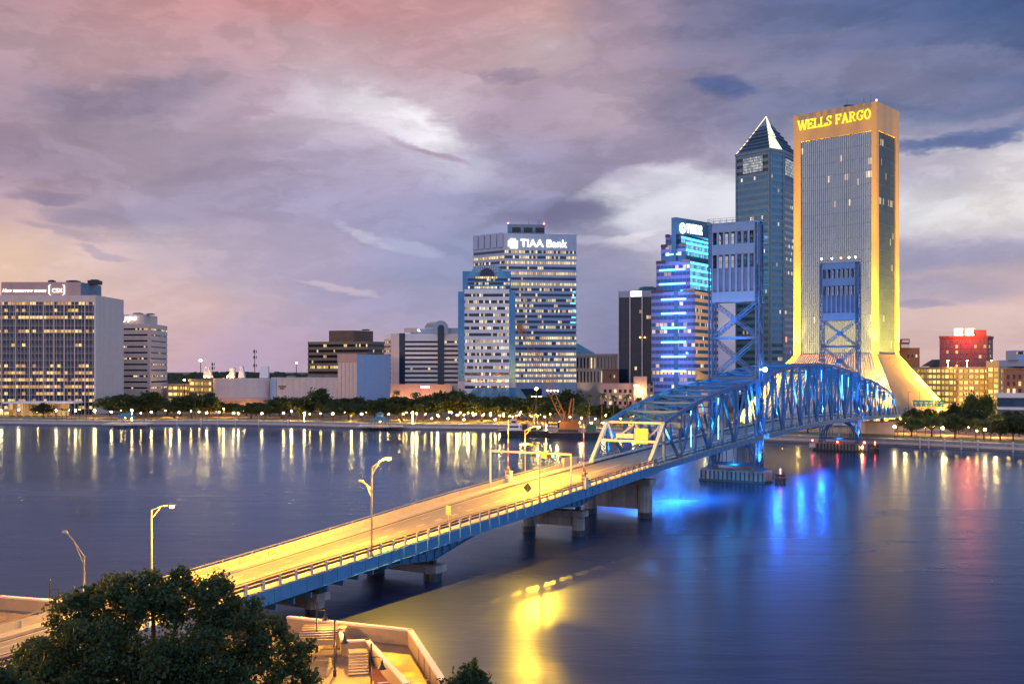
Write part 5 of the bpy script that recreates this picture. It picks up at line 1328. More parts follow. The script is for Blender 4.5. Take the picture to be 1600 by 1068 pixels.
# ---- gold-edged tower with splayed base
T = Tower('office_tower', 'tall glass slab tower edged in gold light, its base splaying outwards to the street', [(1240, 487), (1370, 460), (1405, 478.5)], 4)
Lw, Cw, Rw = T.ch; Bw = Lw + (Rw - Cw); T.poly = [Lw, Cw, Rw, Bw]
zt = T.z(158); zb = 34.0 - GZ; zg = T.z(203)
wfg = winmat('bronze_mirror_glass', 0.15, (0.19, 0.27, 0.36), ((1.0, 0.58, 0.2), (1.0, 0.78, 0.4)), 1.1, 0.75, cellvar=0.15, rough=0.12, metal=0.75, mull=0.16, mullcol=(0.12, 0.14, 0.17), floorvar=0.3)
cen = (Lw + Rw) / 2
core = [v - (v - cen).normalized() * 2.4 for v in T.poly]
b = MB(); b.prism([tuple(v) for v in core], zb, zt - .5); b.build('core', M['glassdark'], T.root)
pw = 3.3
def facing(i, mat_top):
    p, q = (Lw, Cw) if i == 0 else (Cw, Rw); L_ = (q - p).length; a, c = (3.6, 2.4) if i == 0 else (2.2, 4.2)
    n = 34; h = (zg - zb) / n
    d, nn_, _ = eframe(p, q)
    # one sheet of curtain wall, storeys counted by v
    fa, fc = p + d * a - nn_ * .7, p + d * c * 0 + d * (L_ - c) - nn_ * .7; ncell = round((L_ - a - c) / 1.0)
    bb = MB(); bb.face([(fa.x, fa.y, zb), (fc.x, fc.y, zb), (fc.x, fc.y, zg), (fa.x, fa.y, zg)], [(500 * i, 0), (500 * i + ncell, 0), (500 * i + ncell, n), (500 * i, n)])
    bb.build('curtain_wall', wfg, T.root)
    bb = MB()
    for k in range(ncell + 1): t = a + (L_ - a - c) * k / ncell; ebox(bb, p, q, zb, zg, -.75, -.52, t - .05, t + .05)
    for k in range(0, n + 1, 2): z = zb + h * k; ebox(bb, p, q, z - .05, z + .05, -.75, -.62, a, L_ - c)
    bb.build('glazing_bars', M['slate'], T.root)
    for t0, t1 in ((0, a), (L_ - c, L_)): ebox(MB(), p, q, zb - .2, zt, -1.0, .0 + .005 * i, t0, t1).build('corner_pier', M['gold'], T.root)
    ebox(MB(), p, q, zg, zt - .04, -1.0, -.03 + .005 * i, a - .02, L_ - c + .02).build('top_fascia', M['gold'], T.root)
facing(0, 0); facing(1, 1)
b = MB(); b.prism([tuple(v - (v - cen).normalized() * 1.5) for v in T.poly], zt - .6, zt - .3); b.build('roof', M['dark'], T.root)
ex = 20.5
ax = (Cw - Lw).normalized(); ay = (Rw - Cw).normalized()
def out(v, sx, sy, f): return v + (ax * sx + ay * sy) * ex * f
sgn = [(-1, -1), (1, -1), (1, 1), (-1, 1)]
def ringz(f, ins=0.0): return [tuple(out(v, sx, sy, f) - (ax * sx + ay * sy) * ins) for v, (sx, sy) in zip(T.poly, sgn)]
b = MB(); b.prism(ringz(1.0, 1.4), 0, zb, ringz(0.0, 1.4)); b.build('splayed_base', pm('base_core', (0.30, .22, .13), .6, streak=.5), T.root)
def skirt(p0, p1, s0_, s1_, ta, tb, z_off, mat, name, uv=None, th=.8):
    """sheet on the sloping face between fractions ta..tb of its width"""
    def pt(t, f, o):
        a = out(p0, *s0_, f); c = out(p1, *s1_, f); v = a + (c - a) * t; d, nn_, _ = eframe(p0, p1); nn_ = nn_ * o
        return (v.x + nn_.x, v.y + nn_.y, zb * (1 - f) + z_off * 0)
    bb = MB(); F0 = [pt(ta[1], 1.0, 0), pt(tb[1], 1.0, 0), pt(tb[0], 0, 0), pt(ta[0], 0, 0)]; Bk = [pt(ta[1], 1.0, -th), pt(tb[1], 1.0, -th), pt(tb[0], 0, -th), pt(ta[0], 0, -th)]
    bb.face(F0, uv); bb.face(Bk[::-1])
    for k in range(4): j = (k + 1) % 4; bb.face([F0[k], Bk[k], Bk[j], F0[j]])
    return bb.build(name, mat, T.root)
LL, LR = (Cw - Lw).length, (Rw - Cw).length
fl_ = 3.6 / LL, 2.4 / LL; fr_ = 2.2 / LR, 4.2 / LR; Lb1, Lb2 = LL + 2 * ex, LR + 2 * ex
skirt(Lw, Cw, sgn[0], sgn[1], (0, 0), (fl_[0], 7.0 / Lb1), 0, M['gold'], 'splayed_pier')
skirt(Lw, Cw, sgn[0], sgn[1], (1 - fl_[1], 1 - 5.5 / Lb1), (1, 1), 0, M['gold'], 'splayed_pier')
skirt(Lw, Cw, sgn[0], sgn[1], (fl_[0], 7.0 / Lb1), (1 - fl_[1], 1 - 5.5 / Lb1), 0, wfg, 'sloping_glazing', [(900, 100), (934, 100), (934, 110), (900, 110)], .5)
skirt(Cw, Rw, sgn[1], sgn[2], (0, 0), (fr_[0], 2.0 / Lb2), 0, M['slate'], 'splayed_pier')
skirt(Cw, Rw, sgn[1], sgn[2], (1 - fr_[1], 1 - 9.0 / Lb2), (1, 1), 0, M['gold'], 'splayed_pier')
skirt(Cw, Rw, sgn[1], sgn[2], (fr_[0], 2.0 / Lb2), (1 - fr_[1], 1 - 9.0 / Lb2), 0, pm('bronze_louvre_cladding', (0.26, 0.185, 0.10), .5, streak=.6, var=.25), 'sloping_cladding', None, .5)
b = MB()
for k in range(35):
    t = k / 34
    def gp(f): a = out(Lw, *sgn[0], f); c = out(Cw, *sgn[1], f); tt = (fl_[0] * (1 - f) + 7.0 / Lb1 * f) + t * ((1 - fl_[1] - fl_[0]) * (1 - f) + (1 - 12.5 / Lb1) * f); v = a + (c - a) * tt; return (v.x, v.y, zb * (1 - f) + .1)
    b.bar(gp(0), gp(.98), .12, .25)
b.build('sloping_bars', M['gold'], T.root)
# slab-serif sign
def slab_letters(T, word, p, q, t0, t1, z0, hgt, mat):
    d, n, L_ = eframe(p, q); GL = {
     'W': (1.35, [[(0,1),(.25,0)],[(.25,0),(.5,.85)],[(.5,.85),(.75,0)],[(.75,0),(1,1)]], [(0,1),(.5,.98),(1,1)]),
     'E': (.9, [[(.18,0),(.18,1)],[(.0,.07),(.95,.07)],[(0,.93),(.92,.93)],[(.18,.5),(.65,.5)],[(.93,0),(.93,.28)],[(.9,.74),(.9,1)],[(.65,.38),(.65,.62)]], []),
     'L': (.85, [[(.18,0),(.18,1)],[(0,.07),(.95,.07)],[(.93,0),(.93,.3)],[(0,.94),(.4,.94)]], []),
     'S': (.8, [[(.85,.7),(.85,.98)],[(.85,.88),(.5,.95)],[(.5,.95),(.18,.85)],[(.18,.85),(.18,.62)],[(.18,.62),(.8,.38)],[(.8,.38),(.82,.15)],[(.82,.15),(.45,.05)],[(.45,.05),(.12,.13)],[(.12,.02),(.12,.32)]], []),
     'F': (.85, [[(.18,0),(.18,1)],[(0,.93),(.95,.93)],[(.18,.5),(.65,.5)],[(.92,.7),(.92,1)],[(.65,.38),(.65,.62)],[(0,.06),(.42,.06)]], []),
     'A': (1.0, [[(.12,0),(.48,1)],[(.48,1),(.86,0)],[(.26,.35),(.72,.35)],[(-.02,.06),(.3,.06)],[(.68,.06),(1.02,.06)]], []),
     'R': (.95, [[(.18,0),(.18,1)],[(0,.93),(.6,.93)],[(.6,.93),(.82,.8)],[(.82,.8),(.78,.6)],[(.78,.6),(.5,.5)],[(.18,.5),(.5,.5)],[(.5,.5),(.85,.06)],[(.72,.06),(1.0,.06)],[(0,.06),(.42,.06)]], []),
     'G': (1.0, [[(.88,.7),(.88,.98)],[(.85,.88),(.5,.95)],[(.5,.95),(.2,.8)],[(.2,.8),(.12,.5)],[(.12,.5),(.2,.2)],[(.2,.2),(.5,.05)],[(.5,.05),(.85,.15)],[(.85,.1),(.85,.45)],[(.62,.45),(1.0,.45)]], []),
     'O': (1.0, [[(.5+.4*math.cos(math.pi*k/7), .5+.45*math.sin(math.pi*k/7)), (.5+.4*math.cos(math.pi*(k+1)/7), .5+.45*math.sin(math.pi*(k+1)/7))] for k in range(14)], []),
     ' ': (.35, [], [])}
    tot = sum(GL[c][0] + .14 for c in word); s = (t1 - t0) / tot; t = t0
    for c in word:
        wd, segs, ser = GL[c]
        if segs:
            b = MB()
            pt = lambda u, v: tuple(Vector((p.x + d.x * (t + u * wd * s) + n.x * .35, p.y + d.y * (t + u * wd * s) + n.y * .35, z0 + v * hgt)))
            for (a, e) in segs:
                vert = abs(a[0] - e[0]) < .1; b.bar(pt(*a), pt(*e), .72 if (vert or c in 'WAO') else .5, .25, up=(n.x, n.y, 0))
            for (u, v) in ser: b.bar(pt(u - .14, v - .04), pt(u + .14, v - .04), .4, .25, up=(n.x, n.y, 0))
            b.build('sign_letter', mat, T.root)
        t += (wd + .14) * s
slab_letters(T, 'WELLS FARGO', Lw, Cw, LL * .065, LL * .945, zg + 5.4, 4.6, M['textyellow'])
MB().ball((Cw.x, Cw.y + .5, zt + .5), .4, 8, 5).build('beacon', M['red'], T.root)
for f in (.62, .82, .9): v = Lw + (Cw - Lw) * f + ay * 3; mast(T, v.x, v.y, zt - .3, 4.5 if f > .6 else 2)
v = Lw + (Cw - Lw) * .66 + ay * 2; MB().box(v.x - 2, v.x + 2, v.y, v.y + 2, zt - .3, zt + 1.1).build('roof_unit', M['dark'], T.root)
GOLD = (1.0, 0.51, 0.05)
def wash(base_v, o, zbase, ztop, P_, cone):
    a = base_v + o; b = MB(); b.box(a.x - .2, a.x + .2, a.y - .2, a.y + .2, zbase - .8, zbase - .45); b.build('floodlight', M['dark'], T.root)
    lamp(T.root, (a.x, a.y, zbase), P_, GOLD, 'SPOT', .4, (base_v.x, base_v.y, ztop), cone, .9)
nL, nR = eframe(Lw, Cw)[1], eframe(Cw, Rw)[1]
for v, n_ in ((Lw + ax * 1.6, nL), (Cw - ax * 1.2, nL), (Rw - ay * 2.0, nR), (Cw + ay * 1.0, nR)):
    k = .6 if (v - Cw).length < 2 and n_ is nR else 1.0
    wash(v, n_ * 7.0, 27.0, 75, 1100000 * k, 13); wash(v, n_ * 9.0, 25.0, 122, 2100000 * k, 8.5); wash(v, n_ * 5.5, 30.0, 44, 260000 * k, 42)
for f in (.2, .5, .8): wash(Lw + (Cw - Lw) * f, nL * 16, 24.0, 141, 900000, 12)
vm_ = (Cw + Rw) / 2
for f in (.3, .7): wash(Cw + (Rw - Cw) * f, nR * 16, 24.0, 141, 700000, 11)
for v, (sx, sy), n_ in ((Rw - ay * 2, sgn[2], nR), (Cw - ax * 1, sgn[1], nL), (Lw + ax, sgn[0], nL)):
    o1 = (ax * sx + ay * sy) * ex
    for f, P_ in ((.12, 320000), (.38, 400000), (.7, 400000)):
        a = v + o1 * (f + .35) + n_ * 6; b_ = v + o1 * f
        lamp(T.root, (a.x, a.y, max(1.5, zb * (1 - f - .30))), P_, GOLD, 'SPOT', .5, (b_.x, b_.y, zb * (1 - f)), 110, .9)
a = vm_ + nR * 27; b_ = vm_ + nR * 8; lamp(T.root, (a.x, a.y, 1.5), 90000, GOLD, 'SPOT', .5, (b_.x, b_.y, zb * .6), 100, .9)

# ---- right-hand blocks
T = Tower('brick_block', 'brown brick block with red rooftop sign box beside the gold-edged tower', [(1398, 640), (1437, 632)], 20)
T.body(0, T.z(543), M['brick_br']); p, q = T.edge(0); L_ = (q - p).length
b = MB().box(T.loc(1400, 634).x, T.loc(1421, 634).x, -1 + 3, 6, T.z(543), T.z(529.5)); b.build('roof_block', M['brick'], T.root)
pp, qq = T.loc(1408, 634), T.loc(1421, 634); ebox(MB(), pp, qq, T.z(536), T.z(529), .0, .4).build('sign_box', M['brick'], T.root); ebox(MB(), pp, qq, T.z(534.5), T.z(531), .4, .5, .4, 4.6).build('sign_panel', M['white'], T.root)
ebox(MB(), pp, qq, T.z(543), T.z(537.5), .0, .35).build('light_band', M['white'], T.root)
window_copies(T.root, W_['ribbon'], [(p, q, 8 + 2.4 * k, T.z(558)) for k in range(3)], 1.0, 1.8)
T = Tower('hotel', 'red brick hotel with rows of pale windows under a glowing red rooftop sign', [(1468, 566), (1543, 560), (1551.5, 575)], 16)
zt = T.z(526.5); T.body(0, zt, M['brick']); p, q = T.edge(0); L_ = (q - p).length; r_, s_ = T.edge(1)
window_copies(T.root, W_['hotel'], [(p, q, 1.7 + L_ / 10.3 * k, T.z(536 + 7.4 * j + (1.2 if j > 1 else 0))) for k in range(10) for j in range(6)], 1.25, 1.75, M['brick_br'])
window_copies(T.root, W_['hotel'], [(r_, s_, 5 + 5 * k, T.z(536 + 7.4 * j)) for k in range(2) for j in range(5)], 1.5, 1.75)
for i in (0, 1): ebox(MB(), *T.edge(i), zt - .4, zt + .8, .0, .35 + .004 * i, ext=.3).build('parapet', M['brick'], T.root)
b = MB().box(T.loc(1523, 566).x, T.loc(1540, 566).x, 5, 12, zt, T.z(514.5)); b.build('lift_house', M['brick'], T.root)
a, c = T.loc(1490, 563), T.loc(1521.5, 563); zs0, zs1 = T.z(523.5), T.z(513)
b = MB()
for k in range(9): x = a.x + (c.x - a.x) * k / 8; b.bar((x, 2.2, zt), (x, 2.2, zs1 + .2), .12); b.bar((x, 4.4, zt), (x, 2.2, zs1), .1)
for z in (zs0, (zs0 + zs1) / 2, zs1): b.bar((a.x, 2.2, z), (c.x, 2.2, z), .12)
b.build('sign_frame', M['dark'], T.root)
sr = em('red_neon_letters', (1.0, 0.16, 0.05), 60.0)
b = MB(); n = 11
for k in range(n):
    x0 = a.x + (c.x - a.x) * (k + .12) / n; x1 = a.x + (c.x - a.x) * (k + .86) / n
    if k == 5: continue
    for z in ((zs0 + .2, zs1 - .2) if k % 3 else (zs0 + .2, (zs0 + zs1) / 2, zs1 - .2)): b.bar((x0, 1.9, z), (x1, 1.9, z), .35, .2)
    b.bar((x0, 1.9, zs0), (x0, 1.9, zs1), .35, .2, up=(0, 1, 0))
    if k % 2: b.bar((x1, 1.9, zs0), (x1, 1.9, zs1), .35, .2, up=(0, 1, 0))
b.build('sign_lettering', sr, T.root)
lamp(T.root, ((a.x + c.x) / 2, -3.5, zs0 - .5), 12000, (1, .08, .04), radius=.8); lamp(T.root, (c.x + 3, 1.0, zs0 + 1), 5000, (1, .08, .03), radius=.8)
T, zt = parking('car_park', 'big yellow-lit multi-storey car park below the red brick hotel', [(1425, 545), (1496, 512), (1562, 520), (1572, 528)], 30, 573, 2.75, M['gold'], 3.2, .60)
b = MB(); b.prism([tuple(T.loc(1541, 514)), tuple(T.loc(1561, 514)), tuple(T.loc(1561, 524)), tuple(T.loc(1541, 524))], 0, T.z(563.5)); b.build('stair_tower', M['gold'], T.root)
pp, qq = T.loc(1541, 514), T.loc(1561, 514)
for k in range(9): strip(T.root, pp, qq, 1.5 + 2.75 * k, 3.4 + 2.75 * k, W_['garage'], 3.0, .05, .5, (qq - pp).length - .5, 'stair_window')
for px in (1481, 1511, 1549): a = T.loc(px, 516); b = MB().tube([(a.x, a.y, zt), (a.x, a.y, zt + 3)], .1, 6); b.ball((a.x, a.y, zt + 3.1), .35, 8, 5); b.build('roof_lamp', M['globe_s'], T.root)
for px in (1450, 1475, 1510, 1535, 1556): a = T.loc(px, 500); lamp(T.root, (a.x, a.y - 3, 1.0), 9000, (1, .55, .10), 'SPOT', .4, (a.x, a.y + 20, 12), 120)  # unseen spots added to brighten the car park front
T = Tower('brick_block', 'dark brick warehouse with scattered lit windows at the right edge', [(1568, 478), (1640, 470)], 25); zt = T.z(577); T.body(0, zt, M['brick_br']); p, q = T.edge(0)
ebox(MB(), p, q, zt, zt + .6, -.4, .35).build('parapet', M['brick_br'], T.root)
window_copies(T.root, W_['small'], [(p, q, 2.0 + 2.4 * k, T.z(592 + 11 * j)) for k in range(8) for j in range(4)], 1.1, 2.0, M['brick_br'])
T = Tower('restaurant', 'low building with white flat roof bands and dark glass at the right edge', [(1558, 432), (1640, 424)], 12); zt = T.z(617); T.body(0, zt - 1.2, M['slate']); p, q = T.edge(0)
for z0, z1, o in ((zt - 1.2, zt + .8, 1.2), (zt - 6.2, zt - 5.2, 1.6)): ebox(MB(), p, q, z0, z1, -.3, o, ext=.6).build('roof_band', M['white'], T.root)
strip(T.root, p, q, zt - 4.8, zt - 1.6, winmat('dim_blue_shopfront', .25, (.02, .05, .1), ((.4, .65, 1), (1, .8, .5)), .5), 2.2, .05)
T = Tower('warehouse', 'distant long blue-grey roof at the right edge behind the brick warehouse', [(1540, 820), (1660, 800)], 40); z0 = T.z(572); T.body(0, z0, M['slate']); p, q = T.edge(0)
b = MB(); b.prism([(p.x + 18, -1), (q.x, -1), (q.x, 40), (p.x + 18, 40)], z0, T.z(562)); b.build('upper_roof', M['bluewhite'], T.root)
b = MB().box(T.loc(1586, 805).x, q.x, 4, 20, T.z(562), T.z(547)); b.build('roof_tower', M['bluewhite'], T.root)
a, c = T.loc(1586, 805), T.loc(1612, 805); strip(T.root, Vector((a.x, 4)), Vector((c.x, 4)), T.z(553), T.z(549), W_['ribbon'], 2, .05)
T = Tower('gabled_house', 'small dark gabled roof left of the red brick hotel', [(1452, 600), (1476, 597)], 14); z0 = T.z(572); T.body(0, z0, M['brick_br']); p, q = T.edge(0)
b = MB(); b.loft([[(p.x - .5, -.5, z0), (q.x + .5, -.5, z0), (q.x + .5, 14, z0), (p.x - .5, 14, z0)], [(p.x + 4, 4, z0 + 4), (q.x - .5, 4, z0 + 4), (q.x - .5, 9, z0 + 4), (p.x + 4, 9, z0 + 4)]]); b.build('roof', M['dark'], T.root)

# ---- far skyline details
def pole_mast(px, py0, D, label, kind):
    zb = GZ - .3; zt = PZ(py0, D); x = PX(px, D)
    t = thing('radio_mast' if kind == 'radio' else 'high_mast_lamp', label, 'mast' if kind == 'radio' else 'lamp', (x, D, zb))
    MB().tube([(0, 0, 0), (0, 0, zt - zb)], [.45, .22], 6).build('pole', M['dark'], t)
    if kind == 'radio':
        for f in (.45, .68, .84, .95):
            b = MB()
            for k in range(3): a = 2 * math.pi * k / 3 + .4; b.box(1.3 * math.cos(a) - .25, 1.3 * math.cos(a) + .25, 1.3 * math.sin(a) - .25, 1.3 * math.sin(a) + .25, (zt - zb) * f - 1.1, (zt - zb) * f + 1.1); b.bar((0, 0, (zt - zb) * f), (1.3 * math.cos(a), 1.3 * math.sin(a), (zt - zb) * f), .15)
            b.build('antenna_panel', M['dark'], t)
    else:
        MB().ball((0, 0, zt - zb + .2), .9 if kind == 'big' else .6, 8, 5).build('lamp_cluster', M['globe_s'], t)
pole_mast(398, 545, 820, 'dark radio mast with antenna clusters rising behind the theatre roof', 'radio')
pole_mast(332.5, 566, 900, 'thin distant mast between the theatre roof vents', 'radio')
pole_mast(313.5, 563, 760, 'bright orange high mast lamp above the small yellow-lit car park', 'big')
pole_mast(463, 567, 800, 'small orange high mast lamp left of the brown office', 'small')
pole_mast(288, 594, 640, 'orange lamp in front of the dim parking deck', 'small')
rng_ = random.Random(3)
b = MB()
for D, zt0, px0, px1 in ((930, 7, -200, 900), (1130, 9, -200, 1750), (1500, 15, -150, 1000), (2100, 20, -150, 1750), (1350, 11, -150, 700)):
    x = PX(px0, D)
    while x < PX(px1, D):
        r = rng_.uniform(9, 22); z = zt0 + rng_.uniform(-4, 3.5); n = 7
        for k in range(3):
            cx_, cz = x + rng_.uniform(-r, r) * .6, z - rng_.uniform(2, 6)
            b.loft([[(cx_ + rr * r * .5 * math.cos(2 * math.pi * j / n), D + rr * r * .5 * math.sin(2 * math.pi * j / n), zz) for j in range(n)] for rr, zz in ((1.0, GZ - .5), (1.15, cz * .6), (.9, cz * .85), (.45, z - k))])
        x += r * .55
tag(b.build('distant_woods', M['leaf']), kind='stuff')
# ================================================================== VEGETATION, LAMPS AND BOATS ON THE FAR BANK
def leaf_mesh(name, blobs, n, size, mat, clumps=14, seed=1, flat=0.85, spread=0.36):
    """leaf-sized faces gathered in clumps over the blobs (x, y, z, r)"""
    g = np.random.default_rng(seed); vol = np.array([b[3] ** 2.2 for b in blobs]); cnt = np.maximum(1, (n * vol / vol.sum())).astype(int); C_ = []
    for (x, y, z, r), k in zip(blobs, cnt):
        m = max(4, int(clumps)); d = g.normal(size=(m, 3)); d /= np.linalg.norm(d, axis=1)[:, None]; d[:, 2] *= flat
        cc = np.array([x, y, z]) + d * r * g.uniform(.45, 1.0, (m, 1)); rr = r * g.uniform(.6, 1.15, m) * spread
        i = g.integers(0, m, k); C_.append(cc[i] + np.clip(g.normal(size=(k, 3)), -2, 2) * rr[i][:, None] * np.array([1, 1, .75]))
    c = np.concatenate(C_); k = len(c)
    u = g.normal(size=(k, 3)); u /= np.linalg.norm(u, axis=1)[:, None]; v = g.normal(size=(k, 3)); v -= (u * v).sum(1)[:, None] * u; v /= np.linalg.norm(v, axis=1)[:, None]
    s = size * g.uniform(.55, 1.25, (k, 1)); u = u * s; v = v * s * .55
    V = np.stack([c - u, c - v * .9, c + u, c + v * .9], 1).reshape(-1, 3).astype(np.float32)
    me = bpy.data.meshes.new(name); me.vertices.add(4 * k); me.vertices.foreach_set('co', V.ravel())
    me.loops.add(4 * k); me.loops.foreach_set('vertex_index', np.arange(4 * k, dtype=np.int32))
    me.polygons.add(k); me.polygons.foreach_set('loop_start', np.arange(0, 4 * k, 4, dtype=np.int32)); me.polygons.foreach_set('loop_total', np.full(k, 4, np.int32))
    me.materials.append(mat); me.update(); me.validate(); return me
def oak_proto(seed, H=12.0, Wd=13.0, n=2600, mat='leaf'):
    g = random.Random(seed); t = bpy.data.objects.new('oak_tree', None); COL.objects.link(t)
    bl = [(0, 0, H * .68, H * .27)]
    for k in range(7):
        a = 2 * math.pi * k / 7 + g.uniform(-.3, .3); r = Wd * g.uniform(.22, .34)
        bl.append((r * math.cos(a), r * math.sin(a), H * g.uniform(.46, .72), H * g.uniform(.16, .24)))
    for k in range(3): bl.append((g.uniform(-.15, .15) * Wd, g.uniform(-.15, .15) * Wd, H * g.uniform(.74, .84), H * g.uniform(.12, .17)))
    me = leaf_mesh('crown', bl, n, H * .046, M[mat], 12, seed); o = bpy.data.objects.new('crown', me); COL.objects.link(o); o.parent = t
    b = MB().tube([(0, 0, -.3), (.1, 0, H * .2), (0, .1, H * .36)], [H * .034, H * .026, H * .02], 8)
    for x, y, z, r in bl[1:8]: b.tube([(0, .05, H * .26), (x * .45, y * .45, H * .26 + (z - H * .26) * .55), (x, y, z)], [H * .018, H * .011, H * .004], 5)
    b.build('trunk', M['trunk'], t); return t
def palm_proto(seed, H=11.0, n=18, L=2.3):
    g = random.Random(seed); t = bpy.data.objects.new('palm_tree', None); COL.objects.link(t)
    MB().tube([(0, 0, -.3), (.12, 0, H * .5), (.05, .05, H)], [.24, .17, .15], 8).build('trunk', M['trunk'], t)
    b = MB()
    for k in range(n):
        a = 2 * math.pi * k / n + g.uniform(-.15, .15); e = g.uniform(-.35, 1.1); pts = []
        for j in range(6):
            f = j / 5; rr = L * f * math.cos(e * .6); pts.append(Vector((.05 + rr * math.cos(a), .05 + rr * math.sin(a), H + L * (f * math.sin(e) - .75 * f * f))))
        sd = Vector((-math.sin(a), math.cos(a), 0))
        for j in range(5):
            for s_ in (-1, 1):
                w0, w1 = .42 * (1 - abs(j / 5 - .4)), .42 * (1 - abs((j + 1) / 5 - .4)) * (0.2 if j == 4 else 1)
                b.face([pts[j], pts[j + 1], pts[j + 1] + sd * s_ * w1 + Vector((0, 0, -.12)), pts[j] + sd * s_ * w0 + Vector((0, 0, -.12))])
    b.build('crown', M['palm'], t); return t
OAKS = [oak_proto(11), oak_proto(12, 12, 15, 2900), oak_proto(13, 12, 11, 2300), oak_proto(14, 12, 13, 2200, 'leaf2')]
PALMS = [palm_proto(21), palm_proto(22, 11, 15, 2.0)]
used = set(); nlit = [0]
def place(proto, loc, rz, label, group, scale):
    if id(proto) in used: o = copy_tree(proto)
    else: o = proto; used.add(id(proto))
    o.location = loc; o.rotation_euler = (0, 0, rz); o.scale = scale
    tag(o, label, 'tree' if 'palm' not in o.name else 'palm', group); return o
LAND = [(-50, 22, 'left of the glass pavilion'), (22, 112, 'by the glass pavilion'), (112, 165, 'below the blank grey end wall'), (165, 262, 'below the cream ribbon block'), (262, 332, 'below the small yellow car park'), (332, 432, 'by the theatre rotunda'),
        (432, 528, 'below the long theatre wall'), (528, 612, 'below the stage tower'), (612, 716, 'below the barrel-roofed hotel'), (716, 800, 'below the stepped striped tower'), (800, 868, 'below the tall bank tower'), (868, 935, 'behind the crane'), (935, 1100, 'by the low pink block'),
        (1100, 1330, 'under the lift span'), (1330, 1432, 'below the gold tower base'), (1432, 1500, 'left of the waterside lamp trio\'s end' if False else 'below the green road signs'), (1500, 1556, 'below the big car park'), (1556, 1700, 'by the white-roofed restaurant')]
def where(px):
    for a, c, s in LAND:
        if a <= px < c: return s
    return 'on the bank'
ORD = ['first', 'second', 'third', 'fourth', 'fifth', 'sixth', 'seventh', 'eighth', 'ninth', 'tenth', 'eleventh', 'twelfth', 'thirteenth', 'fourteenth', 'fifteenth']
def ordinal_labels(items, what):
    """items sorted by px -> 'what + landmark, nth from left' (no ordinal where it stands alone)"""
    seg = {}
    for px in items: seg.setdefault(where(px), []).append(px)
    out = {}
    for s, l in seg.items():
        l = sorted(l)
        for k, px in enumerate(l): out[px] = '%s %s%s' % (what, s, '' if len(l) == 1 else ', %s from the left' % ORD[k])
    return out
# (px, top row, width in px, metres behind the quay, prototype)
TREES = [(68,628,27,14,2),(195,612,72,20,1),(229,609,60,30,0),(272,618,46,22,0),(299,613,42,26,2),(323,612,36,30,2),(392,627,40,22,0),(415,630,36,18,2),(440,616,48,26,1),(469,621,42,22,0),
 (497,605,38,26,2),(521,624,40,20,0),(545,629,36,18,2),(566,630,36,24,0),(601,620,52,20,1),(627,616,48,26,0),(661,618,40,24,2),(689,607,64,30,1),(721,607,54,36,0),(752,619,52,24,1),(778,616,46,30,0),(806,617,50,26,1),(834,622,46,30,0),(855,626,36,22,2),
 (884,607,46,44,2),(905,618,34,40,0),(914,627,30,30,3),(938,630,28,34,2),(962,630,28,36,0),(986,632,30,36,2),
 (1216,652,34,16,2),(1240,654,34,18,0),(1262,656,30,20,2),
 (1424,650,36,16,3),(1456,647,34,22,3),(1489,627,18,60,2),(1492,647,32,14,2),(1509,636,34,40,0),(1516,610,28,64,3),(1541,612,24,66,3),(1537,654,28,16,3),(1560,644,30,34,3),(1563,655,32,12,2),(1583,647,36,12,0),(1604,648,40,14,0)]
lab = ordinal_labels([t[0] for t in TREES], 'dark leafy tree')
rt = random.Random(5)
for (px, py, wpx, back, k) in TREES:
    D = shore_at(px) + back; h = PZ(py, D) - GZ; s = h / 12.0; wx = 1.28 * wpx * D / F / (13.0, 15.0, 11.0, 13.0)[k]
    l = lab[px].replace('dark leafy', 'pale green lamplit') if k == 3 else lab[px]
    place(OAKS[k], (PX(px, D), D, GZ), rt.uniform(0, 6.28), l, 'trees along the far waterfront', (wx, wx, s))
REAR = []
px = 172
while px < 902:
    py = 629 if 330 < px < 440 else (623 if px < 330 else 617); REAR.append((px, py + rt.uniform(-4, 6), rt.uniform(40, 58), rt.uniform(44, 58), rt.choice([0, 1, 2]))); px += rt.uniform(15, 23)
REAR += [(x, 640 + rt.uniform(-4, 4), 30, 40, rt.choice([0, 2])) for x in (1425, 1446, 1475, 1498, 1530, 1572, 1592)]
lab = ordinal_labels([t[0] for t in REAR], 'shadowy rear-row tree')
for (px, py, wpx, back, k) in REAR:
    D = shore_at(px) + back; h = PZ(py, D) - GZ; wx = wpx * D / F / (13.0, 15.0, 11.0, 13.0)[k]
    place(OAKS[k], (PX(px, D), D, GZ), rt.uniform(0, 6.28), lab[px], 'rear row of trees along the far waterfront', (wx, wx, h / 12.0))
PALM = [(97,637,12),(104,638,12),(112,636,12),(124,639,14),(135,640,12),(146,640,14),(305,617,20),(316,620,22),(532,636,12),(551,637,12),(566,640,12),(620,610,40),(650,613,24),(921,616,20),(940.5,614,22),(959,617,22),(980,616,24),(998,621,24),(1403,652,10),(1412,650,12),(1524,652,8),(1470,655,12),(1548,652,10)]
lab = ordinal_labels([t[0] for t in PALM], 'slender palm')
for i, (px, py, back) in enumerate(PALM):
    D = shore_at(px) + back; h = (PZ(py, D) - GZ - .4) / 11.0
    place(PALMS[i % 2], (PX(px, D), D, GZ), rt.uniform(0, 6.28), lab[px], 'palms along the far waterfront', (max(.75, h), max(.75, h), h))
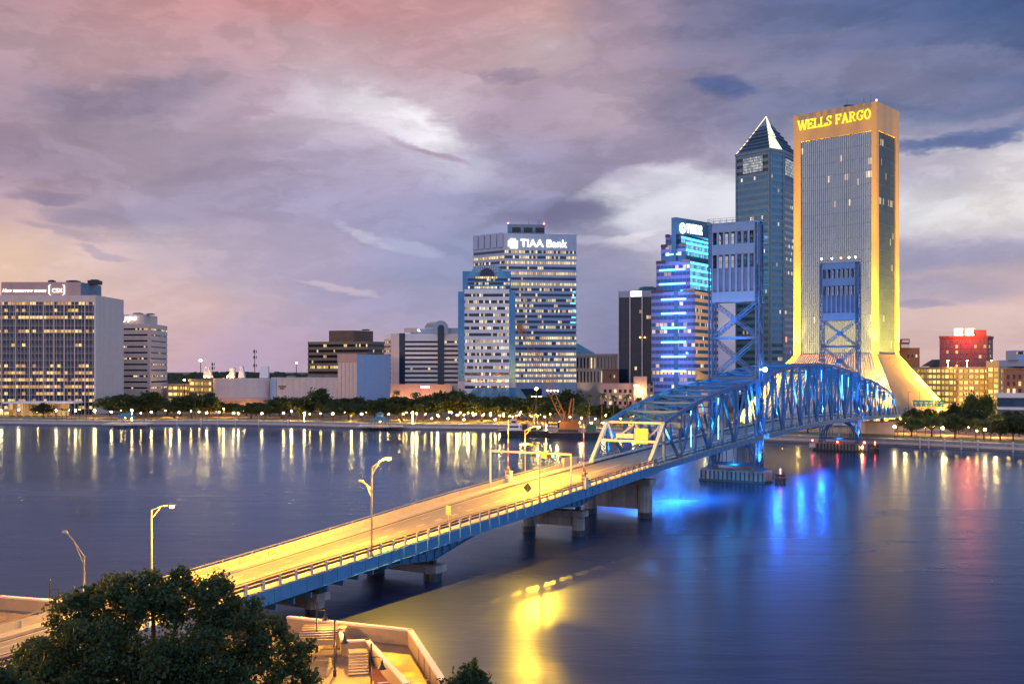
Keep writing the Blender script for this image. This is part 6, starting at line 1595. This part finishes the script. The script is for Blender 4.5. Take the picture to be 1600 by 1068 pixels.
# promenade globe lamps
def globe_lamp(H=4.6):
    t = bpy.data.objects.new('promenade_lamp', None); COL.objects.link(t)
    MB().lathe([(.16, 0), (.16, .4), (.08, .5), (.06, H - .5), (.12, H - .42), (.12, H - .32)], n=8).build('post', M['dark'], t)
    MB().ball((0, 0, H), .46, 10, 6).build('globe', M['globe'], t); return t
GL0 = globe_lamp(); GL1 = globe_lamp(); GL1.children[1].data = GL1.children[1].data.copy(); GL1.children[1].data.materials[0] = M['globe_o']
LAMPS = [(2,641,0),(29,640,0),(88,641,0),(118,641,0),(148,641,0),(174,643,0),(206,641,1),(236.5,643.5,0),(280,644,0),(323,644.5,0),(364.5,645,0),(372.5,645.5,0),(409,645.5,0),(443,645,0),(475.5,645.5,1),(520,646,0),(565,646.5,0),(644.5,644.5,1),(674.5,653.5,0),(700,653.5,0),
 (725,655,0),(774,655,0),(875,659,0),(905,660,0),(924,660.5,0),(942,660,0),(1398,666.5,0),(1473,668.5,0),(1539,671,0),(1466.5,640.5,1)]
lab = ordinal_labels([t[0] for t in LAMPS], 'bright globe lamp')
def tint(o, i):
    """each lamp burns a little differently"""
for (px, py, k) in LAMPS:
    D = shore_at(px) + (4.5 if py > 641.2 or px < 300 else 4.5); 
    if px == 1466.5: D = 420
    zt = PZ(py, D); pr = (GL0, GL1)[k]; H = 4.6
    o = place(pr, (PX(px, D), D, max(GZ, zt - H) if zt - H < 6 else zt - H), 0, lab[px].replace('bright globe', 'orange starry') if k else lab[px], 'globe lamps along the far promenade', (1, 1, (zt - GZ) / H if zt - GZ > 1 else 1))
    if zt - H > GZ: o.location.z = GZ
    o["category"] = 'lamp'
# small sodium lamps under the park trees
def park_lamp():
    t = bpy.data.objects.new('park_lamp', None); COL.objects.link(t)
    MB().tube([(0, 0, -.2), (0, 0, 3.6)], .06, 6).build('post', M['dark'], t); MB().ball((0, 0, 3.7), .26, 8, 5).build('globe', M['globe_s'], t); return t
PLK = park_lamp(); rl = random.Random(9)
for px in [60,112,128,152,190,222,255,268,300,312,345,352,385,398,425,455,488,505,535,548,575,610,622,634,652,664,684,706,712,722,735,744,757,765,778,790,799,808,817,828,838,848,858,893,912,930,948,966,985,1004,1225,1250,1415,1432,1448,1462,1480,1497,1512,1528,1551,1572,1590]:
    for rep in range(2 if 600 < px < 900 else 1):
        D = shore_at(px) + rl.uniform(10, 36); o = place(PLK, (PX(px + rl.uniform(-4, 4), D), D, GZ), 0, 'small sodium park lamp glowing among the trees behind the promenade', 'small lamps among the park trees', (1, 1, rl.uniform(.75, 1.2))); o["category"] = 'lamp'; nlit[0] += 1
        if nlit[0] % 4 == 0: lamp(o, (0, -.5, 3.0), 4500, (1.0, .5, .10), radius=.3)
# tall pole lamp
D = shore_at(838) + 12; t = thing('tall_lamp', 'tall dark pole with blazing sodium lamp above a ring of small lights', 'lamp', (PX(838, D), D, GZ))
z = PZ(607, D) - GZ; zr = PZ(619, D) - GZ
MB().tube([(0, 0, -.2), (0, 0, z - .5)], [.32, .2], 8).build('pole', M['dark'], t); MB().ball((0, 0, z), .6, 10, 6).build('lamp_head', M['globe_o'], t)
for k in range(7): a = 2 * math.pi * k / 7; b = MB().ball((2.1 * math.cos(a), 2.1 * math.sin(a), zr), .16, 8, 5); b.build('ring_light', M['globe_s'], t)
b = MB()
for k in range(14): a, c = 2 * math.pi * k / 14, 2 * math.pi * (k + 1) / 14; b.bar((2.1 * math.cos(a), 2.1 * math.sin(a), zr + .25), (2.1 * math.cos(c), 2.1 * math.sin(c), zr + .25), .12)
for k in range(3): a = 2 * math.pi * k / 3; b.bar((0, 0, zr + .25), (2.1 * math.cos(a), 2.1 * math.sin(a), zr + .25), .1)
b.build('ring', M['dark'], t)
# gazebos on little piers
def gazebo(px, D, r, zroof, cup, label):
    t = thing('gazebo', label, 'gazebo', (PX(px, D), D, 0))
    c8 = lambda rr, z: [(rr * math.cos(math.pi * (k + .5) / 4), rr * math.sin(math.pi * (k + .5) / 4), z) for k in range(8)]
    b = MB(); b.loft([c8(r * 1.5, 1.2), c8(r * 1.5, 1.9)]); b.box(-r * 2.8, r * 2.8, -r * .6, r * 3, 1.25, 1.85); b.build('deck', M['conc'], t)
    for k in range(8): x, y, _ = c8(r * .92, 0)[k]; MB().tube([(x, y, 1.9), (x, y, zroof)], .17, 6).build('column', M['railwhite'], t)
    for k in range(6): x, y, _ = c8(r * 1.3, 0)[k]; MB().tube([(x, y, -1), (x, y, 1.25)], .2, 6).build('pile', M['dark'], t)
    b = MB(); b.loft([c8(r * 1.3, zroof), c8(r * 1.3, zroof + .25), c8(r * .45, zroof + r * .55)]); b.build('roof', M['teal'], t)
    if cup:
        b = MB(); b.loft([c8(r * .42, zroof + r * .55), c8(r * .42, zroof + r * .8)]); cu = b.build('cupola', M['railwhite'], t)
        b = MB(); b.loft([c8(r * .6, zroof + r * .8), c8(.05, zroof + r * 1.15)]); b.build('cupola_roof', M['teal'], cu)
    MB().ball((0, 0, zroof - .3), .2, 8, 5).build('hanging_lamp', M['globe_s'], t)
gazebo(196, 480, 3.5, PZ(651.5, 480), False, 'open waterside pavilion with a low teal roof left of the orange starry lamp')
gazebo(594, 462, 3.6, PZ(657, 462), True, 'octagonal gazebo with a teal roof and cupola on its own pier below the stage tower')
# quay railing and mooring piles
b = MB(); acc = 0
RL = inset(.5)
for a, c in zip(RL[:-1], RL[1:]):
    n = max(1, int((c - a).length / 3.0))
    for zz in (.55, 1.05): b.bar(a + Vector((0, 0, GZ + zz)), c + Vector((0, 0, GZ + zz)), .09)
    for k in range(n): p = a + (c - a) * k / n; b.bar(p + Vector((0, 0, GZ)), p + Vector((0, 0, GZ + 1.1)), .12)
tag(b.build('quay_railing', M['grey']), 'long low grey railing along the edge of the far promenade', 'railing')
MP = bpy.data.objects.new('mooring_pile', None); COL.objects.link(MP)
MB().tube([(0, 0, -1.5), (0, 0, 3.6)], .28, 8).build('pile', M['conc'], MP); MB().lathe([(.34, 3.6), (.34, 3.75), (.05, 4.0)], n=8).build('cap', M['white'], MP)
PPX = [228, 276, 314, 340, 368, 404, 450, 1437.5, 1451, 1476, 1502, 1528, 1583]
lab = ordinal_labels(PPX, 'pale mooring pile at the quay')
for px in PPX: D = shore_at(px) - 1.2; o = place(MP, (PX(px, D), D, 0), 0, lab[px], 'mooring piles along the far quay', (1, 1, .85)); o["category"] = 'pile'
b = MB()
for i in range(len(SH) - 1):
    a, c = SH[i], SH[i + 1]; d = (c - a).normalized(); n_ = Vector((d.y, -d.x, 0))
    b.loft([[a + n_ * .05 + Vector((0, 0, .7)), a + n_ * .5 + Vector((0, 0, .7)), a + n_ * .5 + Vector((0, 0, 1.5)), a + n_ * .05 + Vector((0, 0, 1.5))], [c + n_ * .05 + Vector((0, 0, .7)), c + n_ * .5 + Vector((0, 0, .7)), c + n_ * .5 + Vector((0, 0, 1.5)), c + n_ * .05 + Vector((0, 0, 1.5))]])
tag(b.build('quay_wall', M['conc']), 'pale fender beam running along the face of the far quay', 'quay wall')
# hedge, bank wall, green signs on the right
D = 418; b = MB()
me = leaf_mesh('foliage', [(PX(1422 + 9 * k, D), D, PZ(648, D) - .3 + .5 * math.sin(k * 1.7), 2.2) for k in range(8)], 3500, .4, M['leaf2'], 10, 5)
o = bpy.data.objects.new('hedge', me); COL.objects.link(o); tag(o, 'clipped hedge glowing orange under the green road signs', 'hedge')
lt = thing('ramp_wall', 'tan retaining wall of the street ramp beneath the hedge', 'wall', (PX(1390, 412), 412, 0))
b = MB(); b.box(0, PX(1500, 412) - PX(1390, 412), 0, 1.0, GZ - .3, PZ(656, 412)); b.build('wall', M['conc_warm'], lt); b = MB(); b.box(-.1, PX(1500, 412) - PX(1390, 412), -.15, 1.15, PZ(656, 412), PZ(656, 412) + .35); b.build('coping', M['conc'], lt)
lt = thing('bank_wall', 'dark tan abutment wall under the far end of the truss', 'wall', (PX(1352, 392), 392, 0))
b = MB(); b.box(0, PX(1398, 392) - PX(1352, 392), 0, 6, GZ - .3, PZ(660, 392)); b.build('wall', M['conc_warm'], lt); b = MB(); b.box(-.1, PX(1398, 392) - PX(1352, 392) + .1, -.2, 6.1, PZ(660, 392), PZ(660, 392) + .3); b.build('coping', M['conc'], lt)
gt = thing('road_sign_gantry', 'two green direction signs on a gantry in front of the splayed tower base', 'road sign', (PX(1427, 425), 425, 0))
s_ = 425 / F
def gx(px): return (px - 1427) * s_
for px in (1430, 1474): MB().tube([(gx(px), .4, GZ - .3), (gx(px), .4, PZ(624, 425))], .16, 6).build('post', M['grey'], gt)
MB().bar((gx(1426), .4, PZ(626, 425)), (gx(1476), .4, PZ(626, 425)), .25).build('beam', M['grey'], gt)
for a, c, n in ((1427, 1459, 4), (1460, 1475, 2)):
    b = MB().box(gx(a), gx(c), -.05, .1, PZ(635, 425), PZ(625, 425)); pn = b.build('sign_panel', M['signgreen'], gt)
    b = MB(); wp = pm('sign_white', (.7, .75, .72), .4, var=.03)
    for k in range(n):
        x = gx(a) + (gx(c) - gx(a)) * (k + .5) / n; zz = PZ(629, 425); b.box(x - .7, x + .6, -.09, -.05, zz - .1, zz + .25)
        b.bar((x, -.08, zz - 1.5), (x, -.08, zz - .6), .14, .04, up=(0, 1, 0)); b.bar((x - .35, -.08, zz - 1.0), (x, -.08, zz - .5), .12, .04, up=(0, 1, 0)); b.bar((x + .35, -.08, zz - 1.0), (x, -.08, zz - .5), .12, .04, up=(0, 1, 0))
    b.box(gx(a) + .1, gx(c) - .1, -.08, -.05, PZ(625, 425) - .14, PZ(625, 425) - .08); b.build('sign_marking', wp, pn)
for px, py in ((1419, 612), (1437, 611), (1450, 617), (1472, 615)):
    t = thing('street_lamp', {1419: 'thin dark street lamp left of the green road signs', 1437: 'tall dark street lamp behind the left green sign', 1450: 'short dark street lamp behind the middle of the green signs', 1472: 'dark street lamp at the right end of the green signs'}[px], 'street lamp', (PX(px, 432), 432, GZ), 0, 'dark street lamps by the road signs')
    zt_ = PZ(py, 432) - GZ; MB().tube([(0, 0, 0), (0, 0, zt_)], [.12, .07], 6).build('pole', M['dark'], t); MB().bar((0, 0, zt_), (1.6, 0, zt_ + .2), .1).build('arm', M['dark'], t)
# road on the far side: viaduct carrying on from the truss
av, AVX = bthing('far_viaduct', 'low road viaduct running inland from the far end of the truss', 'bridge', 200)
sweep(bm(AVX), rect(-7.5, 7.5, -.9, 0), 177, 300).build('roadway', M['road'], av)
for sg in (-1, 1): a, c = sorted((7.2 * sg, 7.5 * sg)); sweep(bm(AVX), rect(a, c, 0.0, 1.0), 177, 300).build('parapet', M['parapet'], av)
for s in (183, 205, 230, 255):
    for o in (-5, 5): bm(AVX).tube([(o, s, GZ - .4), (o, s, zd(s) - .9)], .7, 10).build('column', M['conc_dark'], av)
# crane barge and its neighbour
def hull(b, x0, x1, y0, y1, z0, z1, rake=1.5): b.loft([[(x0 + rake, y0 + .3, z0), (x1 - rake, y0 + .3, z0), (x1 - rake, y1, z0), (x0 + rake, y1, z0)], [(x0, y0, z1), (x1, y0, z1), (x1, y1, z1), (x0, y1, z1)]])
D = 412; s_ = D / F; cb = thing('crane_barge', 'dark flat barge carrying the orange lattice crane', 'barge', (PX(895, D), D, 0)); X = lambda px: (px - 895) * s_
b = MB(); hull(b, X(856), X(936), -5, 6, -.6, 1.9); b.build('hull', M['hull'], cb)
b = MB(); b.box(X(857), X(935), -4.8, 5.8, 1.9, 2.0); b.build('deck', M['rust'], cb)
b = MB()
for k in range(12): x = X(858) + (X(934) - X(858)) * k / 11; b.bar((x, -4.9, 2.0), (x, -4.9, 3.0), .1)
b.bar((X(858), -4.9, 3.0), (X(934), -4.9, 3.0), .08); b.bar((X(858), -4.9, 2.5), (X(934), -4.9, 2.5), .08); b.build('deck_rail', M['grey'], cb)
b = MB().box(X(916), X(931), 0, 4, 2.0, 4.4); b.box(X(915.5), X(931.5), -.2, 4.2, 4.4, 4.6); b.build('deck_house', M['green'], cb)
ck = thing('crane', 'orange lattice boom crane leaning far to the left in front of the bank tower', 'crane', (PX(889, D), D + 1, 2.0))
xx = lambda px: (px - 889) * s_; zz_ = lambda py: PZ(py, D) - 2.0
for sg in (-1, 1): b = MB(); b.box(-4.2, 3.6, sg * 1.7 - .45, sg * 1.7 + .45, 0.02, 1.0); b.build('crawler_track', M['dark'], ck)
b = MB(); b.prism([(-3.8, -1.8), (4.2, -1.8), (4.2, 1.8), (-3.8, 1.8)], 1.05, 4.0); b.box(1.5, 4.4, -1.7, 1.7, 4.0, 4.5); b.build('machine_house', M['orange'], ck)
b = MB(); b.box(-4.6, -3.81, -1.7, -.2, 1.6, 3.9); b.build('cab', M['glassdark'], ck)
foot = Vector((xx(884.5), 0, zz_(661))); tip = Vector((xx(813), 0, zz_(508)))
b = MB(); n = 26; wv = lambda f: .35 + .75 * min(1, f * 8, (1 - f) * 6 + .15)
def bp(f, sx, sy): c = foot + (tip - foot) * f; d = (tip - foot).normalized(); a = Vector((-d.z, 0, d.x)); return c + a * sx * wv(f) + Vector((0, sy * wv(f), 0))
for sx in (-1, 1):
    for sy in (-1, 1):
        for k in range(n): b.bar(bp(k / n, sx, sy), bp((k + 1) / n, sx, sy), .2)
for k in range(n):
    e = 1 if k % 2 else -1
    for sy in (-1, 1): b.bar(bp(k / n, e, sy), bp((k + 1) / n, -e, sy), .12)
    for sx in (-1, 1): b.bar(bp(k / n, sx, e), bp((k + 1) / n, sx, -e), .12)
b.build('boom', M['orange'], ck)
MB().box(tip.x - .9, tip.x + .9, -.7, .7, tip.z - 3.2, tip.z + .8).build('boom_head', M['orange'], ck)
gtop = Vector((xx(895), 0, zz_(622)))
b = MB()
for sy in (-1, 1):
    b.bar((xx(887), sy, 4.0), gtop + Vector((-.5, sy * .5, 0)), .35); b.bar((xx(894), sy, 4.0), gtop + Vector((.5, sy * .5, 0)), .35)
for k in range(5): f = k / 5; b.bar((xx(887) + (gtop.x - xx(887)) * f, 0, 4 + (gtop.z - 4) * f), (xx(894) + (gtop.x - xx(894)) * (f + .15), 0, 4 + (gtop.z - 4) * (f + .15)), .15)
b.build('gantry_mast', M['orange'], ck)
b = MB()
for sy in (-.5, .5): b.bar(gtop + Vector((0, sy, 0)), tip + Vector((0, sy, 0)), .07); b.bar(gtop + Vector((0, sy, 0)), (xx(897), sy, 4.2), .07)
b.bar(tip, (tip.x - .2, 0, tip.z - 24), .06); b.build('cable', M['dark'], ck)
for k in range(4): c = foot + (tip - foot) * .30; MB().ball((c.x - 2.0 + 1.4 * k, -1.2, zz_(610) ), .22, 8, 5).build('work_lamp', M['globe_s'], ck)
lamp(ck, (xx(870), -6, 6), 2500, (1, .55, .15), radius=.4)
D = 420; s_ = D / F; wbt = thing('work_barge', 'black work barge left of the crane with a white pilot house', 'barge', (PX(820, D), D, 0)); X = lambda px: (px - 820) * s_
b = MB(); hull(b, X(779), X(864), -4.5, 5, -.6, 2.2); b.build('hull', M['hull'], wbt)
b = MB(); b.box(X(780), X(863), -4.3, 4.8, 2.2, 2.32); b.build('deck', M['slate'], wbt)
b = MB(); b.loft([[(X(792), -2, 2.35), (X(813), -2, 2.35), (X(813), 3, 2.35), (X(792), 3, 2.35)], [(X(794), -1.6, 4.6), (X(812), -1.6, 4.6), (X(812), 2.7, 4.6), (X(794), 2.7, 4.6)]]); b.box(X(798), X(807), -.8, 2.2, 4.6, 6.4); b.box(X(797), X(808), -1.0, 2.4, 6.4, 6.6); b.build('pilot_house', M['boatwhite'], wbt)
b = MB(); b.box(X(799), X(806), -.86, -.8, 5.2, 6.1); b.box(X(796), X(810), -1.84, -1.7, 3.3, 4.1); b.build('window', M['glassdark'], wbt)
MB().tube([(X(802), 0, 6.5), (X(802), 0, 9.5)], .08, 6).build('mast', M['grey'], wbt)
for k in range(8): MB().lathe([(.55, 0), (.75, .2), (.55, .4)], (X(784 + 10.5 * k), -4.9, 1.0), 8).build('tyre_fender', M['dark'], wbt)
b = MB().box(X(816), X(824), -1, 2, 2.32, 4.6); b.box(X(826), X(838), 0, 3, 2.32, 3.4); b.box(X(842), X(848), -2, 1, 2.32, 3.9); b.build('deck_gear', M['dark'], wbt)
b = MB().tube([(X(853), -3, 2.3), (X(853), -3, 4.6)], .06, 6); b.ball((X(853), -3, 4.7), .2, 8, 5); b.build('deck_lamp', M['globe_s'], wbt)
D = 420; fd = thing('floating_dock', 'pale low floating dock between the crane barge and the truss portal', 'dock', (PX(925, D), D, 0)); b = MB().box(0, 14, -2, 2, .1, 1.3); b.build('hull', M['conc_warm'], fd); b = MB().box(.1, 13.9, -1.9, 1.9, 1.3, 1.42); b.build('deck', M['conc'], fd)
for x in (1, 7, 13): MB().tube([(x, 2.2, -1), (x, 2.2, 3.5)], .2, 6).build('pile', M['dark'], fd)
# ================================================================== NEAR BANK
def GP(px, py, z): D = (CAMZ - z) * F / (py - HY); return Vector((PX(px, D), D, z))
NZ = 2.2
NB = [(-700, 112), (-80, 108.5), (-53, 107.0), (-21.2, 98.0), (-9.0, 93.0), (-4.7, 77.0), (-2.5, 60.0), (1.5, 30.0), (6, -60)]
b = MB(); b.prism([(x, y) for x, y in NB] + [(-700, -60)], -2.0, NZ); tag(b.build('near_bank_ground', M['slabs']), kind='structure')
pw_ = thing('promenade_wall', 'pale lit parapet wall that turns a corner on the near promenade', 'wall', (-9, 93, NZ)); OFF = Vector((9, -93, 0))
def wall_run(pts, z0, z1, th, parent, name, mat, cap=True):
    b = MB()
    for (a, c) in zip(pts[:-1], pts[1:]):
        a = Vector((a[0], a[1], 0)); c = Vector((c[0], c[1], 0)); d = (c - a).normalized(); n_ = Vector((-d.y, d.x, 0)) * th
        b.loft([[a + OFF + Vector((0, 0, z0)), a + OFF - n_ + Vector((0, 0, z0)), a + OFF - n_ + Vector((0, 0, z1)), a + OFF + Vector((0, 0, z1))], [c + OFF + Vector((0, 0, z0)), c + OFF - n_ + Vector((0, 0, z0)), c + OFF - n_ + Vector((0, 0, z1)), c + OFF + Vector((0, 0, z1))]])
    return b.build(name, mat, parent)
wall_run([(-21.2, 97.8), (-9.1, 92.8)], 0, 1.25, .35, pw_, 'wall', M['paving'])
wall_run([(-9.1, 92.8), (-4.9, 77.0), (-2.7, 60)], 0, 1.25, .35, pw_, 'wall', M['paving'])
wall_run([(-21.2, 97.9), (-9.0, 92.95), (-4.8, 77.05), (-2.6, 60)], 1.25, 1.42, .5, pw_, 'coping', M['conc_warm'])
for f in (.36, .52, .68, .84):
    p = Vector((-9.1, 92.8, 0)) * (1 - f) + Vector((-4.9, 77, 0)) * f; b = MB(); b.box(p.x + 9 - .3, p.x + 9 + .12, p.y - 93 - .5, p.y - 93 + .5, -.5, 1.38); b.build('buttress', M['paving'], pw_)
OFF = Vector((0, 0, 0)); fw = thing('promenade_wall', 'long yellow lit quay wall at the far left beyond the viaduct', 'wall', (0, 0, NZ)); wall_run([(-80, 108.4), (-53, 106.9), (-43.5, 104.0)], 0, 1.2, .4, fw, 'wall', M['paving']); wall_run([(-80, 108.5), (-53, 107.0), (-43.4, 104.1)], 1.2, 1.36, .55, fw, 'coping', M['conc_warm'])
# embankment of the road
emb, EX = bthing('road_embankment', 'solid walled embankment carrying the road behind the dark oak', 'wall', -220)
for sg in (-1, 1):
    b = bm(EX); a, c = sorted((7.0 * sg, 7.4 * sg)); n = 20
    b.loft([[(a, -262 + 88 * i / n, NZ - .1), (c, -262 + 88 * i / n, NZ - .1), (c, -262 + 88 * i / n, zo(-262 + 88 * i / n, 7.2 * sg) - .31), (a, -262 + 88 * i / n, zo(-262 + 88 * i / n, 7.2 * sg) - .31)] for i in range(n + 1)]); b.build('side_wall', M['conc_dark'], emb)
b = bm(EX); b.box(-6.9, 6.9, -175, -174, NZ - .1, zo(-174, -6.9) - .35); b.build('end_wall', M['conc_dark'], emb)
# red paving band and pale joints
b = MB(); q = [GP(575, 1042, NZ), GP(668, 1036, NZ), GP(690, 1062, NZ), GP(720, 1140, NZ), GP(600, 1140, NZ)]
b.face([(v.x, v.y, NZ + .004) for v in q][::-1]); o = b.build('red_paving', M['redtile']); tag(o, kind='structure')
b = MB(); a, c = GP(590, 1066, NZ), GP(690, 1060, NZ); d = (c - a).normalized(); n_ = Vector((-d.y, d.x, 0)) * .16; b.face([tuple(v + Vector((0, 0, .009))) for v in (a - n_, c - n_, c + n_, a + n_)]); tag(b.build('paving_joint', M['conc_warm']), kind='structure')
# steps and ramp walls under the tree
stp = thing('stairway', 'concrete stair well with pale side walls on the near promenade', 'stairs', tuple(GP(536, 1020, NZ)))
o0 = Vector(stp.location); L3 = lambda px, py, z=NZ: GP(px, py, z) - o0
def lwall(p, q, z0, z1, th, name, mat):
    d = (q - p); d.z = 0; d.normalize(); n_ = Vector((-d.y, d.x, 0)) * th; b = MB()
    b.loft([[(v.x, v.y, z) for v, z in ((p, z0), (p - n_, z0), (p - n_, z1), (p, z1))], [(v.x, v.y, z) for v, z in ((q, z0), (q - n_, z0), (q - n_, z1), (q, z1))]]); return b.build(name, mat, stp)
A1, A2, A3, A4 = L3(533, 1001), L3(540, 1024), L3(577, 1022), L3(640, 1095)
lwall(A1, A2, -.2, 1.25, .3, 'side_wall', M['paving']); lwall(A2, A3, -.2, 1.25, .3, 'side_wall', M['paving']); lwall(A3, A4, -.2, 1.25, .3, 'side_wall', M['paving'])
for p, q in ((A1, A2), (A2, A3), (A3, A4)): lwall(p, q, 1.25, 1.4, .42, 'coping', M['conc_warm'])
for k in range(8):
    f0, f1 = k / 8, (k + 1) / 8; p = L3(544, 1032 + 20 * f0); q = L3(574, 1030 + 20 * f0); r_ = L3(576, 1030 + 20 * f1 + 4); s2 = L3(545, 1032 + 20 * f1 + 4)
    b = MB(); b.prism([(v.x, v.y) for v in (s2, r_, q, p)], -.2, 1.0 - .12 * k); b.build('step', M['brown'], stp)
bn_ = thing('slatted_shelter', 'dark slatted canopy beside the stair well, next to the oak', 'shelter', tuple(GP(490, 1012, NZ))); o1 = Vector(bn_.location)
for k in range(7): p, q = GP(462 + 2 * k, 1004 - 4 * k, NZ + 1.6) - o1, GP(524 + .8 * k, 1002 - 4 * k, NZ + 1.6) - o1; MB().bar((p.x, p.y, 1.6), (q.x, q.y, 1.6), .16, .5).build('slat', M['brown'], bn_)
for px, py in ((466, 1010), (524, 1008), (522, 984), (474, 986)): p = GP(px, py, NZ + 1.5) - o1; MB().box(p.x - .09, p.x + .09, p.y - .09, p.y + .09, 0, 1.55).build('post', M['dark'], bn_)
ub = thing('utility_cabinet', 'small tan utility cabinet by the corner of the stair well', 'cabinet', tuple(GP(525, 1006, NZ))); b = MB().box(-.9, .9, -.5, .5, 0, 1.5); b.box(-.95, .95, -.55, .55, 1.5, 1.58); b.build('body', M['gold'], ub); b = MB().box(.3, .5, -.54, -.5, .8, 1.0); b.build('latch', M['dark'], ub)
# bell lamps
def bell_lamp(side=1):
    t = bpy.data.objects.new('bell_lamp', None); COL.objects.link(t)
    MB().lathe([(.14, 0), (.14, .5), (.07, .6), (.055, 4.4), (.09, 4.45), (.02, 4.6)], n=8).build('post', M['dark'], t)
    MB().tube([(0, 0, 3.55), (.45 * side, 0, 3.6), (.8 * side, 0, 3.5), (.8 * side, 0, 3.35)], .035, 6).build('arm', M['dark'], t)
    b = MB().lathe([(.06, 3.35), (.09, 3.2), (.10, 3.05), (.20, 2.85), (.34, 2.72), (.33, 2.70), (.05, 2.95)], (.8 * side, 0, 0), 12); b.build('shade', M['dark'], t)
    MB().ball((.8 * side, 0, 2.80), .10, 8, 5).build('bulb', M['globe_s'], t); return t
bl0 = bell_lamp(); rb = random.Random(2)
for i, (px, py, rz, l) in enumerate(((580, 1004, 0, 'black bell lamp standing on the red paving, nearest the camera'), (523, 967, 0, 'black bell lamp by the utility cabinet and stair well'), (495, 936, .6, 'black bell lamp close to the bank end of the parapet wall'), (78, 904, .3, 'lone black bell lamp at the far left before the open water'))):
    D = (CAMZ - NZ - 4.6) * F / (py - HY); o = place(bl0, (PX(px, D), D, NZ), rz, l, 'black bell lamps on the near promenade', (1, 1, 1)); o["category"] = 'lamp'
    lamp(o, (.8, 0, 2.55), 380, (1.0, .52, .14), radius=.12)
# near trees
D = 62.0; s_ = D / F
OB = [(a_, b_ + 22, c_ * .93, d_) for a_, b_, c_, d_ in [(140,905,.8,0),(190,886,.7,.5),(236,880,.75,0),(285,878,.8,-.5),(345,893,.8,0),(392,925,.75,.5),(430,955,.8,0),(475,990,.8,0),(478,1030,.8,0),(92,955,.8,0),(48,990,.9,0),(30,1022,.8,0),(120,938,1.9,0),(165,922,2.0,1),(205,916,2.1,-1),(250,914,2.2,.5),(290,918,2.2,-.5),(330,922,1.9,1),(365,938,1.7,0),(395,968,1.4,-.5),(120,985,2.4,-1),(180,985,2.8,-2),(250,990,3.0,-2),(320,990,2.8,-2),(370,1010,2.4,-1),(425,990,1.6,0),(455,1012,1.3,.5),(445,1045,1.9,0),
      (70,1012,2.0,0),(60,1050,2.0,-1),(120,1050,2.6,-2),(200,1060,3.2,-3),(290,1060,3.2,-3),(370,1070,2.8,-2),(20,1062,1.3,0),(240,1120,3.6,-1),(340,1130,3.4,-1),(120,1120,3.2,0),(440,1100,2.2,0)]]
nt_ = thing('oak_tree', 'big dark leafy oak filling the lower left corner', 'tree', (PX(245, D), D, NZ)); ro = random.Random(4)
bl_ = [(PX(px, D) - PX(245, D), dy, PZ(py, D) - NZ, r) for px, py, r, dy in OB]
me = leaf_mesh('crown', bl_, 100000, .15, M['leaf3'], 26, 8, .9, .185); o = bpy.data.objects.new('crown', me); COL.objects.link(o); o.parent = nt_
b = MB().tube([(0, 0, -.3), (.2, 0, 2.5), (0, .1, 4.5)], [.6, .45, .38], 10)
for x, y, z, r in bl_[::2]: b.tube([(0, .05, 3.2), (x * .4, y * .4, 3.2 + (z - 3.2) * .5), (x * .9, y * .9, z)], [.28, .17, .06], 6)
b.build('trunk', M['trunk'], nt_)
D = 50.0; t = thing('oak_tree', 'small leafy tree top poking into the bottom left corner beside the big oak', 'tree', (PX(5, D), D, NZ)); x0 = PX(5, D)
me = leaf_mesh('crown', [(PX(px, D) - x0, 0, PZ(py, D) - NZ, r) for px, py, r in ((5, 1062, .9), (-25, 1075, 1.3), (20, 1090, 1.2), (-5, 1120, 1.8))], 7000, .15, M['leaf3'], 12, 9); o = bpy.data.objects.new('crown', me); COL.objects.link(o); o.parent = t
MB().tube([(0, 0, -.3), (0, 0, 8)], [.22, .08], 7).build('trunk', M['trunk'], t)
D = 40.0; t = thing('cypress_tree', 'dark bushy tree top with a pale upright shoot at the bottom centre', 'tree', (PX(732, D), D, NZ)); x0 = PX(732, D)
me = leaf_mesh('crown', [(PX(px, D) - x0, dy, PZ(py, D) - NZ, r) for px, py, r, dy in ((722, 1060, .42, 0), (735, 1052, .40, .2), (745, 1058, .38, -.1), (712, 1075, .5, .1), (732, 1082, .7, 0), (752, 1084, .5, 0), (730, 1120, 1.0, 0))], 9000, .085, M['leaf3'], 12, 10); o = bpy.data.objects.new('crown', me); COL.objects.link(o); o.parent = t
me = leaf_mesh('shoot', [(PX(741, D) - x0, 0, PZ(1030 + 6 * k, D) - NZ, .09 + .03 * k) for k in range(5)], 500, .07, M['leaf2'], 6, 11); o = bpy.data.objects.new('shoot', me); COL.objects.link(o); o.parent = t
MB().tube([(0, 0, -.3), (0, 0, 12.2)], [.2, .06], 7).build('trunk', M['trunk'], t)
